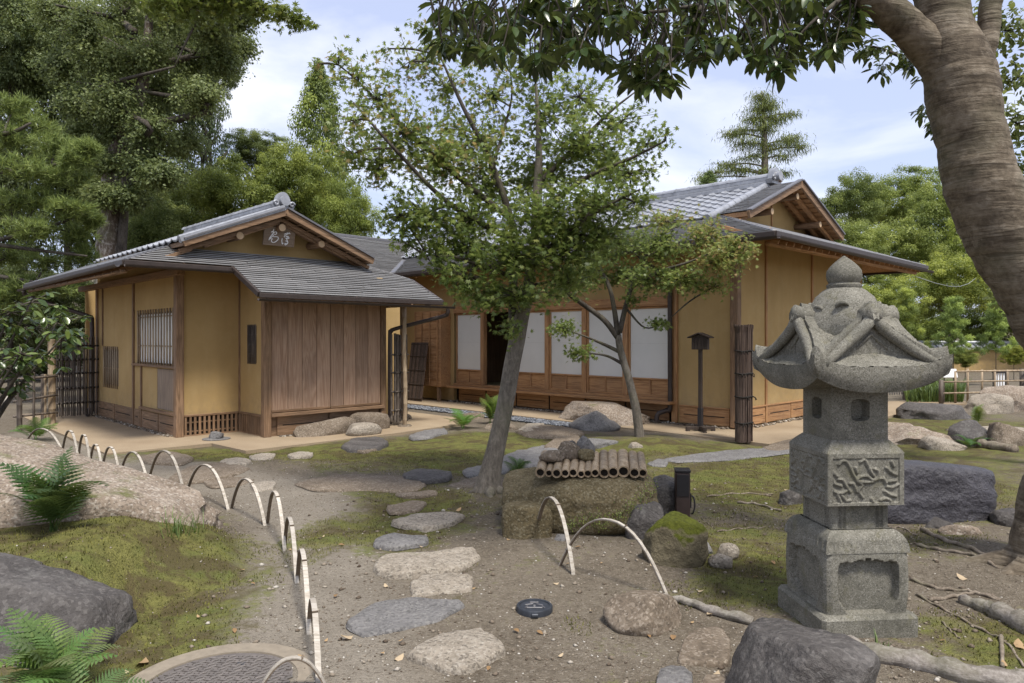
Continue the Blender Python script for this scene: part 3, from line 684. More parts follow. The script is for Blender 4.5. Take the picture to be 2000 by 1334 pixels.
# lattice vents
def lattice(axis, pos, a0, a1, n):
    bk = MB()
    if axis == 'q': bk.box(a0, a1, pos+.05, pos+.07, .04, .33, .001)
    else: bk.box(pos+.05, pos+.07, a0, a1, .04, .33, .001)
    bo = bk.build('lattice_vent', M_gapshade, A)
    for k in range(n):
        a = a0+(a1-a0)*(k+.5)/n
        if axis == 'q': bx('lattice_bar', bo, M_w_old, a-.017, a+.017, pos-.016, pos+.014, .05, .331, .002)
        else: bx('lattice_bar', bo, M_w_old, pos-.016, pos+.014, a-.017, a+.017, .05, .331, .002)
    for z in (.1, .24):
        if axis == 'q': bx('lattice_rail', bo, M_w_oldx, a0, a1, pos+.016, pos+.03, z-.01, z+.01, .002)
        else: bx('lattice_rail', bo, M_w_oldy, pos+.016, pos+.03, a0, a1, z-.01, z+.01, .002)
    if axis == 'q': bx('lattice_frame', bo, M_w_oldx, a0, a1, pos-.022, pos+.03, .331, .365); bx('lattice_frame', bo, M_w_oldx, a0, a1, pos-.022, pos+.03, .03, .05)
    else: bx('lattice_frame', bo, M_w_oldy, pos-.022, pos+.03, a0, a1, .331, .365); bx('lattice_frame', bo, M_w_oldy, pos-.022, pos+.03, a0, a1, .03, .05)
lattice('q', 0, .06, .92, 12); lattice('p', .944, -.88, -.03, 12)
# storm shutters of cedar boards
sh_ = [(1.02, 2.03), (2.035, 3.0)]
for i, (a0, a1) in enumerate(sh_):
    bk = bx('shutter', A, M_gapshade, a0, a1, -.94, -.92, .42, 2.24, .001)
    ws = [.27, .24, .25, .24] if i == 0 else [.25, .24, .25, .26]; s_ = sum(ws); a = a0
    for w_ in ws:
        b_ = a+(a1-a0)*w_/s_; bx('board', bk, M_plank, a+.003, b_-.003, -.962-random.uniform(0, .006), -.942, .425, 2.235, .004); a = b_
    bx('shutter_rail', bk, M_w_oldx, a0+.003, a1-.003, -.972, -.941, .40, .44)
bx('shutter_sill', A, M_w_oldx, 1.0, 3.05, -1.03, -.9, .34, .392); bx('lintel', A, M_w_oldx, 1.0, 3.05, -1.0, -.9, 2.242, 2.3)
vent_boards(A, 'q', -.93, -1, [(1.12, 2.0), (2.02, 2.98)], .04, .335)
bx('base_beam', A, M_w_oldx, 1.0, 3.05, -.92, -.86, .03, .34)
# rafters under the left eave and front eave
for k in range(15):
    q = -.5+k*.42; MB().bar((-.95, q, zside(-.95)-.13), (.0, q, zside(0)-.13), .035, .05).build('rafter', M_w_oldx, A)
for k in range(8):
    p = .65+k*.42; MB().bar((p, -1.62, zfront(p, -1.62)-.115), (p, -.9, zfront(p, -.9)-.115), .035, .05).build('rafter', M_w_oldy, A)
MB().tube([(-.92, 5.5, 2.48), (-.92, -.6, 2.47)], .03, 8).build('eave_pole', M_w_oldy, A, smooth=True)
def pipe(parent, pts, r_, name='downpipe', n=10): return MB().tube(cr(pts, 4), r_, n).build(name, M_metal, parent, smooth=True, sharp=60)
pipe(A, [(-1.07, 5.2, 2.46), (-1.0, 5.2, 2.36), (-.6, 4.85, 2.18), (-.2, 4.45, 2.0), (-.13, 4.35, 1.93), (-.11, 4.32, 1.8), (-.11, 4.32, .25), (-.14, 4.28, .18), (-.2, 4.2, .15), (-.22, 4.2, .04)], .04)
pipe(A, [(3.85, -1.76, 2.05), (3.85, -1.74, 1.97), (3.8, -1.66, 1.92), (3.25, -1.12, 1.72), (3.17, -1.05, 1.66), (3.15, -1.03, 1.55), (3.15, -1.03, .06)], .034)
# round post on a base stone carrying the eave
bx('post_beam', A, M_w_oldy, 3.87, 3.97, -.6, .5, 2.13, 2.23, .008); MB().tube([(3.92, -.35, .1), (3.93, -.35, 1.2), (3.92, -.35, 2.13)], [.068, .064, .06], 14).build('round_post', wood('grey_round_post', (.2, .15, .11), (.3, .235, .175), (.37, .3, .23), 2), A, smooth=True, sharp=60)
# ---------------------------------------------------------------- large house (B) with its rear wing
B = thing('main_house', 'large ochre plaster house with white glazed screens and silver tiled hip and gable roof', 'house', B0, TH)
PB, ZB, SB, PE0, PE1, QE = 2.84, 4.58, .402, -.8, 6.48, -1.05
bside = lambda p, q=0: ZB-SB*abs(p-PB)
bskirt = lambda p, q: 3.117+.36*(q-QE)
wingz = lambda p, q: 3.117+SB*(q-8.7)
zw_ridge = wingz(0, 11.9)
r_ = MB(); T2 = .065
r_.slab(poly_z([(PE0, QE), (PE1, QE), (PE1-1.55, .72), (PE0+1.55, .72)], bskirt), 0, (0, 0, -T2))
r_.slab(poly_z([(PE0, QE), (.78, .74), (.78, 13.2), (PE0, 13.2)], lambda p, q: bside(p)), 0, (0, 0, -T2))
r_.slab(poly_z([(4.9, .74), (PE1, QE), (PE1, 13.2), (4.9, 13.2)], lambda p, q: bside(p)), 0, (0, 0, -T2))
B_roof = r_.build('roof', M_w_newx, B)
r_ = MB()
r_.slab(poly_z([(.76, .16), (PB, .16), (PB, 13.0), (.76, 13.0)], lambda p, q: bside(p)+.03), 0, (0, 0, -.08))
r_.slab(poly_z([(PB, .16), (4.92, .16), (4.92, 13.0), (PB, 13.0)], lambda p, q: bside(p)+.03), 0, (0, 0, -.08))
B_gr = r_.build('gable_roof', M_w_newx, B)
cB = 1/math.hypot(1, SB); cK = 1/math.hypot(1, .36)
# left-front slope: shingled eave band, then a shingled strip beside the gable verge
def left_rng(d):
    p = PE0+d*cB
    if p < .78: return [(QE+(p-PE0)/1.58*1.79, 9.3+(p-PE0)*.9)]
    return []
shingles(B_roof, (PE0, 0, bside(PE0)+.002), (0, 1, 0), (1, 0, SB), 19, .09, left_rng, .9)
shingles(B_gr, (.76, 0, bside(.76)+.032), (0, 1, 0), (1, 0, SB), 25, .09, lambda d: [(.17, .76)] if .76+d*cB < PB-.03 else [], .3)
def skirt_rng(d):
    t = d*cK/1.77
    return [(PE0+1.55*t, PE1-1.55*t)] if t < 1 else []
shingles(B_roof, (0, QE, bskirt(0, QE)+.002), (1, 0, 0), (0, 1, .36), 21, .09, skirt_rng, .9)
S3 = lambda p, q, dz=0: (p, q, bside(p)+dz); K3 = lambda p, q, dz=0: (p, q, bskirt(p, q)+dz)
trim(B_roof, [S3(PE0-.03, QE-.03, -.015), S3(PE0-.03, 9.2, -.015)], .045, .08, M_metal); trim(B_roof, [K3(PE0-.03, QE-.03, -.015), K3(PE1+.03, QE-.03, -.015)], .045, .08, M_metal); trim(B_roof, [S3(PE1+.03, QE, -.04), S3(PE1+.03, 13.2, -.04)], .05, .12, M_metal)
trim(B_roof, [S3(PE0, QE, .02), S3(.76, .72, .02)], .07, .025, M_lead, 'hip_cap')
gutter((PE0-.1, QE-.1, 3.045), (PE0-.1, 8.9, 3.03), .045, B_roof); gutter((PE0-.08, QE-.1, 3.045), (PE1+.1, QE-.1, 3.01), .045, B_roof)
for s_, p1 in ((-1, .72), (1, 4.96)):
    MB().bar((PB, .14, bside(PB)-.02), (p1, .14, bside(p1)-.02), .05, .13).build('barge_board', M_w_oldx, B_gr)
    MB().bar((PB+s_*.03, .13, bside(PB)+.062), (p1, .13, bside(p1)+.062), .1, .03).build('verge_trim', M_lead, B_gr)
    for q in (.34, .56): MB().bar((PB, q, bside(PB)-.12), (p1, q, bside(p1)-.12), .07, .07).build('gable_rafter', M_w_newx, B_gr)
    for k in range(12):
        p = PB+(p1-PB)*(k+.5)/12; MB().box(p-.014, p+.014, .16, .74, bside(p)-.083, bside(p)-.053).build('batten', M_w_newy, B_gr)
gable_wall(B, .74, 3.66, 4.54, .74, 4.94, PB, .08)
MB().box(PB-.02, PB+.02, .715, .745, 3.72, 4.5).build('gable_strut', M_w_new, B)
for p, z in ((PB, 4.33), (1.75, 3.9), (3.93, 3.9)): purlin(B, p, .2, .74, z, .062)
# roof tiles on the slope towards the garden
tb0 = tile_mesh(.29, .29).build('roof_tile', M_tile, B_gr, smooth=True, sharp=45)
first = True; rows = 10; pt0 = .50; rest = MB()
for k in range(44):
    for r in range(rows):
        p = pt0+r*.245*cB; q = 1.08+k*.287+.29-.29
        m = tile_mat(p, q, bside(p)+.05, SB)
        if k*rows+r < 295:
            if first: tb0.matrix_local = m; first = False
            else: cp(tb0, B_gr, m)
        else:
            rest.add([m @ v.co for v in tb0.data.vertices], [tuple(f.vertices) for f in tb0.data.polygons])
tag(rest.build('far_roof_tiles', M_tile, B_gr, smooth=True, sharp=45), None, None, None, 'stuff')
hipb = MB().tube([(0, 0, 0), (0, .26, 0)], .075, 10).build('verge_tile', M_tile, B_gr, smooth=True, sharp=50)
for k in range(10):
    p = pt0-.05+k*.245*cB; m = tile_mat(p, .79, bside(p)+.07, SB)
    if k == 0: hipb.matrix_local = m
    else: cp(hipb, B_gr, m)
ridge(B_gr, PB, .72, 12.6, ZB+.04, .13, .32, .2); ridge_end(B_gr, PB, .68, ZB+.17, 1.1)
# rear wing roof running behind the small house, valley at 45 degrees
Wr = MB(); Wr.slab(poly_z([(-3.3, 8.7), (PE0, 8.7), (2.4, 11.9), (-3.3, 11.9)], wingz), 0, (0, 0, -.1)); Wr.slab([(-3.3, 11.9, zw_ridge), (2.4, 11.9, zw_ridge), (2.4, 14.5, zw_ridge-1.04), (-3.3, 14.5, zw_ridge-1.04)], 0, (0, 0, -.1))
W_roof = Wr.build('wing_roof', M_w_oldx, B)
shingles(W_roof, (0, 8.7, wingz(0, 8.7)+.004), (1, 0, 0), (0, 1, SB), 39, .09, lambda d: [(-3.3, PE0+d*cB)], .9)
MB().box(-3.3, 2.3, 11.85, 11.95, zw_ridge, zw_ridge+.09, .02).build('wing_ridge', M_lead, W_roof)
MB().bar((PE0, 8.7, 3.15), (2.3, 11.8, wingz(0, 11.8)+.03), .14, .03).build('valley_strip', M_lead, W_roof)
wallp('wing_wall', B, 'q', 9.5, .1, -3.1, 0, .04, 3.2)
# walls
wallp('wall', B, 'p', 0, .1, .07, 1.1, .05, 3.36); wallp('wall', B, 'q', 0, .1, .07, 5.7, .05, 3.36, [(3.25, 3.75, 1.45, 2.15)])
wallp('wall', B, 'p', 5.6, .1, .1, 12, .05, 3.3); wallp('wall', B, 'q', 12, .1, 0, 5.7, .05, 3.3); wallp('wall', B, 'p', 0, .1, 7.3, 12, .05, 3.3); wallp('upper_wall', B, 'p', 0, .08, 1.2, 7.25, 2.3, 3.36)
wn_ = bx('window', B, M_paper, 3.25, 3.75, .03, .05, 1.45, 2.15, .002)
for k in range(5): bx('window_bar', wn_, M_w_new, 3.27+k*.115, 3.29+k*.115, -.04, -.02, 1.42, 2.2, .002)
bx('window_rail', wn_, M_w_newx, 3.2, 3.8, -.019, .0, 2.02, 2.05)
bx('corner_post', B, M_w_old, -.07, .07, -.07, .07, .05, 3.25, .012)
for p in (1.07, 3.01, 5.0): bx('post', B, M_w_new, p-.03, p+.03, -.03, .02, .05, 3.25)
bx('post', B, M_w_new, -.06, .05, 1.1, 1.21, .05, 3.1, .008)
vent_boards(B, 'p', 0, -1, [(.1, 1.07)], .06, .34, M_w_newy); vent_boards(B, 'q', 0, -1, [(.1, 1.02), (1.12, 2.04), (2.06, 2.96), (3.06, 3.98), (4.0, 4.95)], .06, .34, M_w_newx)
bx('base_rail', B, M_w_newy, -.035, -.0, .09, 1.08, .345, .37); bx('base_rail', B, M_w_newx, .09, 5.6, -.035, .0, .345, .37)
# screens: six bays, the second from the left standing open
q0, q1 = 1.21, 7.24; bay = (q1-q0)/6
bx('ledge', B, M_w_newy, -.26, .1, 1.12, 7.3, .375, .425, .006); bx('sill', B, M_w_newy, -.07, .1, 1.21, 7.24, .4255, .475); bx('lintel', B, M_w_newy, -.08, .1, 1.21, 7.24, 2.13, 2.3, .008)
for k in range(1, 6):
    q = q0+bay*k; bx('post', B, M_w_new, -.065, .05, q-.055, q+.055, .476, 2.129, .006)
for k in range(6):
    a, b_ = q0+bay*k+.055, q0+bay*(k+1)-.055
    if k == 0: a = q0
    if k == 4:      # slid open: the leaf stands behind its neighbour
        continue
    s_ = bx('screen', B, M_glass, -.005, .01, a+.03, b_-.03, .8, 2.1, .001)
    for (y0, y1) in ((a, a+.035), (b_-.035, b_)): bx('stile', s_, M_w_new, -.03, .03, y0, y1, .477, 2.128)
    bx('rail', s_, M_w_newy, -.03, .03, a+.036, b_-.036, .477, .515); bx('rail', s_, M_w_newy, -.03, .03, a+.036, b_-.036, .785, .815); bx('rail', s_, M_w_newy, -.03, .03, a+.036, b_-.036, 2.09, 2.128)
    bx('reflection_seam', s_, M_reflseam, -.0065, -.0051, a+.036, b_-.036, 1.448, 1.453, .0004)  # toned strip puts the screen's faint reflection line and seam into colour
    m_ = (a+b_)/2; bx('muntin', s_, M_w_new, -.026, .026, m_-.014, m_+.014, .516, .784)
    for (y0, y1) in ((a+.036, m_-.015), (m_+.015, b_-.036)): bx('lower_panel', s_, M_w_newy, .0, .012, y0, y1, .516, .784, .001)
for (a, b_) in [(1.3+.98*k, 1.3+.98*(k+1)-.03) for k in range(6)]: vent_boards(B, 'p', .04, -1, [(a, b_)], .06, .36, M_w_newy)
# dim room behind the open bay
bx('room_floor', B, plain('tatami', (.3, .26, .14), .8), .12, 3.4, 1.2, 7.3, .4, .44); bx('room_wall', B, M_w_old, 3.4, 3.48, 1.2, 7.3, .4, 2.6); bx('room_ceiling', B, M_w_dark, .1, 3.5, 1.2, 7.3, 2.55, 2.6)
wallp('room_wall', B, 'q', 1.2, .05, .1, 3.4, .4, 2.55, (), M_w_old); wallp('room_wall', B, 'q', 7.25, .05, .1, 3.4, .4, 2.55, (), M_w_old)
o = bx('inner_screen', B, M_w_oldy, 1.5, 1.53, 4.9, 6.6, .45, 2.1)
# shutter box at the left end of the screens
tbx = bx('shutter_box', B, M_w_newy, -.32, -.002, 7.42, 8.45, .38, 2.2, .01)
for z in np.arange(.55, 2.15, .2): bx('batten', tbx, M_w_newy, -.335, -.3215, 7.46, 8.42, z, z+.022)
for q in (7.5, 7.8, 8.1, 8.38): bx('batten', tbx, M_w_new, -.35, -.3355, q, q+.03, .42, 2.16)
bx('leg', tbx, M_w_old, -.3, -.22, 7.5, 7.58, .04, .379)
for k in range(26):
    p = -.6+k*.27; MB().bar((p, QE+.03, bskirt(p, QE+.03)-.14), (p, .0, bskirt(p, 0)-.14), .04, .055).build('rafter', M_w_newy, B)
for k in range(22):
    q = -.6+k*.42; MB().bar((PE0+.03, q, bside(PE0+.03)-.14), (.0, q, bside(0)-.14), .04, .055).build('rafter', M_w_newx, B)
MB().tube([(PE0+.15, QE+.18, 2.98), (PE1-.1, QE+.18, 2.98)], .04, 8).build('eave_pole', M_w_newx, B, smooth=True)
pipe(B, [(-.93, 1.2, 2.95), (-.9, 1.2, 2.85), (-.5, 1.2, 2.72), (-.17, 1.2, 2.6), (-.12, 1.2, 2.5), (-.11, 1.2, 1.4), (-.11, 1.2, .35), (-.14, 1.24, .27), (-.24, 1.36, .2), (-.27, 1.38, .06)], .042)
a = MBm @ Vector((6.3, -.9, 2.9)); b_ = Vector((30, 44, 8.0))
pts = [a.lerp(b_, t/10)-Vector((0, 0, 1.4*math.sin(math.pi*t/10))) for t in range(11)]
tag(MB().tube(pts, .008, 5).build('power_cable', plain('grey_cable', (.3, .32, .32), .5)), 'thin grey cable strung from the right eave of the large house', 'cable')
# ---------------------------------------------------------------- stone lantern
LC = Vector((1.83, 3.92, -.01)); LR = R(5)
LN = thing('stone_lantern', 'carved grey granite garden lantern with square roof and jewel finial', 'stone lantern', LC, LR)
def gbox(name, hw, z0, z1, b=.02, n=10, rough=.004):
    """square stone block with slightly worn faces"""
    m = MB(); m.box(-hw, hw, -hw, hw, z0, z1, b); return m.build(name, M_gran, LN)
def face_grid(m, hw, z0, z1, fn, nu=44, nv=30, barrel=0, edge=.012):
    """four side faces, fn(face, u(-1..1), v(0..1)) -> outward offset"""
    for k in range(4):
        ca, sa = math.cos(k*math.pi/2), math.sin(k*math.pi/2)
        def P(u, v, k=k, ca=ca, sa=sa):
            uu = u*2-1; z = z0+(z1-z0)*v
            h = hw+barrel*math.sin(math.pi*(v*.75+.1))
            e = min(1, (1-abs(uu))*hw/edge) if edge else 1
            o = fn(k, uu, v)*(1 if abs(uu) < .97 else 0)
            x, y = uu*(h-edge*.35*(1-e)), -(h+o-edge*.35*(1-e)); return (x*ca-y*sa, x*sa+y*ca, z)
        m.grid(P, nu, nv)
def cap(m, hw, z, up=True):
    q = [(-hw, -hw, z), (hw, -hw, z), (hw, hw, z), (-hw, hw, z)]; m.add(q, [(0, 1, 2, 3) if up else (3, 2, 1, 0)])
gbox('base_slab', .262, -.12, .125, .018)
# lower block with ogee panels, rounded shoulders
def koz(k, u, v):
    x = abs(u); top = .86+.035*abs(math.sin(u*math.pi*2.6))-.16*x**3+(.05 if x < .07 else 0); wx = .70-.22*max(0, .22-v)/.22-.02*math.sin(v*9); inside = (x < wx) and (.0 < v < top)
    d = min(wx-x, top-v) if inside else 0
    return -.045*min(1, max(0, d)/.035)
m = MB(); face_grid(m, .222, .125, .44, koz, 56, 44, .012, .03)
def shoulder(k):
    ca, sa = math.cos(k*math.pi/2), math.sin(k*math.pi/2)
    def P(u, v):
        a = v*math.pi/2*.9; h = .23-.07*(1-math.cos(a)); z = .44+.11*math.sin(a)/math.sin(math.pi/2*.9)
        h -= .006*(abs(math.sin(u*28)) > .55)*(v < .35)*(v > .12)
        x, y = (u*2-1)*h, -h; return (x*ca-y*sa, x*sa+y*ca, z)
    return P
for k in range(4): m.grid(shoulder(k), 60, 12)
cap(m, .162, .552); m.build('lower_block', M_gran, LN, smooth=True, sharp=38)
m = MB(); face_grid(m, .158, .545, .68, lambda k, u, v: -.010*(abs(abs(u)-.72) < .045)-.010*(abs(abs(u)-.58) < .04), 40, 6, 0, .01); m.build('neck', M_gran, LN, smooth=True, sharp=35)
# carved middle box: relief strokes
W_, H_ = 157., 105.
def cv(pts): return [((x-1190)/560., 1-(y-450)/700.) for x, y in pts]
REL = [cv(p) for p in ([(800, 590), (840, 545), (900, 550), (960, 640), (1010, 740), (1060, 810)], [(1060, 800), (1110, 760), (1200, 755), (1270, 800), (1330, 805), (1370, 760), (1360, 680), (1310, 660)], [(1060, 820), (1150, 835), (1280, 830)],
       [(1110, 560), (1160, 530), (1200, 580), (1250, 680), (1300, 750)], [(1370, 790), (1440, 790), (1480, 850)], [(660, 650), (720, 700), (780, 750)], [(700, 790), (740, 850), (830, 880)], [(790, 790), (850, 800), (900, 880), (960, 960)],
       [(680, 900), (740, 960), (830, 980), (900, 950)], [(960, 850), (1010, 860), (1050, 960)], [(1080, 830), (1130, 880), (1080, 950), (1140, 1040)], [(780, 1000), (820, 1090)], [(840, 1010), (900, 1080), (960, 1080)], [(1480, 640), (1560, 710), (1630, 740)],
       [(1520, 830), (1620, 820)], [(1490, 900), (1580, 910), (1650, 870)], [(1460, 960), (1540, 1010), (1620, 1030)], [(1560, 560), (1590, 620)], [(1400, 1080), (1480, 1060), (1540, 1090)], [(1270, 1060), (1290, 1100)], [(1040, 640), (1060, 700)])]
SEG = [(np.array(a), np.array(b)) for p in REL for a, b in zip(cr(p, 3)[:-1], cr(p, 3)[1:])]
SA = np.array([a for a, b in SEG]); SBv = np.array([b for a, b in SEG]); SD = SBv-SA; SL2 = (SD**2).sum(1)+1e-9
def relief(k, u, v):
    if abs(u) > .86 or v > .90 or v < .06:
        return 0
    rec = -.006
    uu = u if k % 2 == 0 else -u*.9
    p = np.array([uu, v]); t = np.clip(((p-SA)*SD).sum(1)/SL2, 0, 1); d = (p-SA-SD*t[:, None])*np.array([.21, .275]); d = np.sqrt((d**2).sum(1)).min()
    return rec+.0105*max(0, 1-(d/.0105)**2)
m = MB(); face_grid(m, .212, .685, .955, relief, 90, 60, 0, .008)
def top2(k):
    ca, sa = math.cos(k*math.pi/2), math.sin(k*math.pi/2)
    def P(u, v):
        h = .212-.055*v; z = .955+.065*v**.8; x, y = (u*2-1)*h, -h; return (x*ca-y*sa, x*sa+y*ca, z)
    return P
for k in range(4): m.grid(top2(k), 12, 6)
cap(m, .212, .685, False); cap(m, .157, 1.02); m.build('carved_box', M_gran, LN, smooth=True, sharp=35)
# fire box with window recesses
def fire(k, u, v):
    x, y = u*.157, (v-.55)*.28; d = (abs(x)/.052)**4+(abs(y)/.052)**4
    return -.06 if d < 1 else (-.006 if abs(u) < .82 and False else 0)
m = MB(); face_grid(m, .157, 1.015, 1.31, fire, 60, 60, 0, .006); m.build('fire_box', M_gran, LN, smooth=True, sharp=35)
# roof: cross gables over a flared square eave, as one carved surface
RH = .385
def roof_z(x, y):
    ax, ay = abs(x), abs(y); r = max(ax, ay); mn = min(ax, ay); cor = (mn/RH)
    lift = .075*max(0, (cor*r/RH))**3
    z = 1.405+.07*max(0, (RH-r)/RH*2.2)**.9+lift
    best = z
    for (a, b) in ((ax, ay), (ay, ax)):        # gable whose ridge runs along b
        lim = .275+.085*(a/.33)**2
        if b < lim and a < .40:
            t = min(1, a/.4); g = 1.672-.262*(1-(1-t)**1.15)+.02*max(0, b/.28-.55)+(.024 if b > lim-.065 else 0)+(.045*(1-(a/.055)**2) if a < .055 else 0)
            if g > best: best = g
    best += .007*noise.noise(Vector((x*24, y*24, 1)))+.004*noise.noise(Vector((x*60, y*60, 5)))
    # diagonal corner ridge
    dd = abs(ax-ay)/1.414; rd = (ax+ay)/2
    if dd < .035 and .25 < rd < .372: best = max(best, z+.045*(1-(dd/.04)**2)+.005)
    return best
m = MB(); N = 150
def rp_(u, v):
    x, y = (u*2-1)*RH, (v*2-1)*RH; f = 1+.035*min(abs(u*2-1), abs(v*2-1))**4
    return (x*f, y*f, roof_z(x, y))
m.grid(rp_, N, N)
def fas(k):
    ca, sa = math.cos(k*math.pi/2), math.sin(k*math.pi/2)
    def P(u, v):
        uu = u*2-1; x0 = uu*RH; f = 1+.035*abs(uu)**4; zt = roof_z(x0, RH); zb = 1.283+.095*abs(uu)**2.6
        bow = .012*math.sin(math.pi*v); x, y = x0*f, -(RH*f+bow-.03*(1-v)); z = zb+(zt-zb)*v; return (x*ca-y*sa, x*sa+y*ca, z)
    return P
for k in range(4): m.grid(fas(k), N, 6)
def und(k):
    ca, sa = math.cos(k*math.pi/2), math.sin(k*math.pi/2)
    def P(u, v):
        uu = u*2-1; h = .12+(RH-.03-.12)*v; f = 1+.035*abs(uu)**4*v; zb = 1.283+.095*abs(uu)**2.6*v
        x, y = uu*h*f, -h*f; return (x*ca-y*sa, x*sa+y*ca, zb)
    return P
for k in range(4): m.grid(und(k), 40, 6, True)
m.build('roof', M_gran, LN, smooth=True, sharp=42).scale = (.915, .915, 1)
# tympanum ornaments: chevron ribs
for k in range(4):
    a = k*math.pi/2; rot = Matrix.Rotation(a, 4, 'Z'); b = MB()
    b.tube([rot @ Vector(p) for p in ((-.13, -.276, 1.475), (-.06, -.276, 1.53), (0, -.276, 1.58), (.06, -.276, 1.53), (.13, -.276, 1.475))], .011, 6)
    gz_ = lambda a_: 1.672-.262*(1-(1-min(1, a_/.4))**1.15)
    for sg in (-1, 1):
        pp_ = [rot @ Vector((sg*a_, -(.295+.085*(a_/.33)**2), gz_(a_)-.02+.02*(a_ < .03))) for a_ in (0, .05, .1, .16, .22, .28, .33)]; b.tube(pp_, [.034, .033, .032, .031, .029, .026, .02], 8)
    b.tube([rot @ Vector(p) for p in ((0, -.2, 1.675), (0, -.26, 1.68), (0, -.318, 1.695))], [.046, .048, .05], 10); b.build('gable_rib', M_gran, LN, smooth=True).scale = (.915, .915, 1)
for k in range(8):
    a = (k//2)*math.pi/2+math.pi/4+(-.2 if k % 2 else .2); c = Vector((.255*math.cos(a), .255*math.sin(a), 1.53)); e1 = Vector((-math.sin(a), math.cos(a), 0)); e2 = Vector((math.cos(a)*.5, math.sin(a)*.5, -.6)).normalized()
    MB().tube([c+(e1*math.cos(t)+e2*math.sin(t))*(.058*(1-t/9)) for t in [i*.6 for i in range(13)]], .017, 7).build('cloud_curl', M_gran, LN, smooth=True)
m = MB(); prof = [(.2, 1.50), (.203, 1.62), (.2, 1.66), (.185, 1.70), (.17, 1.74), (.145, 1.785), (.11, 1.82), (.085, 1.835), (.08, 1.838)]
m.lathe(prof, 36)
vs_ = []
for (x, y, z) in m.v:
    a = math.atan2(y, x); r = math.hypot(x, y); f = 1+.07*math.cos(4*a)*(1 if z < 1.78 else 0)+.07*noise.noise(Vector((x*11, y*11, z*11)))+.03*noise.noise(Vector((x*27, y*27, z*27))); vs_.append((x*f, y*f, z))
m.v = vs_; m.build('dome', M_gran, LN, smooth=True, sharp=60)
for k in range(8):
    a = k*math.pi/4+.2; c = Vector((.172*math.cos(a), .172*math.sin(a), 1.70+.018*(k % 2)))
    b = MB(); pts = [c+Vector((-math.sin(a), math.cos(a), 0))*(.038*math.cos(t)*(1-t/14))+Vector((0, 0, 1))*(.032*math.sin(t)*(1-t/14)) for t in [.4+i*.45 for i in range(7)]]
    b.tube(pts, [.004, .01, .013, .014, .013, .01, .004], 6); b.build('cloud_curl', M_gran, LN, smooth=True)
m = MB(); m.lathe([(.085, 1.83), (.09, 1.84), (.09, 1.852), (.08, 1.858), (.078, 1.862), (.088, 1.88), (.092, 1.905), (.088, 1.93), (.07, 1.955), (.045, 1.98), (.02, 2.0), (.004, 2.012)], 32); m.build('jewel_finial', M_gran, LN, smooth=True, sharp=55)

# ---------------------------------------------------------------- rocks and stones
import bmesh
_ico = {}
def ico(s_):
    if s_ not in _ico:
        b = bmesh.new(); bmesh.ops.create_icosphere(b, subdivisions=s_, radius=1)
        _ico[s_] = (np.array([v.co[:] for v in b.verts]), np.array([[v.index for v in f.verts] for f in b.faces])); b.free()
    return _ico[s_]
def fbm(P, seed, f0=1.5, oc=4):
    out = np.zeros(len(P))
    for i, p in enumerate(P):
        v = Vector((p[0]*f0+seed*7.3, p[1]*f0-seed*3.1, p[2]*f0+seed*1.7)); out[i] = noise.fractal(v, 1.0, 2.1, oc)
    return out
def rock_mesh(size, seed, e=3.0, planes=6, rough=.10, sub=4, cut=(.62, .95), freq=1.4):
    D, Fi = ico(sub); rs = np.random.default_rng(seed)
    r = (np.abs(D)**e).sum(1)**(-1/e)
    for _ in range(planes):
        n = rs.normal(size=3); n[2] = abs(n[2])*.8; n /= np.linalg.norm(n); h = rs.uniform(*cut); dn = D @ n
        lim = np.where(dn > 1e-3, h/np.maximum(dn, 1e-3), 9); r = np.minimum(r, lim)
    r = r*(1+rough*fbm(D, seed, freq, 5)+rough*.35*fbm(D, seed+9, freq*4, 4))
    return D*r[:, None]*np.array(size)[None], Fi
def rock(name, label, cat, c, size, rz, mat, seed, e=3., planes=6, rough=.1, sub=4, cut=(.62, .95), tilt=(0, 0), group=None, parent=None, freq=1.4):
    V, Fi = rock_mesh(size, seed, e, planes, rough, sub, cut, freq)
    o = npmesh(name, V, Fi, mat, parent, smooth=True); o.data.set_sharp_from_angle(angle=R(50))
    o.location = c; o.rotation_euler = (R(tilt[0]), R(tilt[1]), rz)
    if parent is None: tag(o, label, cat, group)
    return o
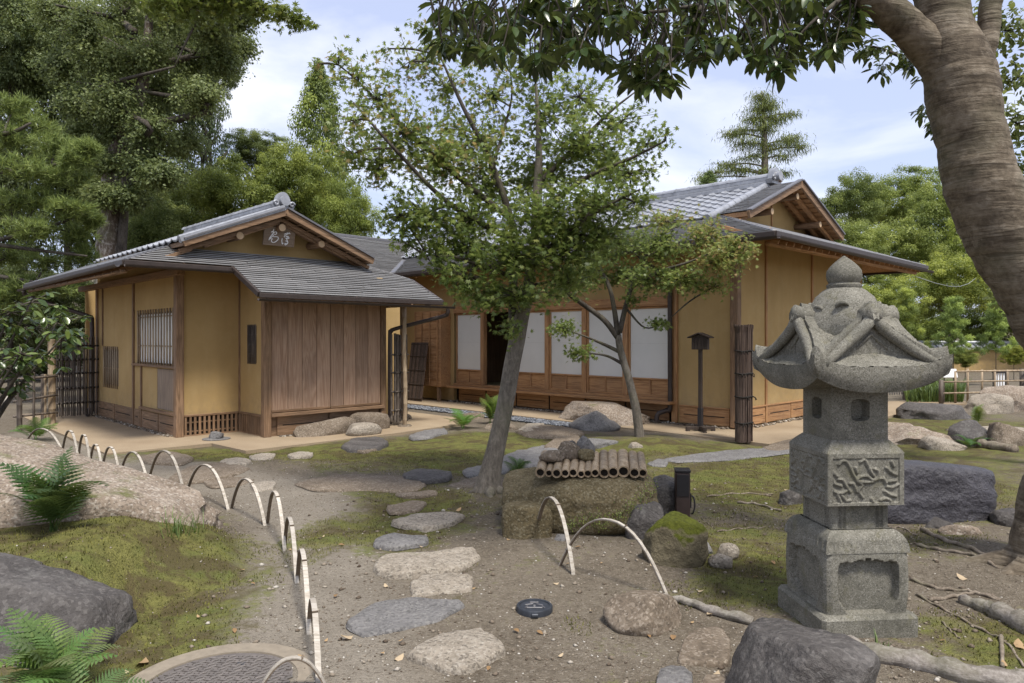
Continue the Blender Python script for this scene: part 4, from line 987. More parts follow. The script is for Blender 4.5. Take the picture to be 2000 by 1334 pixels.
def flat(label, poly, h, mat, seed, name='stepping_stone', cat='stepping stone', dome=.25, group=None, zb=0.):
    rs = random.Random(seed); P = [G(px, py, zb+h*.8) for px, py in poly]; c = sum(P, Vector())/len(P)
    ring = [Vector(p) for p in cr([tuple(p) for p in (P[-2:]+P+P[:3])], 6)]
    k0 = 12; ring = ring[k0:k0+6*len(P)]
    ring = [p.lerp(P[i//6].lerp(P[(i//6+1) % len(P)], (i % 6)/6), .55) for i, p in enumerate(ring)]
    n = len(ring); m = MB(); k = 0
    h *= .62; rings = [(1.05, -.12), (1.04, .3), (1.015, .72), (.985, .93), (.93, 1.0), (.7, 1+dome*.35), (.42, 1+dome*.6), (.2, 1+dome*.7)]
    for (f, hh) in rings:
        for i, p in enumerate(ring):
            d = (p-c)*f; jit = 1+.05*noise.noise(Vector((p.x*7+seed, p.y*7, f*2)))+.03*noise.noise(Vector((p.x*24+seed, p.y*24, f*3))); q = c+d*jit
            m.v.append((q.x-c.x, q.y-c.y, zb+h*hh+(.014*noise.noise(Vector((q.x*5, q.y*5, seed)))+.011*noise.noise(Vector((q.x*17, q.y*17, seed))))*(hh > .5)))
    for r in range(len(rings)-1):
        for i in range(n):
            j = (i+1) % n; m.f.append((r*n+i, r*n+j, (r+1)*n+j, (r+1)*n+i))
    m.f.append(tuple(range((len(rings)-1)*n, len(rings)*n)))
    a = sum((ring[i].x-c.x)*(ring[(i+1) % n].y-c.y)-(ring[(i+1) % n].x-c.x)*(ring[i].y-c.y) for i in range(n))
    if a < 0: m.f = [f[::-1] for f in m.f]
    o = m.build(name, mat, None, smooth=True, sharp=60); o.location = (c.x, c.y, hz(c.x, c.y)*.6)
    return tag(o, label, cat, group)
flat('long pale stepping stone crossing the path above the moss', [(733, 1092), (760, 1074), (860, 1068), (925, 1062), (933, 1078), (900, 1098), (830, 1108), (765, 1112), (737, 1105)], .075, M_rock_pale, 1)
flat('small wedge shaped pale stepping stone below the long pale one', [(803, 1132), (830, 1118), (885, 1116), (922, 1122), (918, 1143), (880, 1149), (810, 1156)], .05, M_rock_pale, 2)
flat('wide purple grey stepping stone pointed at its left end', [(677, 1215), (735, 1176), (800, 1168), (893, 1172), (900, 1186), (850, 1214), (780, 1229), (715, 1236)], .03, M_rock_grey, 3, dome=.1)
flat('pale speckled diamond shaped stepping stone in the foreground', [(800, 1270), (872, 1230), (940, 1222), (978, 1248), (985, 1263), (920, 1296), (872, 1298), (830, 1284)], .06, M_rock_pale, 4)
flat('oval tan stepping stone with a dark speckled edge in the moss', [(768, 1015), (800, 1003), (870, 997), (906, 1001), (880, 1017), (830, 1029)], .06, M_rock_pale, 5)
flat('small blue grey stepping stone in the moss above the long pale one', [(732, 1049), (770, 1037), (836, 1045), (828, 1055), (775, 1063), (735, 1060)], .05, M_rock_grey, 6)
flat('small brown stepping stone above the oval tan one', [(757, 986), (800, 978), (833, 980), (815, 995), (765, 999)], .04, M_rock_brown, 7)
flat('thin brown stepping stone beside the large flat brown slab', [(772, 961), (850, 955), (852, 964), (790, 968)], .035, M_rock_brown, 8)
flat('large flat brown slab stone at the bend of the path', [(585, 942), (640, 929), (700, 926), (790, 930), (830, 944), (790, 957), (700, 957), (620, 954)], .04, M_rock_brown, 9, dome=.2)
flat('dark blue grey rounded stone beyond the large flat brown slab', [(788, 921), (820, 913), (880, 918), (874, 930), (830, 936), (792, 930)], .07, M_rock_dark, 10)
flat('flat grey stone left of the leaning maple trunk', [(905, 914), (960, 904), (1000, 905), (985, 920), (920, 926)], .05, M_rock_grey, 11)
flat('large grey blue flagstone behind the stone trough', [(975, 893), (1010, 878), (1085, 873), (1110, 886), (1050, 906), (985, 908)], .05, M_rock_grey, 12)
flat('brown flagstone at the foot of the leaning maple trunk', [(880, 945), (930, 930), (1010, 930), (1010, 945), (930, 955)], .02, M_rock_brown, 13)
flat('flat grey brown stone lower left of the stone trough by the dark block', [(1325, 1275), (1345, 1228), (1400, 1217), (1424, 1240), (1420, 1284), (1332, 1284)], .04, M_rock_brown, 14, dome=.15)
flat('grey angular stone at the bottom edge beside the dark block', [(1282, 1330), (1290, 1300), (1330, 1290), (1352, 1305), (1348, 1345), (1290, 1360)], .06, M_rock_grey, 15)
flat('brown angular stone at the bottom edge against the dark block', [(1365, 1345), (1378, 1312), (1430, 1318), (1440, 1350), (1400, 1370)], .05, M_rock_brown, 16)
flat('pale stone just showing at the bottom edge of the path', [(810, 1340), (850, 1331), (890, 1334), (900, 1360), (830, 1365)], .05, M_rock_pale, 17)
flat('broad tan stone by the bamboo hoops before the earth apron', [(330, 932), (375, 908), (440, 902), (485, 912), (440, 928), (360, 940)], .05, M_rock_brown, 18)
flat('tan stone at the corner of the earth apron near the hoops', [(275, 890), (330, 880), (378, 892), (350, 904), (290, 902)], .05, M_rock_brown, 19)
flat('small pale stone in the moss before the lattice vents', [(430, 899), (465, 893), (490, 898), (480, 906), (440, 906)], .05, M_rock_pale, 20)
flat('small pale stone in the moss before the plank front', [(487, 888), (512, 882), (538, 884), (530, 892), (495, 894)], .05, M_rock_pale, 21)
flat('small oval pale stone in the moss farther along the plank front', [(562, 886), (585, 880), (610, 882), (605, 889), (570, 891)], .05, M_rock_pale, 22)
flat('small tan stone on the path inside the hoop row', [(490, 947), (512, 938), (538, 940), (532, 951), (500, 956)], .04, M_rock_pale, 23)
flat('tan stone half buried beside the hoop row', [(400, 938), (450, 928), (495, 934), (470, 944), (415, 948)], .03, M_rock_brown, 24)
flat('long grey flagstone in the moss before the large house', [(1300, 894), (1400, 881), (1525, 873), (1537, 883), (1430, 896), (1330, 900)], .03, M_rock_grey, 25, dome=.1)
flat('brown stone under the brushwood post', [(1490, 872), (1530, 858), (1575, 856), (1585, 866), (1520, 877)], .06, M_rock_brown, 26)
flat('small grey flagstone left of the long one before the large house', [(1265, 903), (1285, 895), (1305, 897), (1300, 907), (1275, 908)], .03, M_rock_grey, 27)
flat('flat slate edging stone at the end of the earth apron', [(800, 848), (830, 838), (868, 834), (872, 842), (840, 850), (808, 853)], .06, M_rock_grey, 28)
flat('flat mossy stone in the moss before the granite step boulder', [(1065, 868), (1090, 851), (1130, 850), (1135, 862), (1095, 872)], .07, M_rock_brown, 29)
flat('tan flat stone left of the granite step boulder', [(1010, 838), (1050, 829), (1110, 833), (1140, 843), (1090, 850), (1030, 848)], .07, M_rock_brown, 30)
flat('pale flat stone nearest the fern by the gravel strip', [(1012, 838), (1030, 827), (1062, 825), (1060, 836), (1030, 842)], .07, M_rock_pale, 31)
flat('thin dark flagstone behind the trough top', [(1030, 874), (1060, 868), (1085, 872), (1070, 879), (1040, 879)], .03, M_rock_grey, 32)
# rocks
rock('boulder', 'large tan granite boulder sloping down to the right on the mossy bank', 'boulder', (-4.08, 5.40, .27), (1.82, .74, .42), R(-5), M_rock_tan, 41, 5.5, 6, .10, 5, (.84, 1.08), (4, 10.5))
rock('boulder', 'dark purple grey rounded boulder behind the foreground fern', 'boulder', (-2.75, 3.74, -.03), (.72, .44, .38), R(-8), M_rock_dark, 42, 3.6, 9, .08, 5, (.72, .98), (0, 6))
rock('boulder', 'black slate block in the foreground before the lantern', 'boulder', (1.19, 2.93, .09), (.25, .32, .30), R(-14), M_rock_dark, 47, 4.6, 6, .07, 5, (.78, 1.02), (-8, 24))
rock('boulder', 'smooth purple black boulder behind the lantern', 'boulder', (3.5, 6.42, .15), (.60, .5, .29), R(6), M_rock_pur, 44, 9., 1, .06, 5, (1.05, 1.2), (-6, 4))
st = thing('stone_trough', 'broad mossy stone trough on two side stones under cut bamboo tubes', 'stone trough', (.565, 6.1, 0), 0)
rock('trough_slab', None, None, (0, .03, .21), (.63, .60, .235), 0, M_rock_mossy, 45, 4.2, 4, .05, 5, (.86, 1.05), (2, 0), None, st)
rock('side_stone', None, None, (-.45, -.5, .08), (.19, .16, .17), R(5), M_rock_mossy, 46, 6, 4, .04, 4, (.85, 1.05), (0, 0), None, st); rock('side_stone', None, None, (.47, -.47, .1), (.15, .15, .15), 0, M_rock_dark, 48, 6, 4, .04, 4, (.85, 1.05), (0, 0), None, st)
rock('rock', 'dark stone tucked behind the right end of the trough', 'rock', (1.36, 6.35, .1), (.2, .2, .28), 0, M_rock_dark, 50, 3, 6, .1, 3)
rock('rock', 'round rock capped with thick green moss beside the garden light', 'rock', (1.13, 4.96, .11), (.205, .2, .2), R(20), M_moss_rock, 51, 3, 6, .08, 5, (.8, 1.0))
for i, (x, y, s_, m_, lb) in enumerate([(1.42, 4.85, .07, M_rock_pale, 'white stone at the right foot of the moss capped rock'), (1.53, 5.05, .075, M_rock_pale, 'tan stone second to the right of the moss capped rock'), (1.40, 5.15, .06, M_rock_grey, 'grey stone tucked behind the moss capped rock'), (.37, 5.42, .045, M_rock_grey, 'small blue grey cobble before the stone trough')]):
    rock('cobble', lb, 'stone', (x, y, s_*.4), (s_*1.2, s_, s_*.8), i, m_, 60+i, 2.6, 5, .08, 3)
rock('rock', 'round tan boulder set in the soil left of the black block', 'rock', (.72, 3.85, .05), (.215, .17, .11), R(10), M_rock_brown, 70, 2.5, 4, .06, 4)
rock('rock', 'long granite step boulder before the white screens', 'step stone', G(1190, 828)+Vector((-.1, .25, .13)), (.86, .40, .22), R(134), M_rock_tan, 71, 8, 5, .06, 5, (.85, 1.1), (0, 0))
rock('rock', 'grey fractured rock leaning on the granite step boulder', 'rock', G(1150, 838)+Vector((.05, .05, .08)), (.5, .3, .25), R(150), M_rock_grey, 72, 3, 8, .1, 4, (.6, .9), (0, 14))
rock('step_stone', 'long rounded shoe stone before the plank front, left one', 'step stone', MA @ Vector((1.78, -1.24, .11)), (.52, .2, .19), TH, M_rock_brown, 73, 3.4, 4, .06, 4)
rock('step_stone', 'rounded shoe stone before the plank front, right one', 'step stone', MA @ Vector((2.62, -1.2, .11)), (.36, .19, .21), TH, M_rock_brown, 74, 3.4, 4, .06, 4)
rock('step_stone', 'pale smooth step stone before the two shoe stones', 'step stone', MA @ Vector((2.2, -1.68, .1)), (.29, .2, .11), TH, M_rock_pale, 75, 3., 3, .04, 4)
flat('dark flat stone under the pale smooth step stone', [(668, 866), (690, 852), (740, 850), (757, 858), (740, 868), (690, 872)], .1, M_rock_dark, 33, 'step_stone', 'step stone', .1)
flat('brown flat stone lowest of the steps before the plank front', [(686, 874), (705, 866), (740, 866), (738, 874), (710, 880)], .05, M_rock_brown, 34, 'step_stone', 'step stone', .1)
for i, (px, py, sx, sy, sz, m_, lb) in enumerate([
    (1800, 866, .62, .4, .17, M_rock_tan, 'flat tan rock left of the round pale one at the lawn'), (1848, 878, .29, .22, .15, M_rock_pale, 'round pale boulder on the lawn at the right'), (1842, 818, .75, .4, .26, M_rock_dark, 'dark ledge rock before the bamboo rail fence'),
    (1990, 800, 1.1, .5, .42, M_rock_tan, 'big sloping tan rock at the right edge by the rail fence'), (1938, 806, .5, .35, .3, M_rock_pale, 'rough pale grey rock before the big sloping one'), (1905, 868, .34, .28, .26, M_rock_dark, 'dark hollowed water basin stone with fern beside it'),
    (1972, 872, .36, .24, .3, M_rock_brown, 'pointed brown rock right of the water basin stone'), (1945, 843, .7, .2, .06, M_rock_pale, 'long flat pale stone far on the lawn, left one'), (2010, 847, .5, .18, .05, M_rock_pale, 'flat pale stone far on the lawn at the right edge'),
    (1762, 838, .35, .2, .1, M_rock_tan, 'low tan rock behind the lantern roof edge'), (1990, 1030, .16, .13, .12, M_rock_dark, 'dark square chunk of rock near the right trunk'), (1885, 1050, .17, .08, .08, M_rock_tan, 'long tan cobble under the purple black boulder'), (1838, 1035, .12, .09, .07, M_rock_dark, 'dark cobble before the purple black boulder'),
    (1865, 1068, .05, .04, .03, M_rock_pale, 'small pale cobble below the purple black boulder'), (1243, 880, .11, .08, .09, M_rock_pale, 'pale wedge rock at the foot of the slender maple'), (1170, 874, .3, .2, .1, M_rock_grey, 'low grey rock behind the bamboo tubes'),
    (980, 838, .28, .2, .08, M_rock_brown, 'brown rock behind the leaning maple trunk'), (915, 818, .3, .2, .1, M_rock_brown, 'brown rock among the ferns by the gravel strip'), (990, 968, .18, .05, .05, M_rock_brown, 'low brown root like stone right of the maple trunk foot'),
    (60, 886, .3, .2, .1, M_rock_dark, 'dark rock under the first hoop at the left'), (1700, 862, .3, .2, .1, M_rock_brown, 'brown rock between the apron and the lantern'), (1546, 985, .12, .1, .12, M_rock_dark, 'dark broken stump like rock left of the lantern')]):
    g = G(px, py); rock('rock', lb, 'rock', g+Vector((0, sy*.5, sz*.25)), (sx, sy, sz), R(13*i % 40-15), m_, 80+i, 2.8, 7, .12, 4, (.62, .95))

# ---------------------------------------------------------------- bamboo tubes and weights on the trough
def tube_bamboo(a, b, r, label, group):
    t = thing('bamboo_tube', label, 'bamboo tube', a, 0, group); d = Vector(b)-Vector(a); n = 14; m = MB(); L_ = d.length; dn = d.normalized()
    ks = [0, .12, .4, .415, .43, .75, .765, .78, 1]; rr = [1, 1, .98, 1.07, .98, .98, 1.07, .98, 1]
    m.tube([dn*L_*k for k in ks], [r*x for x in rr], n, cap=False)
    k0 = len(m.v); m.tube([dn*.0, dn*L_], [r*.74, r*.74], n, cap=False)
    for j in range(n): j2 = (j+1) % n; m.f.append((j2, j, k0+j, k0+j2))
    m.build('culm', M_bam, t, smooth=True, sharp=50)
    MB().tube([dn*.03, dn*.032], r*.735, n).build('bore_shade', M_bamin, t)  # black disc paints the shade inside the hollow culm
xs_ = [(.20, .041), (.275, .03), (.34, .038), (.415, .035), (.485, .036), (.55, .03), (.61, .032), (.675, .034), (.75, .041), (.83, .045), (.92, .049), (1.01, .042), (1.085, .036)]
nm = ['first', 'second', 'third', 'fourth', 'fifth', 'sixth', 'seventh', 'eighth', 'ninth', 'tenth', 'eleventh', 'twelfth', 'thirteenth', 'fourteenth', 'fifteenth', 'sixteenth']
for i, (x, r) in enumerate(xs_):
    x = x*.93+.04; sp = (x-.6)*.12
    tube_bamboo((x, 5.70+.02*math.sin(i*2.1), .437+r*.8), (x+.09+sp*.3, 6.42+.03*math.sin(i), .465+r*.8), r, f'cut bamboo tube on the stone trough, {nm[i]} from the left', 'bamboo tubes on the trough')
for i, (x, y, z, s_, m_, lb) in enumerate([(.335, 6.0, .555, (.11, .09, .045), M_rock_brown, 'flat mossy weight stone on the bamboo tubes, left end'), (.50, 6.16, .57, (.1, .09, .085), M_rock_brown, 'upright brown weight stone on the bamboo tubes'), (.64, 6.1, .55, (.075, .07, .055), M_rock_mossy, 'round mossy weight stone in the middle of the bamboo tubes'), (.66, 6.42, .57, (.09, .08, .1), M_rock_grey, 'peaked grey weight stone at the back of the bamboo tubes'), (.55, 6.46, .55, (.09, .07, .07), M_rock_dark, 'dark weight stone at the back of the bamboo tubes')]):
    rock('weight_stone', lb, 'stone', (x, y, z), s_, i, m_, 120+i, 2.8, 6, .08, 3)

# ---------------------------------------------------------------- bent bamboo hoops
def hoop(a, b, apy, label, wd=.026, pale=True):
    pa = G(*a); pb = G(*b)
    pa.z = hz(pa.x, pa.y); pb.z = hz(pb.x, pb.y); mid = (pa+pb)/2; Hh = EYE-(apy-HOR)/FPX*mid.y-mid.z; Hh = max(Hh, .12)
    o = thing('bamboo_hoop', label, 'bamboo hoop', mid, 0, 'bent bamboo hoops edging the path')
    half = (pb-pa)/2; hd = Vector((half.x, half.y, 0)); w_ = hd.normalized().cross(Vector((0, 0, 1)))*wd/2
    for (name, off, mt) in (('outer_face', 0, M_strip if pale else M_stripd), ('inner_shade_face', -.0065, M_stripd)):  # inner side's shade is put into its darker brown
        m = MB(); n = 22; c = []
        for i in range(n+1):
            t = math.pi*i/n; x = -math.cos(t); z = Hh*(1-abs(x)**2.25); p = hd*x+Vector((0, 0, z-.02*(i in (0, n))))
            c.append(p)
        for i, p in enumerate(c):
            tg = (c[min(i+1, n)]-c[max(i-1, 0)]).normalized(); nr = w_.normalized().cross(tg).normalized()
            if nr.z < 0 and 0 < i < n: nr = -nr
            if i in (0, n): nr = hd.normalized()*(-1 if i == 0 else 1)
            for s_ in ((-1, 0), (1, 0), (1, -.0055), (-1, -.0055)): m.v.append(tuple(p+w_*s_[0]*(1 if off == 0 else .97)+nr*(s_[1]+off)))
        for i in range(n):
            for j in range(4): j2 = (j+1) % 4; m.f.append((i*4+j, i*4+j2, (i+1)*4+j2, (i+1)*4+j))
        m.f.append((0, 1, 2, 3)); m.f.append((n*4+3, n*4+2, n*4+1, n*4)); m.build(name, mt, o)
    for t in (.6,):
        i = int(t*n); p = c[i]; d = (c[i+1]-c[i-1]).normalized()
        MB().obox(p, w_*1.06, d*.003, w_.normalized().cross(d)*.009, .0005).build('node_ring', M_stripd, o)
HP = [((50, 866), (125, 890), 837), ((120, 893), (154, 906), 840), ((152, 903), (176, 914), 848), ((175, 910), (199, 920), 867), ((199, 916), (233, 925), 872), ((236, 920), (288, 940), 882), ((290, 938), (361, 968), 880), ((363, 965), (446, 994), 907), ((452, 990), (518, 1028), 935), ((522, 1022), (556, 1072), 960), ((556, 1062), (580, 1140), 1013), ((581, 1132), (604, 1240), 1077), ((604, 1225), (623, 1345), 1176)]
for i, (a, b, y) in enumerate(HP): hoop(a, b, y, f'bent bamboo strip hoop, {nm[i]} of the row from the bamboo screen fence')
hoop((498, 1365), (640, 1345), 1283, 'bent bamboo strip hoop standing over the round manhole cover'); hoop((1046, 1048), (1120, 1120), 972, 'tall narrow bamboo hoop before the stone trough'); hoop((1092, 1104), (1306, 1168), 1014, 'wide bamboo hoop before the moss capped rock', .024)
hoop((2, 805), (40, 800), 770, 'small far bamboo hoop behind the open bamboo fence')

# ---------------------------------------------------------------- covers in the ground
mc = thing('manhole_cover', 'large round patterned iron manhole cover in a concrete ring', 'manhole cover', (-1.3, 3.16, hz(-1.3, 3.16)))
m = MB(); m.lathe([(.44, -.05), (.44, .018), (.43, .024), (.335, .024), (.332, .012), (.33, -.02)], 64); m.build('concrete_ring', M_grey, mc, smooth=True, sharp=30)
plate = MB().lathe([(.33, -.02), (.33, .018), (.31, .02), (.0, .02)][:3], 64).build('iron_plate', stone('worn_cover_iron', [(.25, (.07, .062, .056)), (.5, (.12, .105, .095)), (.75, (.19, .165, .15))], 5, .55, .45, bump=.004), mc, smooth=True, sharp=30)
brick = MB(); brick.box(-.0165, .0165, -.0075, .0075, 0, .009, .0025); first = None; lug = MB(); cnt = 0
cells = []
for i in range(-10, 11):
    for j in range(-16, 17):
        x = i*.034+(j % 2)*.017; y = j*.0215
        if math.hypot(x, y) < .298: cells.append((math.hypot(x+.0, y-.25), x, y, (i+j) % 2))
cells.sort()
Mi = plate.data.materials[0]
for k, (d, x, y, r) in enumerate(cells):
    mt = Matrix.Translation((x, y, .0195)) @ Matrix.Rotation(R(35 if r else -12), 4, 'Z')
    if k < 290:
        if first is None: first = brick.build('raised_lug', Mi, plate); first.matrix_local = mt
        else: cp(first, plate, mt)
    else: lug.add([mt @ Vector(v) for v in brick.v], brick.f)
tag(lug.build('raised_lugs', Mi, plate), None, None, None, 'stuff')
MB().box(-.02, .02, -.012, .012, .02, .028, .003).build('lifting_key_cap', M_iron, mc, loc=(.02, .2, 0))
vc = thing('valve_cover', 'small round black iron valve cover on the bare soil', 'valve cover', (.128, 4.06, .0))
MB().lathe([(.104, -.03), (.104, .02), (.1, .026), (.088, .026), (.086, .02)], 40).build('lid', M_iron, vc, smooth=True, sharp=35)
for i, (x, y, w_, h_, a) in enumerate([(-.03, .02, .05, .01, 20), (.03, .015, .04, .01, -30), (0, -.03, .09, .008, 0), (-.045, -.02, .03, .008, 60), (.05, -.02, .03, .008, -60), (0, .05, .05, .008, 0), (0, 0, .03, .012, 90)]):
    MB().obox((x, y, .021), Vector((math.cos(R(a)), math.sin(R(a)), 0))*w_/2, Vector((-math.sin(R(a)), math.cos(R(a)), 0))*h_/2, (0, 0, .004), .001).build('raised_mark', M_lead, vc)
MB().box(-.02, .02, -.125, -.1, 0, .02, .004).build('hinge', M_iron, vc)

# ---------------------------------------------------------------- garden light
gl = thing('garden_light', 'dark brown square garden light post with black cap and cable', 'garden light', (1.465, 6.12, 0), R(-8))
MB().box(-.062, .062, -.062, .062, -.02, .40, .01).build('post', M_brownp, gl); MB().box(-.066, .066, -.066, .066, .4, .425, .008).build('cap', M_black, gl); MB().box(-.05, .05, -.07, -.0625, .2, .385, .004).build('lamp_face', M_black, gl)
MB().tube(cr([(.063, -.03, .2), (.09, -.04, .19), (.1, -.05, .12), (.085, -.05, .06), (.07, -.04, .05)], 4), .007, 6).build('cable', M_black, gl, smooth=True); MB().box(.063, .072, -.05, .01, .1, .22, .003).build('clip', M_black, gl)

# ---------------------------------------------------------------- notice board and brushwood post
nb = thing('notice_board', 'dark wooden roofed notice board on a post beside the large house wall', 'notice board', G(1368, 842, .03), TH-R(90)+R(4))
MB().box(-.028, .028, -.028, .028, 0, 1.34, .004).build('post', M_w_dark, nb); MB().box(-.036, .036, -.036, .036, .02, .38, .004).build('post_sleeve', M_black, nb)
for a in (0, 90):
    c_, s_ = math.cos(R(a+45)), math.sin(R(a+45)); MB().obox((0, 0, .05+.001*a/9), (.24*c_, .24*s_, 0), (-.03*s_, .03*c_, 0), (0, 0, .026), .004).build('foot', M_w_dark, nb)
    for sg in (-1, 1): MB().obox((.21*c_*sg, .21*s_*sg, .012), (.03*c_, .03*s_, 0), (-.03*s_, .03*c_, 0), (0, 0, .012), .003).build('foot_pad', M_w_dark, nb)
MB().slab([(-.14, -.035, 1.33), (.14, -.035, 1.33), (.14, -.035, 1.52), (0, -.035, 1.58), (-.14, -.035, 1.52)], 0, (0, .07, 0)).build('board', M_w_dark, nb)
for k in range(5): MB().box(-.135+k*.055, -.085+k*.055, -.042, -.0355, 1.335, 1.515, .002).build('slat', M_w_dark, nb)
for sg in (-1, 1): MB().bar((0, 0, 1.6), (sg*.2, 0, 1.525), .16, .02).build('roof_board', M_w_dark, nb)
bp = thing('brushwood_post', 'upright bundle of brown brushwood tied with black rope by the house corner', 'brushwood screen', G(1453, 862, .03), TH+R(90)-R(90))
m = MB(); rs = random.Random(5)
for i in range(150):
    a = rs.uniform(0, 6.283); rr = math.sqrt(rs.random()) if i > 80 else 1; x, y = .155*rr*math.cos(a), .10*rr*math.sin(a); h = 1.70+rs.uniform(-.02, .02); fl = 1.0
    pts = [(x*1.02, y*1.02, 0), (x*.98+rs.uniform(-.006, .006), y+rs.uniform(-.006, .006), .5), (x+rs.uniform(-.008, .008), y+rs.uniform(-.006, .006), 1.1), (x*1.03, y*1.03, 1.6), (x*1.16, y*1.16, h)]
    m.tube(pts, [.011, .01, .01, .009, .007], 5)
tag(m.build('brushwood_twigs', M_brush, bp), None, None, None, 'stuff')
for z in (.28, .66, 1.0, 1.33):
    pts = [(.168*math.cos(t), .112*math.sin(t), z+.006*math.sin(3*t)) for t in [i*2*math.pi/20 for i in range(21)]]
    o = MB().tube(pts, .012, 6).build('rope_tie', M_tie, bp, smooth=True)
    for k in range(5):
        a = rs.uniform(-2.8, -.3); MB().tube([(.17*math.cos(a), .115*math.sin(a), z), (.2*math.cos(a), .15*math.sin(a), z-.015), (.22*math.cos(a)+rs.uniform(-.03, .03), .16*math.sin(a), z-.05)], .006, 5).build('rope_tail', M_tie, o, smooth=True)

# ---------------------------------------------------------------- bamboo screens and fences
def bamboo_screen(name, label, a, b, h, n, rails, z0=.06):
    a = Vector(a); b = Vector(b); t = thing(name, label, 'bamboo screen', a); d = b-a; d.z = 0; dn = d.normalized(); nr = dn.cross(Vector((0, 0, 1))); rs = random.Random(len(label)); L_ = d.length
    for i in range(n):
        x = L_*(i+.5)/n; r = L_/n*.42*rs.uniform(.8, 1.05); o = dn*x+nr*(.015*(1 if i % 3 else -1)); lean = rs.uniform(-.006, .006); zb = z0+rs.uniform(0, .03)
        pts = []; rad = []
        nz0 = rs.uniform(.1, .35)
        for z, k in [(zb, 1)]+[(nz0+j*.33+e, 1.12 if e == 0 else 1) for j in range(int((h-nz0)/.33)) for e in (-.012, 0, .012)]+[(h+rs.uniform(-.02, .01), 1)]:
            pts.append(o+dn*lean*z+Vector((0, 0, z))); rad.append(r*k)
        MB().tube(pts, rad, 7).build('bamboo_cane', M_bamd, t, smooth=True, sharp=60)
    for z in rails:
        rl = MB().tube([dn*-.01+nr*.032+Vector((0, 0, z)), dn*(L_+.01)+nr*.032+Vector((0, 0, z))], .014, 7).build('rail', M_bamd, t, smooth=True)
        for i in range(0, n, 2):
            x = L_*(i+1)/n; p = dn*x+nr*.034+Vector((0, 0, z)); MB().obox(p, dn*.012, nr*.026, (0, 0, .019), .006).build('rope_knot', M_tie, rl)
    return t
ga = MA @ Vector((-1.02, 5.1, 0)); gb = MA @ Vector((-.02, 4.45, 0)); ga = G(110, 822); gb = G(190, 816)
bamboo_screen('bamboo_gate', 'closed screen of dark upright bamboo canes at the left end of the small house', ga, gb, 1.58, 21, (.32, .6, .88, 1.14, 1.4))
ea = MA @ Vector((3.1, -1.12, 0)); eb = MA @ Vector((3.44, -1.14, 0))
bamboo_screen('bamboo_side_screen', 'narrow wing screen of dark bamboo canes beside the plank front', ea, eb, 1.62, 6, (.3, .62, .95, 1.26), .08)
pl_ = MA @ Vector((3.27, -1.3, 0)); t = thing('bamboo_pole', 'single grey bamboo pole standing on a stone beside the wing screen', 'bamboo pole', (pl_.x, pl_.y, .04))
m = MB(); pts = []; rad = []
for j in range(7):
    for e, k in ((-.012, 1), (0, 1.1), (.012, 1)): pts.append((.012*math.sin(j), 0, .1+j*.28+e)); rad.append(.036*k)
m.tube([(0, 0, 0)]+pts+[(0, 0, 1.87)], [.036]+rad+[.034], 12).build('culm', M_bam, t, smooth=True, sharp=60); MB().lathe([(.12, -.03), (.125, .0), (.1, .02)], 16).build('base_stone', M_rock_brown, t, smooth=True)
g = MA @ Vector((3.92, -.35, .05)); rock('base_stone', 'round base stone under the eave post of the small house', 'stone', g, (.16, .15, .07), 0, M_rock_brown, 140, 2.8, 3, .05, 3)
of = thing('bamboo_fence', 'low open bamboo rail fence at the left edge beside the screen gate', 'bamboo fence', G(38, 842))
o0 = G(38, 842); P = lambda px, py: G(px, py)-o0
for (px, py, top, r, mt) in ((38, 842, 765, .042, M_bamd), (66, 838, 728, .02, M_bamd), (84, 834, 732, .035, M_bamd), (88, 834, 732, .022, M_bam), (101, 832, 664, .062, M_bam)):
    b = P(px, py); Yd = G(px, py).y; h = (py-top)/FPX*Yd; m = MB(); n = max(3, int(h/.3)); pp_ = []; rr = []
    for j in range(n+1):
        for e, k in ((-.01, 1), (0, 1.08), (.01, 1)): pp_.append(b+Vector((0, 0, h*j/n+e))); rr.append(r*k)
    m.tube(pp_, rr, 10).build('post', mt, of, smooth=True, sharp=60)
for (a, za, b, zb) in (((38, 842), .49, (101, 832), .55), ((38, 842), .86, (101, 832), .88), ((38, 842), .24, (101, 832), .24)):
    p, q = P(*a), P(*b); MB().tube([p+Vector((-.1, 0, za)), q+Vector((.1, 0, zb))], .02, 8).build('rail', M_bamd, of, smooth=True)
# far rail fence on the right, notice sheet and lamp
rf_ = thing('rail_fence', 'thin bamboo rail fence far behind the lantern on the right', 'bamboo fence', G(1838, 792)); o0 = G(1838, 792)
for (px, py, top, r) in ((1838, 792, 742, .05), (1866, 790, 725, .025), (1890, 789, 720, .025), (1918, 788, 722, .025), (1943, 787, 722, .025), (1968, 787, 722, .025), (1996, 787, 720, .05), (2024, 787, 722, .025)):
    b = G(px, py)-o0; h = (py-top)/FPX*G(px, py).y; MB().tube([b, b+Vector((0, 0, h))], r, 8).build('post', M_bamd if r > .03 else M_bam, rf_, smooth=True)
for z in (.28, .54, .78):
    MB().tube([Vector((0 if z < .7 else .35, 0, z)), G(2030, 787)-o0+Vector((0, 0, z))], .02, 7).build('rail', M_bam, rf_, smooth=True)
wf = thing('wire_fence', 'low grey diamond mesh fence behind the lantern roof', 'fence', G(1700, 782)); o0 = G(1700, 782)
e_ = G(1766, 780)-o0
MB().bar(e_, e_+Vector((0, 0, .5)), .06, .06, up=(0, 1, 0)).build('post', M_bamd, wf)
for k in range(14):
    for sg in (0, 1):
        a = e_*(k/14); b = e_*((k+1)/14); 
        if sg: a, b = b, a
        MB().tube([a+Vector((0, 0, .12)), b+Vector((0, 0, .42))], .008, 5).build('wire', M_lead, wf)
wsn = thing('white_sign', 'small tilted white notice sheet on stakes by the rail fence', 'sign', G(1876, 792)+Vector((0, .4, 0)))
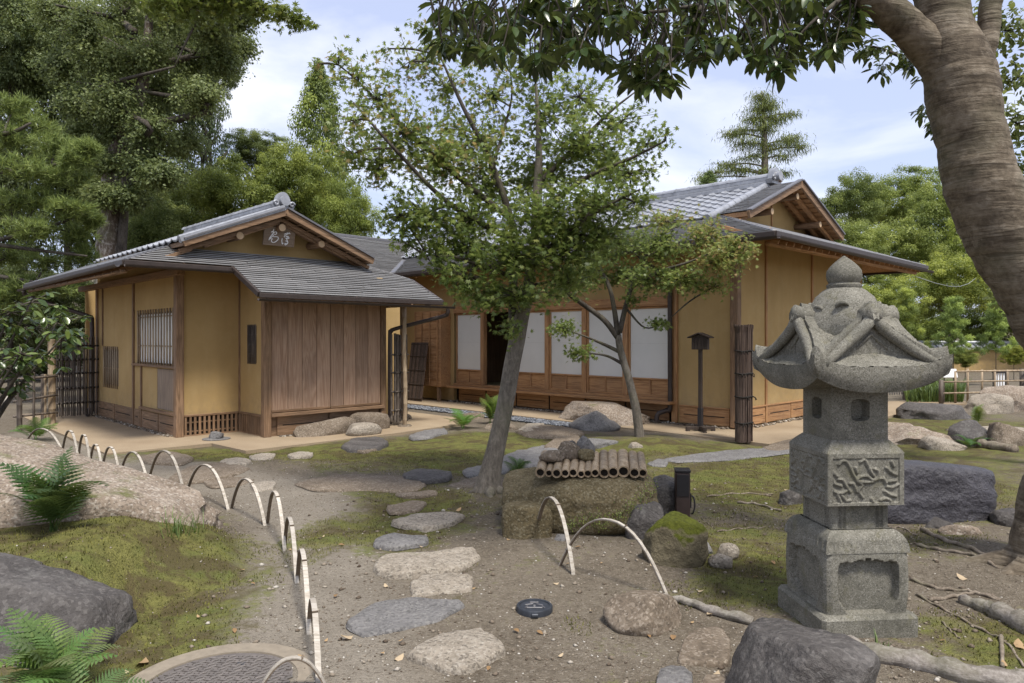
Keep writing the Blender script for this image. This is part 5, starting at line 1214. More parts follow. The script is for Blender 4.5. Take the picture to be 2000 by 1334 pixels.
MB().obox((0, 0, .72), (.17, 0, 0), (0, .03, .1), (0, -.008, .003), .004).build('sheet', M_white, wsn)
for sg in (-1, 1): MB().tube([(sg*.12, .02, 0), (sg*.12, .02, .66)], .012, 6).build('stake', M_bamd, wsn)
ll = thing('lamp_box', 'small black framed garden lamp beyond the rail fence', 'garden lamp', G(1953, 772)+Vector((0, 0, 0)))
for sg in (-1, 1): MB().box(sg*.17-.02, sg*.17+.02, -.02, .02, 0, .62).build('frame_post', M_black, ll)
MB().box(-.2, .2, -.03, .03, .6, .64).build('top', M_black, ll); MB().box(-.2, .2, -.03, .03, .0, .12).build('base', M_black, ll)
for k in range(4): MB().box(-.13+k*.073, -.09+k*.073, .0, .01, .12, .6).build('pane', M_white, ll)
gwl = thing('garden_wall', 'low ochre earth wall with silver tile coping in front of the far trees', 'wall', (26, 33, hz(26, 33)))
MB().box(-16, 12, -.15, .15, -.3, 1.02, .02).build('wall', M_pl, gwl)
cap_ = MB().slab([(-16.2, -.4, 1.03), (12.2, -.4, 1.03), (12.2, 0, 1.25), (-16.2, 0, 1.25)], 0, (0, 0, -.05)).build('coping', M_tile, gwl); MB().slab([(-16.2, .4, 1.03), (-16.2, 0, 1.25), (12.2, 0, 1.25), (12.2, .4, 1.03)], 0, (0, 0, -.05)).build('coping', M_tile, gwl)
ct = MB().tube([(0, -.42, 1.06), (0, 0, 1.29)], .05, 8).build('coping_tile', M_tile, gwl, smooth=True); ct.location = (-16, 0, 0)
for k in range(1, 94): cp(ct, gwl, loc=(-16+k*.3, 0, 0))
MB().tube([(-16.2, 0, 1.3), (12.2, 0, 1.3)], .1, 10).build('ridge_roll', M_tile, gwl, smooth=True)
# leaning slatted reed screen by the shutter box
s0 = MBm @ Vector((-.62, 7.75, .04)); s1 = MBm @ Vector((-.62, 8.42, .04)); rsn = thing('leaning_screen', 'dark brown slatted wooden panel leaning against the shutter box', 'panel', s0)
dd_ = s1-s0; nb_ = (MBm.to_3x3() @ Vector((.2, 0, 1.40)))
k_ = 9
for i in range(k_):
    a = dd_*(i/k_); b = dd_*((i+1)/k_); c = (a+b)/2+nb_/2; MB().obox(c, dd_/k_/2*.95, nb_/2, MBm.to_3x3() @ Vector((.008, 0, 0)), .003).build('slat', M_w_dark if i % 2 else M_brush, rsn)
for t_ in (.04, .28, .52, .76, .97):
    MB().bar(nb_*t_+(MBm.to_3x3() @ Vector((-.014, 0, 0))), nb_*t_+dd_+(MBm.to_3x3() @ Vector((-.014, 0, 0))), .014, .022).build('batten', M_w_dark, rsn)
ds = MA @ Vector((.32, -.62, .035)); t = thing('drain_stone', 'small stone on a round drain plate before the lattice vents', 'drain', ds)
MB().lathe([(.2, 0), (.2, .012), (.18, .016)], 24).build('plate', M_rock_grey, t, smooth=True); V_, F_ = rock_mesh((.1, .09, .07), 150, 2.8, 5, .08, 3); o = npmesh('stone', V_, F_, M_rock_grey, t, smooth=True); o.location = (0, 0, .05)
# ---------------------------------------------------------------- leaves
def fan(tips):
    V = [(0, .0, 0)]+[(l*math.sin(R(a)), l*math.cos(R(a)), z) for a, l, z in tips]; n = len(tips)
    return np.array(V), np.array([(0, (i+1) % n+1, i+1) for i in range(n)])
MAPLE = fan([(0, 1, -.12), (17, .40, 0), (38, .93, -.12), (58, .36, 0), (80, .74, -.1), (102, .30, 0), (128, .42, -.06), (180, .06, 0), (232, .42, -.06), (258, .30, 0), (280, .74, -.1), (302, .36, 0), (322, .93, -.12), (343, .40, 0)])
def oval(w_=.2, cup=.06, bend=.12):
    V = np.array([(0, 0, 0), (w_*.75, .28, cup), (w_, .55, cup*.9-bend*.3), (w_*.6, .82, cup*.5-bend*.7), (0, 1, -bend), (-w_*.6, .82, cup*.5-bend*.7), (-w_, .55, cup*.9-bend*.3), (-w_*.75, .28, cup), (0, .35, 0), (0, .7, -bend*.45)])
    F_ = np.array([(0, 1, 8), (8, 1, 2), (8, 2, 9), (9, 2, 3), (9, 3, 4), (9, 4, 5), (9, 5, 6), (9, 6, 8), (8, 6, 7), (8, 7, 0)]); return V, F_
OVAL = oval(.18, .06, .16); OVALW = oval(.27, .08, .08)
DIA = (np.array([(0, 0, 0), (.3, .45, .05), (0, 1, -.08), (-.3, .45, .05)]), np.array([(0, 1, 2), (0, 2, 3)]))
NEED = (np.array([(-.035, 0, 0), (.035, 0, 0), (0, 1, 0)]), np.array([(0, 1, 2)]))
def unit(a): return a/np.maximum(np.linalg.norm(a, axis=1, keepdims=True), 1e-9)
def leaf_arr(pos, nrm, tip, size, T):
    n = unit(nrm); y = unit(tip-(tip*n).sum(1, keepdims=True)*n); x = np.cross(y, n)
    V = (T[0][None, :, 0:1]*x[:, None]+T[0][None, :, 1:2]*y[:, None]+T[0][None, :, 2:3]*n[:, None])*np.asarray(size)[:, None, None]+pos[:, None]
    F_ = (T[1][None]+len(T[0])*np.arange(len(pos))[:, None, None]).reshape(-1, 3); return V.reshape(-1, 3), F_
def leaves(name, pos, nrm, tip, size, T, mat, parent, rnd=None):
    V, F_ = leaf_arr(pos, nrm, tip, size, T); k = len(T[0])
    r = rng.random(len(pos)) if rnd is None else rnd
    return npmesh(name, V, F_, mat, parent, rnd=np.repeat(r, k))
M_lf_maple = leafm('maple_leaf', [(0, (.06, .086, .026)), (.45, (.112, .147, .042)), (.8, (.175, .2, .062)), (.93, (.22, .18, .075)), (1, (.26, .16, .08))], .45, .42)
M_lf_brown = leafm('bronzed_maple_leaf', [(0, (.06, .075, .018)), (.4, (.12, .115, .03)), (.8, (.2, .15, .05)), (1, (.26, .17, .08))], .45, .35)
M_lf_gloss = leafm('glossy_evergreen_leaf', [(0, (.02, .038, .012)), (.6, (.045, .075, .02)), (1, (.10, .135, .036))], .26, .22, .5)
M_lf_bg = leafm('woodland_leaf', [(0, (.06, .08, .032)), (.5, (.128, .152, .06)), (1, (.21, .23, .096))], .5, .38, tcol=(.3, .3, .06))
M_lf_need = leafm('conifer_needle', [(0, (.055, .075, .03)), (.6, (.12, .148, .055)), (1, (.23, .255, .095))], .5, .28, tcol=(.3, .3, .06))
M_lf_fern = leafm('fern_leaf', [(0, (.04, .08, .02)), (.6, (.09, .15, .04)), (1, (.15, .2, .06))], .5, .3)
class Tree:
    def __init__(s, name, label, base, cat='tree', group=None):
        s.t = thing(name, label, cat, base, 0, group); s.b = Vector(base); s.lp = []; s.lr = []; s.tr = MB(); s.br = MB(); s.P = []; s.N = []; s.Tp = []; s.S = []; s.Rn = []
    def limb(s, pts, n=5, sides=10, trunk=False, wob=.0):
        q = cr(pts, n); m = s.tr if trunk else s.br
        c = [Vector(p[:3])-s.b+Vector((noise.noise(Vector(p[:3])*3), noise.noise(Vector(p[:3])*3+Vector((9, 0, 0))), 0))*wob for p in q]; m.tube(c, [max(p[3], .002) for p in q], sides)
        for p, r in zip(c, q): s.lp.append(p); s.lr.append(r[3])
    def cluster(s, c, rad, n, size, mode='spray', ntw=None, rnd=(0, 1), twr=.005, connect=True, dens=.35):
        c = Vector(c)-s.b; rad = np.array(rad, float); k = ntw or max(3, n//16)
        d = unit(rng.normal(size=(k, 3)))*(rng.random((k, 1))**.45); E = d*rad
        if connect and s.lp:
            best = min(range(len(s.lp)), key=lambda i: (s.lp[i]-c).length+max(0, s.lp[i].z-c.z)*1.2); a = s.lp[best]; mid = (a+c)/2+Vector((0, 0, .06*(a-c).length))
            q = cr([tuple(a)+(min(s.lr[best]*.6, .012+.02*(a-c).length),), tuple(mid)+(twr*2.2,), tuple(c)+(twr*1.4,)], 4); s.br.tube([Vector(p[:3]) for p in q], [p[3] for p in q], 6)
        for e in E[:min(k, 40)]:
            ev = Vector(e); s.br.tube([c, c+ev*.5+Vector((0, 0, .03*rad[2])), c+ev], [twr, twr*.7, twr*.3], 4, cap=False)
        ti = rng.integers(0, k, n); t = rng.random(n)**.6*(1.05-dens)+dens
        pos = np.array(c)[None]+E[ti]*t[:, None]+rng.normal(size=(n, 3))*np.minimum(rad, size*2.2)[None]*.5
        out = unit(E[ti]+rng.normal(size=(n, 3))*.25*rad)
        up = np.array([[0, 0, 1.]])
        if mode == 'spray': nr = up*.75+rng.normal(size=(n, 3))*.62; tp = out*np.array([[1, 1, .2]])+rng.normal(size=(n, 3))*.5+np.array([[0, 0, -.35]])
        elif mode == 'needle':
            t = rng.random(n)*.3+.72; pos = np.array(c)[None]+E[ti]*t[:, None]+rng.normal(size=(n, 3))*.02; nr = rng.normal(size=(n, 3)); tp = out*.6+up*.6+rng.normal(size=(n, 3))*.55
        elif mode == 'hang': nr = out+rng.normal(size=(n, 3))*.5+up*.3; tp = np.array([[0, 0, -1.]])+out*.45+rng.normal(size=(n, 3))*.35
        else: nr = out*.8+up*.6+rng.normal(size=(n, 3))*.55; tp = out+rng.normal(size=(n, 3))*.7+np.array([[0, 0, -.3]])
        s.P.append(pos); s.N.append(nr); s.Tp.append(tp); s.S.append(size*rng.uniform(.65, 1.2, n)); s.Rn.append(rng.uniform(rnd[0], rnd[1], n))
    def rough(s):
        out = []
        for (x, y, z) in s.tr.v:
            p = Vector((x, y, z)); r = noise.fractal(Vector((x*5, y*5, z*9)), 1, 2, 4)*.012+noise.noise(Vector((x*1.4, y*1.4, z*22)))*.0035+noise.noise(Vector((x*2.2, y*2.2, z*2.2)))*.02
            c = min(s.lp, key=lambda q: (q-p).length_squared); d = (p-c); d = d.normalized() if d.length > 1e-4 else Vector((1, 0, 0)); q = p+d*r; out.append(tuple(q))
        s.tr.v = out
    def whorl(s, c, n, size, down=.7):
        c = np.array(Vector(c)-s.b); a = rng.uniform(0, 6.28)+np.arange(n)*2.4+rng.normal(size=n)*.3; d = np.stack([np.cos(a), np.sin(a), -down*rng.uniform(.3, 1.5, n)], 1)
        s.P.append(c[None]+d*.012+rng.normal(size=(n, 3))*.012); s.Tp.append(d); s.N.append(np.stack([np.cos(a)*.5, np.sin(a)*.5, np.ones(n)], 1)+rng.normal(size=(n, 3))*.35); s.S.append(size*rng.uniform(.7, 1.15, n)); s.Rn.append(rng.random(n))
    def done(s, leafT, lmat, bmat, brmat=None, color=(1, 1, 1), bigtrunk=True):
        if s.tr.v: s.tr.build('trunk', bmat, s.t, smooth=True)
        if s.br.v: s.br.build('branches', brmat or bmat, s.t, smooth=True)
        o = leaves('crown', np.concatenate(s.P), np.concatenate(s.N), np.concatenate(s.Tp), np.concatenate(s.S), leafT, lmat, s.t, np.concatenate(s.Rn)); o.color = tuple(color)+(1,); return o
def pc(px, py, rx, ry, Y, dY=None):
    return at(px, py, Y), (rx*Y/FPX, (dY if dY is not None else rx*Y/FPX), ry*Y/FPX)
def pl(pts, Y):      # trunk polyline from pixels with half-widths in pixels
    return [tuple(at(p[0], p[1], Y+(p[3] if len(p) > 3 else 0)))+(p[2]*Y/FPX,) for p in pts]
# ---------------------------------------------------------------- leaning maple in the middle
b = G(955, 966); T = Tree('maple_tree', 'tall leaning maple with pale trunk beside the stone trough', (b.x, b.y, 0))
tr = pl([(952, 990, 36), (953, 962, 29), (960, 915, 20.5), (974, 855, 17.5), (989, 780, 16.5), (1003, 700, 16), (1014, 645, 15.5), (1032, 560, 11), (1044, 470, 9), (1050, 380, 9.5), (1052, 300, 6.5), (1050, 220, 4), (1044, 130, 1.5)], 7.05)
T.limb(tr, 5, 16, True, .012)
for k in range(5):
    a = -.4+k*1.3; T.tr.tube([Vector((0, 0, .10)), Vector((.13*math.cos(a), .13*math.sin(a), .03)), Vector((.3*math.cos(a), .3*math.sin(a), -.03))], [.075, .05, .015], 8)
T.limb(pl([(1006, 668, 12), (1002, 600, 10, .1), (1003, 520, 8, .15), (1000, 440, 8, .15), (960, 320, 6, .1), (905, 210, 4, 0), (860, 110, 2, 0)], 7.05), 5, 10)
T.limb(pl([(1000, 430, 6), (900, 350, 5, -.3), (800, 260, 3.5, -.4), (700, 160, 2, -.5), (640, 110, 1, -.5)], 7.1), 5, 7); T.limb(pl([(1002, 470, 6), (880, 400, 4.5, -.5), (770, 290, 3, -.8), (690, 200, 1.5, -.9)], 7.1), 5, 7)
T.limb(pl([(1050, 360, 6), (1120, 290, 4.5, .2), (1190, 220, 3, .3), (1240, 180, 1.5, .3)], 7.05), 5, 7); T.limb(pl([(1047, 420, 6), (1140, 350, 4.5, -.3), (1230, 310, 3, -.4), (1300, 275, 1.5, -.5)], 7.05), 5, 7)
T.limb(pl([(1038, 520, 6), (1110, 450, 4.5, -.4), (1190, 400, 3, -.6), (1250, 370, 1.5, -.7)], 7.05), 5, 7); T.limb(pl([(960, 330, 4), (985, 250, 3, .4), (1000, 180, 2, .6), (990, 100, 1, .6)], 7.05), 5, 6); T.limb(pl([(1003, 540, 6), (940, 520, 4, -.3), (880, 500, 2, -.5), (840, 510, 1, -.5)], 7.05), 5, 6)
for (x, y, rx, ry, n, dy) in [(660, 112, 34, 22, 45, -.5), (700, 150, 60, 40, 130, -.5), (735, 190, 60, 45, 170, -.5), (690, 235, 50, 40, 110, -.8), (800, 120, 60, 45, 130, 0), (840, 90, 40, 40, 90, 0), (870, 170, 65, 55, 220, .2), (790, 260, 85, 60, 330, -.4), (740, 320, 60, 45, 190, -.6), (860, 320, 100, 75, 520, -.3), (960, 190, 75, 70, 300, .5), (930, 270, 90, 70, 420, .2), (960, 360, 90, 60, 480, .4), (830, 420, 70, 60, 330, -.5), (780, 420, 50, 40, 110, -.5), (920, 430, 90, 65, 480, -.2), (1060, 230, 80, 75, 420, .2), (1050, 130, 75, 60, 300, .3), (1000, 90, 60, 40, 130, .5), (1130, 190, 75, 55, 300, .3), (1150, 290, 95, 60, 480, -.1), (1215, 235, 60, 40, 190, .2), (1265, 280, 50, 28, 120, -.3), (1300, 265, 25, 14, 30, -.5), (1230, 340, 60, 30, 200, -.4), (1060, 340, 90, 70, 480, .5), (1060, 420, 100, 70, 560, -.4), (1160, 400, 90, 55, 430, -.5), (1240, 395, 45, 28, 110, -.6), (1000, 500, 100, 55, 480, -.4), (1100, 490, 100, 55, 500, -.3), (915, 540, 65, 35, 230, -.4), (1010, 575, 85, 30, 260, -.4), (960, 585, 60, 28, 170, -.2), (1170, 465, 75, 45, 300, -.2), (850, 500, 45, 28, 110, -.5), (905, 480, 60, 40, 220, -.3), (1120, 550, 60, 25, 130, 0), (1195, 330, 60, 35, 160, .6), (690, 300, 40, 25, 60, -.8), (620, 125, 12, 8, 10, -.5), (760, 95, 30, 16, 30, 0), (820, 50, 22, 22, 30, 0), (960, 120, 50, 35, 90, .5), (1000, 640, 30, 20, 45, -.3), (800, 480, 30, 20, 40, -.5)]:
    c, rd = pc(x, y, rx, ry, 7.05+dy); warm = y < 360 and x < 1000
    n = int(n*(1.6 if y < 240 or x > 1190 else 2.3)); T.cluster(c, (rd[0]*1.15, rd[0]*1.1, rd[2]*1.2), n, .046, 'spray', None, (.15, 1.0) if warm else (0, .86))
T.done(MAPLE, M_lf_maple, M_bark_maple, M_bark_dark, (1.32, 1.4, 1.22))
# ---------------------------------------------------------------- slender maple before the screens
b = G(1250, 864); T = Tree('maple_tree', 'slender young maple with bronzed leaves before the white screens', (b.x, b.y, 0)); Y2 = b.y
T.limb(pl([(1252, 885, 12), (1250, 862, 10), (1243, 800, 8.5), (1228, 740, 7.5), (1213, 690, 7), (1207, 655, 6.5)], Y2), 5, 12, True, .01)
for p in ([(1207, 660, 6), (1180, 625, 5.5), (1140, 595, 5), (1105, 568, 4, -.2), (1075, 520, 2.5, -.3)], [(1207, 655, 6), (1200, 605, 5), (1190, 560, 4), (1172, 520, 3, .2), (1160, 470, 2, .3)], [(1210, 650, 5.5), (1222, 600, 5), (1236, 555, 4), (1262, 500, 3, -.2), (1300, 455, 2, -.3), (1330, 440, 1.2, -.3)], [(1236, 560, 3.5), (1290, 530, 3, -.4), (1350, 510, 2, -.6), (1420, 480, 1.2, -.7)], [(1215, 690, 4), (1185, 675, 3.5), (1150, 660, 2, -.3), (1110, 645, 1.2, -.4)], [(1215, 710, 3.5), (1185, 695, 2.5), (1150, 690, 1.4, -.3)], [(1225, 605, 2.5), (1260, 640, 1.6, -.2), (1300, 630, 1, -.3)]):
    T.limb(pl(p, Y2), 5, 7)
for (x, y, rx, ry, n, dy, wm) in [(1105, 645, 38, 18, 130, -.4, 0), (1135, 690, 40, 16, 110, -.3, 0), (1285, 632, 36, 9, 80, -.3, 0), (1120, 560, 50, 30, 200, -.2, 0), (1150, 530, 60, 40, 330, .1, 0), (1220, 540, 60, 35, 260, .3, 0), (1260, 545, 60, 35, 300, -.4, 0), (1330, 545, 65, 35, 360, -.5, .4), (1400, 510, 70, 45, 480, -.7, .8), (1445, 485, 42, 26, 200, -.7, 1), (1300, 480, 80, 40, 480, -.3, .5), (1220, 480, 70, 40, 330, 0, .1), (1380, 455, 60, 28, 330, -.3, 1), (1300, 430, 60, 25, 220, 0, .7), (1395, 560, 35, 20, 100, -.6, .8), (1170, 500, 50, 35, 200, .3, 0), (1230, 585, 30, 15, 60, -.2, 0)]:
    c, rd = pc(x, y, rx, ry, Y2+dy); T.cluster(c, (rd[0], rd[0]*.8, rd[2]), int(n*2.2), .048, 'spray', None, (0, .8) if wm < .3 else (.1, .9) if wm < .7 else (.55, 1.0), .006)
T.done(MAPLE, M_lf_maple, M_bark_maple, M_bark_dark, (1.3, 1.34, 1.22))
# ---------------------------------------------------------------- big evergreen at the right edge, boughs over the top
b = at(2050, 1140, 4.6); T = Tree('evergreen_tree', 'large ringed trunk leaning in at the right edge with glossy leaved boughs overhead', (b.x, 4.6, 0))
T.limb(pl([(2050, 1190, 84), (2052, 1120, 78), (2068, 1020, 72), (2105, 900, 74), (2125, 790, 72), (2104, 700, 72), (2062, 625, 71), (2008, 535, 70), (1954, 450, 67), (1922, 380, 64), (1907, 320, 62), (1894, 250, 62), (1878, 170, 65), (1862, 110, 58), (1848, 60, 50), (1828, -40, 46), (1812, -160, 40)], 4.6), 12, 40, True, .02)
for k, (dx, dy) in enumerate(((-.42, -.1), (-.3, -.45), (-.45, .25), (.3, -.4))): T.tr.tube([Vector((0, 0, .22)), Vector((dx*.45, dy*.45, .06)), Vector((dx, dy, -.02)), Vector((dx*1.6, dy*1.6, -.06))], [.12, .09, .05, .02], 10)
T.limb(pl([(1866, 175, 44), (1822, 100, 38), (1760, 40, 30, -.1), (1690, -20, 25, -.2), (1600, -110, 20, -.2), (1480, -170, 15, -.1), (1330, -150, 11, 0), (1180, -110, 8, 0), (1020, -90, 5, .1), (880, -60, 3, .1)], 4.6), 8, 20, True, .01); T.limb(pl([(1905, 180, 22), (1928, 90, 20), (1935, 0, 18), (1950, -120, 15)], 4.6), 8, 16, True, .01); T.rough()
for p in ([(1420, -160, 7), (1400, -60, 5.5), (1370, 10, 4.5, -.3), (1345, 60, 3.5, -.4), (1335, 110, 2, -.4)], [(1370, 10, 4, -.3), (1250, 25, 3.2, -.3), (1130, 15, 2, -.3), (1030, 35, 1.3, -.3)], [(1560, -130, 7), (1540, -40, 5, .2), (1520, 30, 4, .3), (1480, 70, 2.5, .3)], [(1180, -110, 6), (1120, -40, 4, .3), (1080, 20, 3, .3), (1060, 70, 2, .3)], [(1020, -90, 4), (980, -20, 3, .2), (940, 40, 2, .2), (900, 70, 1.2, .2)], [(1680, -30, 8), (1640, 0, 5, -.3), (1590, 40, 3, -.4), (1560, 70, 2, -.4)], [(1330, 100, 2.5, -.4), (1290, 140, 2, -.5), (1260, 165, 1.2, -.5)], [(1845, 160, 7), (1780, 120, 5, .4), (1720, 95, 3, .6), (1690, 90, 2, .6)]): T.limb(pl(p, 4.7), 5, 7)
for (px, py, sx, sz) in ():
    kc = at(px, py, 4.405)-T.b; MB().tube([kc+Vector((sx*math.cos(t), .02-.035*abs(math.cos(t)), sz*math.sin(t)))*(1+.1*math.sin(3*t)) if False else kc+Vector((sx*math.cos(t), .05*math.cos(t)**2-.01, sz*math.sin(t))) for t in [i*math.pi/9 for i in range(19)]], [.009+.003*math.sin(i*1.9) for i in range(19)], 7).build('knot', M_bark_big, T.t, smooth=True)
LB = [(845, 60), (870, 95), (900, 80), (940, 110), (1000, 95), (1050, 130), (1100, 115), (1150, 95), (1200, 130), (1250, 175), (1300, 165), (1350, 115), (1400, 140), (1430, 150), (1460, 115), (1520, 130), (1560, 100), (1620, 95), (1660, 60), (1700, 30)]
rs = random.Random(3)
for i in range(520):
    px = rs.uniform(848, 1695); k = next(j for j in range(len(LB)-1) if LB[j+1][0] >= px); f = (px-LB[k][0])/(LB[k+1][0]-LB[k][0]); lo = LB[k][1]*(1-f)+LB[k+1][1]*f+4
    py = -70+(lo+70)*rs.random()**.75; Yd = rs.uniform(4.1, 5.5); c = at(px, py, Yd)
    if noise.noise(Vector((px*.012, py*.02, 3))) < -.28: continue
    T.whorl(c, rs.randint(6, 9), .125, .9)
    T.br.tube([c-T.b, c-T.b+Vector((rs.uniform(-.05, .05), rs.uniform(-.05, .05), .14)), c-T.b+Vector((rs.uniform(-.12, .12), rs.uniform(-.1, .1), .26))], [.004, .005, .006], 4, cap=False)
for i in range(46):
    px, py = rs.choice([(1700, 105), (1715, 130), (1690, 85), (1770, 120), (1740, 95), (1790, 140), (1820, 235), (1825, 265), (1810, 220)]); T.whorl(at(px+rs.uniform(-18, 18), py+rs.uniform(-18, 18), 5.1+rs.uniform(-.2, .3)), 6, .085, .4)
T.done(OVAL, M_lf_gloss, M_bark_big, M_bark_dark)
# ---------------------------------------------------------------- maple spray at the top left, shrub at the left edge, tree behind the right trunk
b = at(330, -200, 6.6); T = Tree('maple_branch', 'green maple bough hanging into the picture at the top left', b, 'maple branch')
T.limb(pl([(330, -200, 8), (380, -90, 6), (430, -20, 4.5), (500, 5, 3), (560, 30, 2), (600, 45, 1)], 6.6), 5, 8); T.limb(pl([(380, -90, 5), (330, -40, 4), (290, -10, 2)], 6.6), 5, 6)
for (x, y, rx, ry, n) in [(330, -10, 70, 28, 420), (400, -20, 80, 40, 500), (440, 10, 70, 22, 380), (370, 18, 60, 20, 260), (510, 22, 50, 20, 260), (560, 38, 36, 14, 160), (590, 48, 22, 10, 80), (480, -30, 90, 40, 400), (300, 8, 30, 14, 100)]:
    c, rd = pc(x, y, rx, ry, 6.6); T.cluster(c, (rd[0], rd[0], rd[2]), n, .05, 'spray', None, (.2, .85))
T.done(MAPLE, M_lf_maple, M_bark_dark, None, (.95, 1.0, .7))
b = Vector((-5.15, 6.5, hz(-5.15, 6.5))); T = Tree('evergreen_shrub', 'glossy broad leaved shrub reaching in at the left edge', b, 'shrub')
for (x, y, dy) in ((20, 610, 0), (70, 640, .2), (110, 630, -.2), (40, 690, -.3), (85, 700, .1), (0, 650, .2), (10, 720, -.2), (120, 660, 0), (30, 740, 0), (60, 590, .1), (-40, 600, 0), (-60, 700, 0)):
    c = at(x, y, 6.4+dy); T.limb([tuple(b)+(.03,), tuple(b.lerp(c, .5)+Vector((0, 0, .15)))+(.018,), tuple(c)+(.006,)], 5, 7)
    for j in range(7):
        d = Vector((rs.uniform(-.15, .15), rs.uniform(-.2, .2), rs.uniform(-.13, .1))); T.whorl(c+d, rs.randint(6, 9), .10, .15); T.br.tube([c-T.b, c+d*.6-T.b, c+d-T.b], [.006, .005, .004], 5, cap=False)
T.done(OVALW, M_lf_gloss, M_bark_dark, None, (1.45, 1.4, 1.3))
b = Vector((6.6, 8.3, 0)); T = Tree('broadleaf_tree', 'loose green leaved tree behind the ringed trunk at the right edge', b)
T.limb([(6.6, 8.3, -.1, .12), (6.55, 8.3, 1.5, .1), (6.4, 8.2, 3, .07), (6.2, 8.1, 4.6, .04), (6.1, 8.0, 5.6, .02)], 5, 10, True)
for (x, y, rx, ry, n) in [(1960, 60, 60, 60, 300), (1990, 150, 40, 50, 200), (1985, 240, 40, 60, 230), (1975, 330, 30, 50, 170), (1960, 420, 35, 60, 210), (1990, 500, 40, 60, 200), (1905, 60, 25, 60, 90), (1970, 570, 40, 50, 130), (2040, 300, 60, 120, 300), (1900, 470, 20, 30, 40)]:
    c, rd = pc(x, y, rx, ry, 8.2); T.cluster(c, (rd[0], rd[0], rd[2]), n, .085, 'round', None, (.1, 1))
T.done(OVALW, M_lf_bg, M_bark_dark, None, (.95, 1.0, .7))

# ---------------------------------------------------------------- woodland
def crown_proto(name, seed, nclump, nleaf, shape='round', T_=DIA, lsize=.045, mat=M_lf_bg, clump=.3):
    rs_ = np.random.default_rng(seed); P = []; N = []; Tp = []; S = []; Rn = []
    for i in range(nclump):
        if shape == 'round':
            d = rs_.normal(size=3); d /= np.linalg.norm(d); d[2] = d[2]*.8+.1; c = d*rs_.uniform(.35, .92)*(1+.14*math.sin(5*d[0]+seed)); r = clump*rs_.uniform(.55, 1.2)*np.array([1, 1, .72])
        elif shape == 'cone':
            h = (i+.5)/nclump; z = -1+2*h; w_ = (1-h)**.8*.95+.04; a = i*2.4+rs_.uniform(0, .8); rr = w_*rs_.uniform(.35, .95); c = np.array([rr*math.cos(a), rr*math.sin(a), z-.06*rr]); r = np.array([.30*w_+.05, .30*w_+.05, .075])*rs_.uniform(.8, 1.3)
        else:
            h = (i+.5)/nclump; z = -.8+1.7*h; w_ = 1.0-.7*h; a = i*2.4; rr = w_*rs_.uniform(.1, 1.0); c = np.array([rr*math.cos(a), rr*math.sin(a), z+.1*rr]); r = np.array([.2, .2, .085])*rs_.uniform(.6, 1.3)
        n = nleaf//nclump; d = rs_.normal(size=(n, 3)); d /= np.linalg.norm(d, axis=1, keepdims=True); rad = rs_.random((n, 1))**.4; d2 = d*rad
        P.append(c+d2*r); nr = d*.8+np.array([0, 0, .55])+rs_.normal(size=(n, 3))*.45; N.append(nr)
        if len(T_[0]) == 3: Tp.append(d*.6+np.array([0, 0, .5])+c*.5+rs_.normal(size=(n, 3))*.4)
        else: Tp.append(d+rs_.normal(size=(n, 3))*.6+np.array([0, 0, -.4]))
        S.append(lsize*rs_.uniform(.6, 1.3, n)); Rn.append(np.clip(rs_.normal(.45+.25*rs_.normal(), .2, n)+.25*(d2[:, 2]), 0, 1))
    V, F_ = leaf_arr(np.concatenate(P), np.concatenate(N), np.concatenate(Tp), np.concatenate(S), T_)
    me_o = npmesh(name, V, F_, mat, None, rnd=np.repeat(np.concatenate(Rn), len(T_[0]))); C.objects.unlink(me_o); return me_o.data
PR_ = {'r1': crown_proto('crown', 11, 190, 56000, lsize=.036, clump=.2), 'r2': crown_proto('crown', 12, 240, 56000, clump=.17, lsize=.034), 'r3': crown_proto('crown', 13, 150, 52000, clump=.23, lsize=.038),
       'c1': crown_proto('crown', 14, 120, 30000, 'cone', DIA, .034, M_lf_need), 'p1': crown_proto('crown', 15, 60, 20000, 'pine', (NEED[0]*np.array([1.8, 1, 1]), NEED[1]), .11, M_lf_need)}
TRK = {}
def wtrunk(seed):
    m = MB(); rs_ = random.Random(seed); m.tube([(0, 0, -1.02), (.02, 0, -.6), (-.01, .02, -.1), (.02, 0, .02)], [.06, .05, .035, .012], 9)
    for i in range(9):
        a = rs_.uniform(0, 6.28); z = rs_.uniform(-.4, -.12); m.tube([(0, 0, z), (.2*math.cos(a), .2*math.sin(a), z+.06), (.45*math.cos(a), .45*math.sin(a), z+.1)], [.025, .016, .005], 6)
    o = m.build('trunk', M_bark_dark); C.objects.unlink(o); return o.data
TRK = [wtrunk(1), wtrunk(2)]
def wood_tree(label, px, py, rx, ry, Y, proto, color, name='broadleaf_tree', tw=1.0, rot=None, group=None, low=0.0):
    c = at(px, py, Y); gz = hz(c.x, c.y); t = thing(name, label, 'tree', (c.x, c.y, gz), 0, group); s = Vector((rx*Y/FPX, rx*Y/FPX, ry*Y/FPX))
    o = bpy.data.objects.new('crown', PR_[proto]); link(o, t); o.location = (0, 0, c.z-gz); o.scale = s; o.rotation_euler = (0, 0, rot if rot is not None else px*.37); o.color = tuple(color)+(1,)
    hgt_ = max(c.z-gz, .5); k = bpy.data.objects.new('trunk', TRK[int(px) % 2]); link(k, t); k.location = (0, 0, hgt_); k.scale = (min(s.x, 3)*tw, min(s.x, 3)*tw, hgt_)
    return t
DK, MD, YG, LG, SUNY = (.8, .88, .8), (1.1, 1.15, .95), (1.35, 1.42, .75), (1.7, 1.7, 1.0), (1.9, 1.85, .85)
wood_tree('dark tree filling the upper left corner behind the pale trunked evergreen', 20, 90, 120, 170, 27, 'r2', DK)
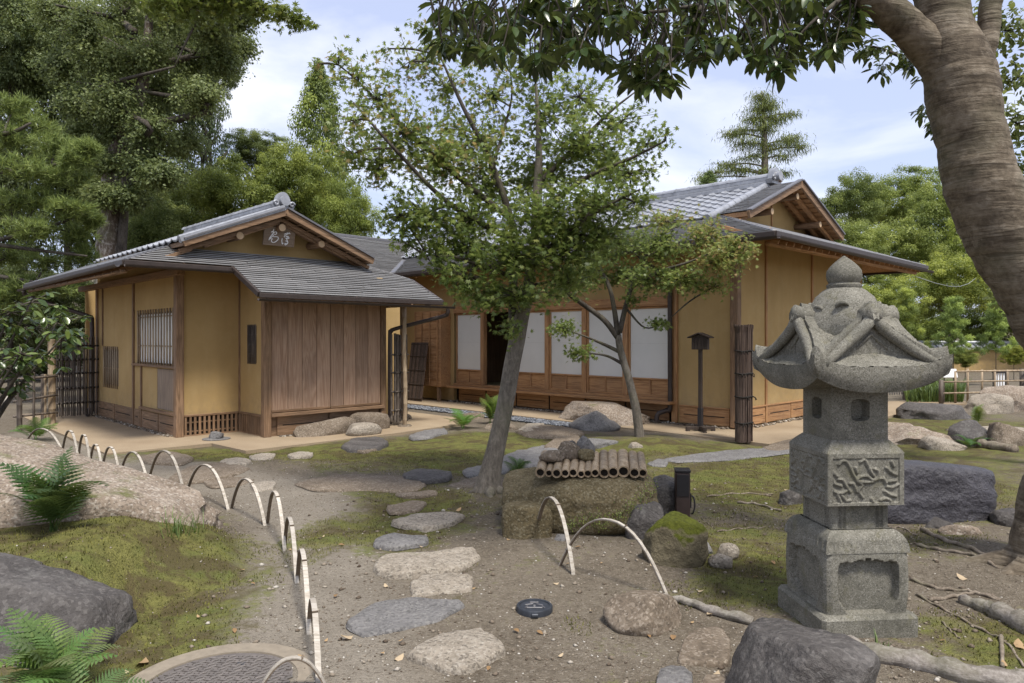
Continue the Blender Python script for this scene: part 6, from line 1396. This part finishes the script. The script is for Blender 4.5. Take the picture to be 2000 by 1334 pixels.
wood_tree('dark spiky conifer showing right of the pale trunked evergreen', 395, 250, 85, 240, 31, 'c1', (.6, .72, .72), 'conifer')
wood_tree('tall narrow cedar standing against the sky behind the maple', 622, 330, 125, 205, 38, 'c1', (1.3, 1.4, .8), 'cedar')
wood_tree('yellow green tree behind the ridge of the small house, left one', 470, 400, 110, 105, 25, 'r1', YG); wood_tree('yellow green tree behind the gable of the small house, middle one', 585, 375, 95, 110, 26, 'r2', (1.45, 1.5, .75))
wood_tree('yellow green tree right of the small gable, against the sky', 675, 430, 62, 95, 24, 'r3', (1.4, 1.5, .75)); wood_tree('loose grey green tree low against the clouds left of the cedar', 500, 300, 70, 55, 34, 'r2', (.95, 1.05, .8))
wood_tree('low green tree hidden behind the valley of the roofs', 690, 520, 70, 60, 28, 'r1', MD)
wood_tree('dark green tree behind the left eave of the small house', 300, 470, 90, 100, 24, 'r3', (1.05, 1.15, .8)); wood_tree('dark evergreen behind the bamboo screen gate', 140, 600, 95, 90, 21, 'r1', (.6, .68, .55)); wood_tree('dark evergreen at the left edge behind the glossy shrub', 20, 600, 95, 110, 20, 'r2', (.62, .7, .55))
wood_tree('far dark tree low at the left between the trunks', 90, 690, 110, 60, 26, 'r3', (.55, .62, .5)); wood_tree('dark tree deep in the woods at the far left', -60, 400, 150, 240, 26, 'r1', (.55, .6, .52)); wood_tree('tall dark tree deep in the woods behind the pale trunk', 190, 330, 150, 230, 30, 'r2', (.85, .95, .78)); wood_tree('dark tree in the woods behind the small house ridge', 350, 420, 120, 120, 33, 'r1', (1.05, 1.12, .75))
wood_tree('tall green tree filling the upper left behind the pale trunk', 130, 110, 150, 170, 29, 'r1', (.95, 1.05, .85)); wood_tree('tall grey green tree behind the crown of the pale trunked evergreen', 290, 150, 130, 190, 30, 'r3', (1.1, 1.15, .9)); wood_tree('grey green tree at the right side of the pale trunked evergreen', 410, 110, 75, 110, 31, 'r2', (1.15, 1.2, .95)); wood_tree('mid green tree in the woods above the left eave', 260, 400, 110, 110, 28, 'r2', (1.0, 1.05, .75))
# right hand hill: leaf tints raised to carry the sunlight on it
wood_tree('round topped tree highest on the right hand hill, left crown', 1668, 400, 70, 75, 44, 'r1', (1.4, 1.5, 1.0)); wood_tree('round topped tree highest on the right hand hill, middle crown', 1762, 395, 95, 78, 46, 'r2', (1.6, 1.7, 1.0)); wood_tree('tree on the right hand hill just above the right eave tip', 1650, 490, 75, 75, 36, 'r3', (1.55, 1.6, .95))
wood_tree('broad pale green tree mid way up the right hand hill', 1745, 500, 95, 90, 38, 'r1', (1.65, 1.68, 1.0)); wood_tree('tall green tree left of the ringed trunk on the hill', 1840, 450, 80, 115, 40, 'r2', (1.55, 1.62, .95)); wood_tree('bright yellow green tree beside the ringed trunk', 1855, 560, 85, 80, 31, 'r3', SUNY)
wood_tree('bright yellow green tree above the lantern finial', 1740, 590, 75, 65, 30, 'r1', (1.85, 1.85, .9)); wood_tree('green tree on the hill behind the ringed trunk', 1950, 500, 95, 130, 36, 'r2', (1.7, 1.8, .85)); wood_tree('green tree low on the hill at the far right edge', 2030, 590, 110, 120, 33, 'r1', (1.7, 1.75, .85)); wood_tree('green tree low on the hill right of the finial', 1800, 640, 75, 55, 35, 'r3', (1.4, 1.5, .8)); wood_tree('green tree low on the hill by the tile coped wall', 1920, 640, 90, 55, 36, 'r1', (1.4, 1.5, .8)); wood_tree('green tree low on the hill behind the large house corner', 1690, 630, 70, 60, 36, 'r2', (1.4, 1.5, .8))
wood_tree('young pine nearest the lantern roof before the hill', 1768, 628, 40, 66, 24, 'p1', (2.2, 2.2, 1.2), 'young_pine', .35); wood_tree('young pine with slim stem between the two other young pines', 1862, 640, 42, 62, 23, 'p1', (1.9, 2.1, 1.3), 'young_pine', .35); wood_tree('young pine beside the ringed trunk before the wall', 1945, 645, 40, 58, 23, 'p1', (1.8, 2.0, 1.2), 'young_pine', .35)
wood_tree('small bushy tree before the tile coped wall, left one', 1885, 700, 28, 24, 25, 'r3', (1.4, 1.4, .7), 'small_tree', .4); wood_tree('small bushy tree before the tile coped wall, right one', 1980, 695, 26, 26, 26, 'r2', (1.8, 1.7, .6), 'small_tree', .4)
wood_tree('blue green tree top behind the ridge of the large house', 1385, 365, 45, 30, 40, 'c1', (1.1, 1.3, 1.1), 'conifer'); wood_tree('dark pine top behind the maple above the tiled roof', 1190, 330, 40, 35, 32, 'p1', (1.0, 1.1, .8), 'pine', .5)
# bald cypress behind the large roof
b = at(1494, 360, 42); T = Tree('cypress_tree', 'feathery tiered cypress standing tall behind the large roof', (b.x, 42, hz(b.x, 42)))
T.limb([(b.x, 42, hz(b.x, 42), .4)]+pl([(1494, 420, 10), (1494, 340, 7), (1493, 270, 5.5), (1491, 210, 3), (1488, 178, 1.2)], 42), 5, 9, True)
for (x, y, rx, ry, n) in [(1488, 190, 20, 14, 420), (1500, 205, 26, 14, 500), (1482, 212, 22, 12, 360), (1475, 232, 30, 15, 480), (1510, 232, 34, 14, 520), (1540, 222, 22, 8, 200), (1495, 250, 34, 14, 480), (1445, 256, 34, 12, 480), (1425, 262, 16, 9, 160), (1540, 275, 36, 14, 520), (1560, 288, 22, 12, 260), (1460, 280, 36, 14, 480), (1500, 285, 40, 14, 500), (1470, 305, 30, 12, 360), (1525, 305, 26, 12, 260), (1420, 322, 26, 12, 380), (1395, 338, 24, 12, 320), (1450, 330, 30, 12, 380), (1500, 335, 34, 12, 400), (1375, 350, 26, 9, 260), (1530, 338, 22, 10, 200)]:
    c, rd = pc(x, y, rx, ry, 42); T.cluster(c, (rd[0]*1.1, rd[0]*.8, rd[2]*.8), int(n*1.5), .28, 'hang', 20, (.1, .9), .02, True, .1)
T.done((NEED[0]*np.array([2.2, 1, 1]), NEED[1]), M_lf_need, M_bark_maple, None, (1.3, 1.3, 1.0))
# pale trunked evergreen and the pine at the left
b = at(216, 520, 21); gz = hz(b.x, 21); T = Tree('evergreen_tree', 'tall evergreen with thick blotched pale trunk behind the left eave', (b.x, 21, gz))
T.limb([(b.x-.1, 21, gz-.2, .48)]+pl([(212, 640, 28), (214, 500, 25), (220, 430, 23), (222, 350, 20), (232, 290, 17), (262, 210, 14), (282, 150, 11), (290, 60, 8), (295, -60, 5)], 21), 5, 14, True, .05); T.limb(pl([(236, 560, 9), (238, 480, 9), (244, 400, 8), (252, 320, 7), (262, 260, 5)], 20.8), 5, 9)
for k in range(9): T.limb(pl([(rs.choice([240, 262, 285]), 290-k*38, 8), (280+rs.uniform(-120, 140), 240-k*34, 5, rs.uniform(-1.5, 1.5)), (290+rs.uniform(-190, 190), 190-k*30, 2, rs.uniform(-2, 2))], 21), 4, 6)
OAK = [(160, 60, 70, 50), (240, 30, 80, 50), (330, 40, 80, 50), (420, 60, 70, 45), (460, 90, 40, 30), (130, 130, 60, 45), (200, 120, 70, 50), (290, 110, 70, 45), (370, 120, 70, 50), (440, 120, 50, 35), (150, 200, 60, 45), (220, 200, 70, 45), (320, 180, 70, 45), (390, 190, 60, 45), (160, 270, 60, 40), (230, 260, 60, 40), (300, 260, 70, 45), (360, 280, 50, 35), (210, 320, 50, 30), (280, 320, 60, 30), (200, 380, 40, 25), (260, 385, 40, 22), (320, 340, 50, 30), (110, 20, 60, 40), (470, 30, 40, 30), (400, 20, 70, 40), (250, -30, 120, 50), (400, -40, 100, 50)]
for (x, y, rx, ry) in OAK:
    c, rd = pc(x+rs.uniform(-8, 8), y, rx, ry, 21+rs.uniform(-1.6, 1.2)); T.cluster(c, (rd[0]*.95, rd[0]*.9, rd[2]), 3400, .10, 'round', 90, (0, .75) if rs.random() < .5 else (.25, 1), .014, True, .2)
T.done(DIA, M_lf_bg, M_bark_pale, M_bark_dark, (1.15, 1.22, 1.1))
b = at(-70, 560, 16); gz = hz(b.x, 16); T = Tree('pine_tree', 'pine with long needled boughs reaching in from the left edge', (b.x, 16, gz))
T.limb([(b.x, 16, gz-.1, .22), (b.x+.1, 16, 2.5, .19), (b.x-.1, 16, 5, .15), (b.x, 16, 8, .08)], 5, 10, True)
for (y0, x1, y1) in ((330, 140, 315), (420, 60, 420), (470, 160, 420), (520, 120, 560), (560, 60, 600), (260, 60, 240), (460, 170, 500)): T.limb(pl([(-60, y0+10, 5), (x1*.4, (y0+y1)/2+8, 4), (x1, y1, 2)], 16), 4, 6)
for (x, y, rx, ry) in [(20, 270, 55, 28), (70, 250, 50, 26), (110, 290, 55, 26), (150, 310, 40, 22), (40, 330, 60, 26), (120, 345, 55, 22), (170, 290, 25, 16), (20, 400, 55, 28), (80, 390, 50, 26), (140, 410, 45, 24), (60, 450, 60, 28), (150, 460, 45, 26), (20, 500, 50, 26), (100, 510, 60, 28), (165, 500, 25, 30), (60, 560, 60, 26), (130, 560, 45, 24), (10, 580, 40, 24), (180, 430, 22, 18), (30, 210, 50, 24)]:
    c, rd = pc(x, y, rx, ry, 16+rs.uniform(-.6, .8)); T.cluster(c, (rd[0], rd[0], rd[2]), 2400, .17, 'needle', 95, (.15, 1), .008, True, .3)
T.done((NEED[0]*np.array([1.5, 1, 1]), NEED[1]), M_lf_need, M_bark_dark, None, (1.35, 1.45, 1.05))

# ---------------------------------------------------------------- ferns
def frond_mesh(npair=13, arch=.5, lobes=6):
    V = []; F_ = []
    def rach(t): return np.array([0, t*(1-.10*t*t), arch*(t*.95-t*t*.95)])
    for i in range(npair):
        t = .16+.84*(i+.5)/npair; c = rach(t); d = rach(min(t+.02, 1.02))-rach(t-.02); d /= np.linalg.norm(d); ln = .27*(math.sin(math.pi*min(1, t*.92+.1))**.7)*(1.05-.35*t)+.02; sp = .84/npair
        nn = np.cross(np.array([1, 0, 0]), d); nn = nn if nn[2] > 0 else -nn
        for sg in (-1, 1):
            side = np.array([sg, 0, 0])*.9+d*.42; side /= np.linalg.norm(side); fw = np.cross(nn, side); fw = fw if (fw @ d) > 0 else -fw
            b_ = len(V); V.append(c); m_ = lobes*2
            for s2 in (1, -1):
                for k in range(m_+1):
                    u = k/m_; w_ = sp*.44*(1-u**1.5)*(1.0 if k % 2 else .45)+.001; V.append(c+side*ln*u+fw*w_*s2-nn*.12*u*u*ln-nn*.012*abs(s2))
            for k in range(m_):
                a1, a2, c1, c2 = b_+1+k, b_+2+k, b_+2+m_+k, b_+3+m_+k
                F_ += [(a1, a2, c2), (a1, c2, c1)]
    for i in range(12):
        a, b2 = rach(i/12), rach((i+1)/12); b_ = len(V); w_ = .007*(1-i/14); V += [a-np.array([w_, 0, .002]), a+np.array([w_, 0, -.002]), b2+np.array([w_*.9, 0, -.002]), b2-np.array([w_*.9, 0, .002])]; F_ += [(b_, b_+1, b_+2), (b_, b_+2, b_+3)]
    o = npmesh('frond', np.array(V), np.array(F_), M_lf_fern, None, rnd=np.clip(rng.normal(.5, .12, len(V)), 0, 1)); C.objects.unlink(o); return o.data
FR = [frond_mesh(14, .45), frond_mesh(13, .8), frond_mesh(15, 1.1)]
def fern(label, loc, n, size, col=(1, 1, 1), seed=1, lean=.0, spread=(25, 70), a0=0, a1=360):
    loc = Vector(loc); loc.z = hz(loc.x, loc.y) if loc.z < .02 else loc.z; t = thing('fern', label, 'fern', loc); r2 = random.Random(seed)
    for i in range(n):
        o = bpy.data.objects.new('frond', FR[i % 3]); link(o, t); s = size*r2.uniform(.7, 1.1); o.scale = (s, s, s); o.color = tuple(c*r2.uniform(.8, 1.2) for c in col)+(1,)
        o.rotation_euler = (R(r2.uniform(*spread)), R(r2.uniform(-15, 15)), R(a0+(a1-a0)*(i+r2.uniform(-.3, .3))/n)); o.location = (r2.uniform(-.02, .02), r2.uniform(-.02, .02), 0)
fern('large pale green fern at the lower left corner', (-2.02, 3.08, 0), 20, .44, (1.5, 1.35, 1.5), 3, 0, (15, 65)); fern('second pale green fern spilling over the lower left corner', (-1.78, 2.93, 0), 12, .38, (1.4, 1.3, 1.4), 8, 0, (0, 50))
fern('dark green fern growing against the large tan boulder', (-2.98, 4.62, 0), 20, .58, (.55, .66, .58), 4, 0, (25, 78)); fern('upright bright fern by the gravel strip behind the maple trunk', G(957, 828), 9, .62, (1.15, 1.2, .8), 5, 0, (55, 80)); fern('low spreading bright fern by the gravel strip', G(905, 838), 12, .50, (1.1, 1.2, .7), 6, 0, (20, 50))
fern('small fern between the maple trunk and the trough', G(1012, 932), 7, .32, (.8, .9, .6), 7, 0, (30, 70)); fern('fern beside the water basin stone on the lawn', G(1895, 872), 10, .34, (.7, .85, .6), 9, 0, (15, 60)); fern('pale fern below the first hoop at the far left', G(70, 862), 10, .5, (1.1, 1.15, .8), 10, 0, (20, 60)); fern('thin young fern standing on the lawn before the rail fence', G(1908, 832), 5, .45, (1.3, 1.2, .7), 11, 0, (50, 85))
# creeper on the trough
cp_ = thing('creeper', 'small yellow green creeper clinging to the front of the stone trough', 'creeper', (.9, 5.52, 0)); P = []; N = []
for i in range(520):
    u = rs.random(); x = .42+.72*u; zc = .09+.30*u**1.6+.03*math.sin(9*u); z = zc+rs.gauss(0, .028+.03*u); y = 5.505+.05*max(0, z-.25)*3+.02*abs(x-.56)-(.012 if x < 1 else -.02)
    if z > .40: y += (z-.40)*.9
    P.append((x-.9, y-5.52, z)); N.append((rs.gauss(0, .4), -1, .5+rs.gauss(0, .4)))
P = np.array(P); N = np.array(N); leaves('small_leaves', P, N, np.tile([[0, -.3, -1.]], (len(P), 1))+rng.normal(size=(len(P), 3))*.5, rng.uniform(.008, .017, len(P)), OVALW, leafm('creeper_leaf', [(0, (.05, .075, .015)), (.6, (.13, .17, .03)), (1, (.22, .25, .05))]), cp_)['kind'] = 'stuff'
# iris clump far right, grass tufts
def blades(name, label, pts, h, w_, mat, cat=None, kind='stuff', bend=.4):
    n = len(pts); pts = np.array(pts); a = rng.uniform(0, 6.28, n); hh = h*rng.uniform(.5, 1.1, n); d = np.stack([np.cos(a), np.sin(a), np.zeros(n)], 1); s_ = np.stack([-np.sin(a), np.cos(a), np.zeros(n)], 1)*w_; up = np.array([[0, 0, 1.]])
    V = np.stack([pts-s_, pts+s_, pts+d*bend*.3*hh[:, None]+up*hh[:, None]*.65+s_*.7, pts+d*bend*hh[:, None]+up*hh[:, None]*.95, pts+d*bend*.3*hh[:, None]+up*hh[:, None]*.65-s_*.7], 1)
    F_ = (np.array([(0, 1, 2), (0, 2, 4), (4, 2, 3)])[None]+5*np.arange(n)[:, None, None]).reshape(-1, 3)
    o = npmesh(name, V.reshape(-1, 3), F_, mat, None, rnd=np.repeat(rng.random(n), 5)); tag(o, label, cat, None, kind); return o
M_grass = leafm('grass_blade', [(0, (.05, .09, .02)), (1, (.14, .2, .05))], .5, .3)
M_mossb = leafm('moss_blade', [(0, (.035, .036, .01)), (.6, (.10, .1, .024)), (1, (.2, .19, .05))], .7, .25, .1, False)
blades('grass_clump', 'long leaved green grass bed behind the lantern roof', [tuple(G(rs.uniform(1770, 1880), rs.uniform(772, 788))) for _ in range(1500)], .55, .012, M_grass, bend=.6)
pts = []
N_ = 170000; xs2 = rng.uniform(-4.6, 5.2, N_); ys2 = 2.2+rng.random(N_)**1.6*7.5
mw = moss_w(xs2, ys2)-.5*path_w(xs2, ys2)
nn = np.array([noise.fractal(Vector((x*1.6+5, y*1.6, 0)), 1, 2, 4) for x, y in zip(xs2, ys2)])
keep = (mw+nn*.55) > .55
xs2, ys2 = xs2[keep][:52000], ys2[keep][:52000]
blades('moss', 'short green moss and grass covering the garden soil', np.stack([xs2, ys2, hgt(xs2, ys2)-.002], 1), .02, .0026, M_mossb, bend=.8)
blades('grass_tuft', 'thin grass tuft at the foot of the tan boulder end', [(-2.28+rs.gauss(0, .07), 4.92+rs.gauss(0, .07), hz(-2.28, 4.92)) for _ in range(70)], .16, .003, M_grass, 'grass', None, .7)
blades('grass_tuft', 'tiny bright grass tuft beside the lantern base', [(1.83+rs.gauss(0, .02), 3.5+rs.gauss(0, .02), 0) for _ in range(14)], .09, .004, M_grass, 'grass', None, .6)
# soil chips
n = 19000; xs2 = rng.uniform(-3.2, 4.6, n); ys2 = 2.4+rng.random(n)**1.7*6.5; k = (moss_w(xs2, ys2) < .75) | (rng.random(n) < .15); xs2, ys2 = xs2[k], ys2[k]
scatter_stones('soil_chips', np.stack([xs2, ys2, hgt(xs2, ys2)+.001], 1), .003, .0095, M_chip, 'fine grit and chips lying on the soil')
n = 800; xs2 = rng.uniform(-1.8, 4.4, n); ys2 = 2.6+rng.random(n)**1.3*5; scatter_stones('pebbles', np.stack([xs2, ys2, hgt(xs2, ys2)+.004], 1), .009, .022, M_chip, 'small loose pebbles lying on the soil')
# ---------------------------------------------------------------- roots, sticks, fallen leaves
def ground_stick(name, label, cat, pts, r0, r1, mat, lift=.5, zz=None):
    q = []
    for i, (px, py) in enumerate(pts):
        g = G(px, py); t = i/(len(pts)-1); r = r0+(r1-r0)*t; q.append((g.x, g.y, hz(g.x, g.y)+r*lift+(zz[i] if zz else 0), r))
    o0 = Vector(q[0][:3]); q = cr(q, 6); o = MB().tube([Vector(p[:3])-o0+Vector((0, 0, .006*math.sin(i*1.7))) for i, p in enumerate(q)], [p[3]*(1+.12*math.sin(i*1.3)) for i, p in enumerate(q)], 9).build(name, mat, None, smooth=True); o.location = o0
    return tag(o, label, cat)
ground_stick('branch', 'grey dead branch on the ground left of the black block', 'branch', [(1288, 1170), (1340, 1178), (1400, 1198), (1470, 1216)], .021, .03, M_root, .7)
ground_stick('tree_root', 'thick grey root snaking along the bottom right edge', 'root', [(1650, 1270), (1720, 1292), (1800, 1306), (1900, 1330), (2040, 1350)], .045, .06, M_root, .4); ground_stick('tree_root', 'thick pale root rising toward the right edge', 'root', [(1878, 1180), (1920, 1195), (1960, 1212), (2030, 1245)], .03, .07, M_root, .4); ground_stick('tree_root', 'slim pale root above the thick bottom one', 'root', [(1800, 1302), (1860, 1305), (1940, 1312), (2040, 1330)], .012, .028, M_root, .5)
for (lb, p, r) in [('dark stick lying over the pale root, upper one', [(1778, 1138), (1830, 1155), (1890, 1163), (1950, 1180)], .011), ('dark stick crossing the upper stick by the pale root', [(1815, 1180), (1870, 1170), (1905, 1167), (1955, 1180)], .012), ('long thin stick running down to the right edge', [(1790, 1168), (1850, 1200), (1920, 1235), (1965, 1260), (2000, 1300)], .008), ('short stick standing near the bottom right corner', [(1955, 1248), (1957, 1275), (1958, 1300)], .011), ('pale stick pointing at the foot of the ringed trunk', [(1800, 1042), (1850, 1068), (1900, 1088), (1945, 1118)], .017), ('second pale stick below the one by the ringed trunk', [(1790, 1072), (1840, 1085), (1900, 1100), (1950, 1128)], .013), ('thin stick left of the lantern near the stump rock', [(1440, 983), (1480, 985), (1525, 998)], .012), ('thin dry stick behind the garden light', [(1380, 972), (1440, 966), (1510, 966)], .008), ('thin dry stick right of the moss capped rock', [(1400, 1038), (1450, 1030), (1495, 1030)], .006), ('short twig before the stone trough', [(1370, 1012), (1385, 1022), (1396, 1032)], .004), ('short thin stick on the moss below the lantern', [(1840, 1220), (1858, 1235), (1875, 1248)], .005), ('curved pale stick behind the lantern neck', [(1735, 1038), (1760, 1035), (1790, 1052)], .008), ('fallen brown log piece on the lawn at the right', [(1912, 873), (1945, 878), (1985, 884)], .07)]:
    ground_stick('stick' if r < .05 else 'log', lb, 'stick' if r < .05 else 'log', p, r, r*.8, M_stick, .7)
M_dry = leafm('dry_leaf', [(0, (.22, .13, .06)), (.5, (.38, .26, .14)), (1, (.5, .4, .27))], .6, .15, .2, False, (.4, .3, .15))
fl = npmesh('fallen_leaf', OVALW[0]*np.array([1, 1, -1.6]), OVALW[1], M_dry, None, rnd=np.full(10, .5)); fl_me = [fl.data]
for v_ in (.1, .9):
    o = npmesh('fallen_leaf', OVALW[0]*np.array([1.15, 1, -2.2 if v_ > .5 else 1.5]), OVALW[1], M_dry, None, rnd=np.full(10, v_)); fl_me.append(o.data); C.objects.unlink(o)
C.objects.unlink(fl)
def fleaf(px, py, s_, k, label='small pale dry leaf fallen on the garden ground', group='fallen dry leaves'):
    g = G(px, py); o = bpy.data.objects.new('fallen_leaf', fl_me[k]); link(o); o.location = (g.x, g.y, hz(g.x, g.y)+.012); o.scale = (s_, s_, s_); o.rotation_euler = (R(rs.uniform(-12, 12)), R(rs.uniform(-14, 14)), rs.uniform(0, 6.28)); tag(o, label, 'fallen leaf', group)
fleaf(285, 1285, .10, 0, 'large tan dry leaf beside the manhole cover ring', None); fleaf(690, 1247, .075, 2, 'yellow dry leaf below the wide purple grey stone', None); fleaf(770, 1296, .065, 2, 'pale dry leaf below the diamond shaped stone', None); fleaf(1385, 1330, .08, 2, 'pale curled dry leaf at the bottom edge', None); fleaf(1890, 1145, .07, 2, 'white dry leaf near the foot of the ringed trunk', None); fleaf(1995, 1275, .09, 0, 'pinkish dry leaf at the right edge', None); fleaf(890, 1000, .07, 0, 'curled dry leaf on the oval tan stepping stone', None)
for i in range(70):
    while True:
        px, py = rs.uniform(250, 1990), rs.choice([rs.uniform(900, 1330), rs.uniform(1050, 1330)])
        if not (600 < py < 890) : break
    fleaf(px, py, rs.uniform(.025, .05), rs.randint(0, 2))
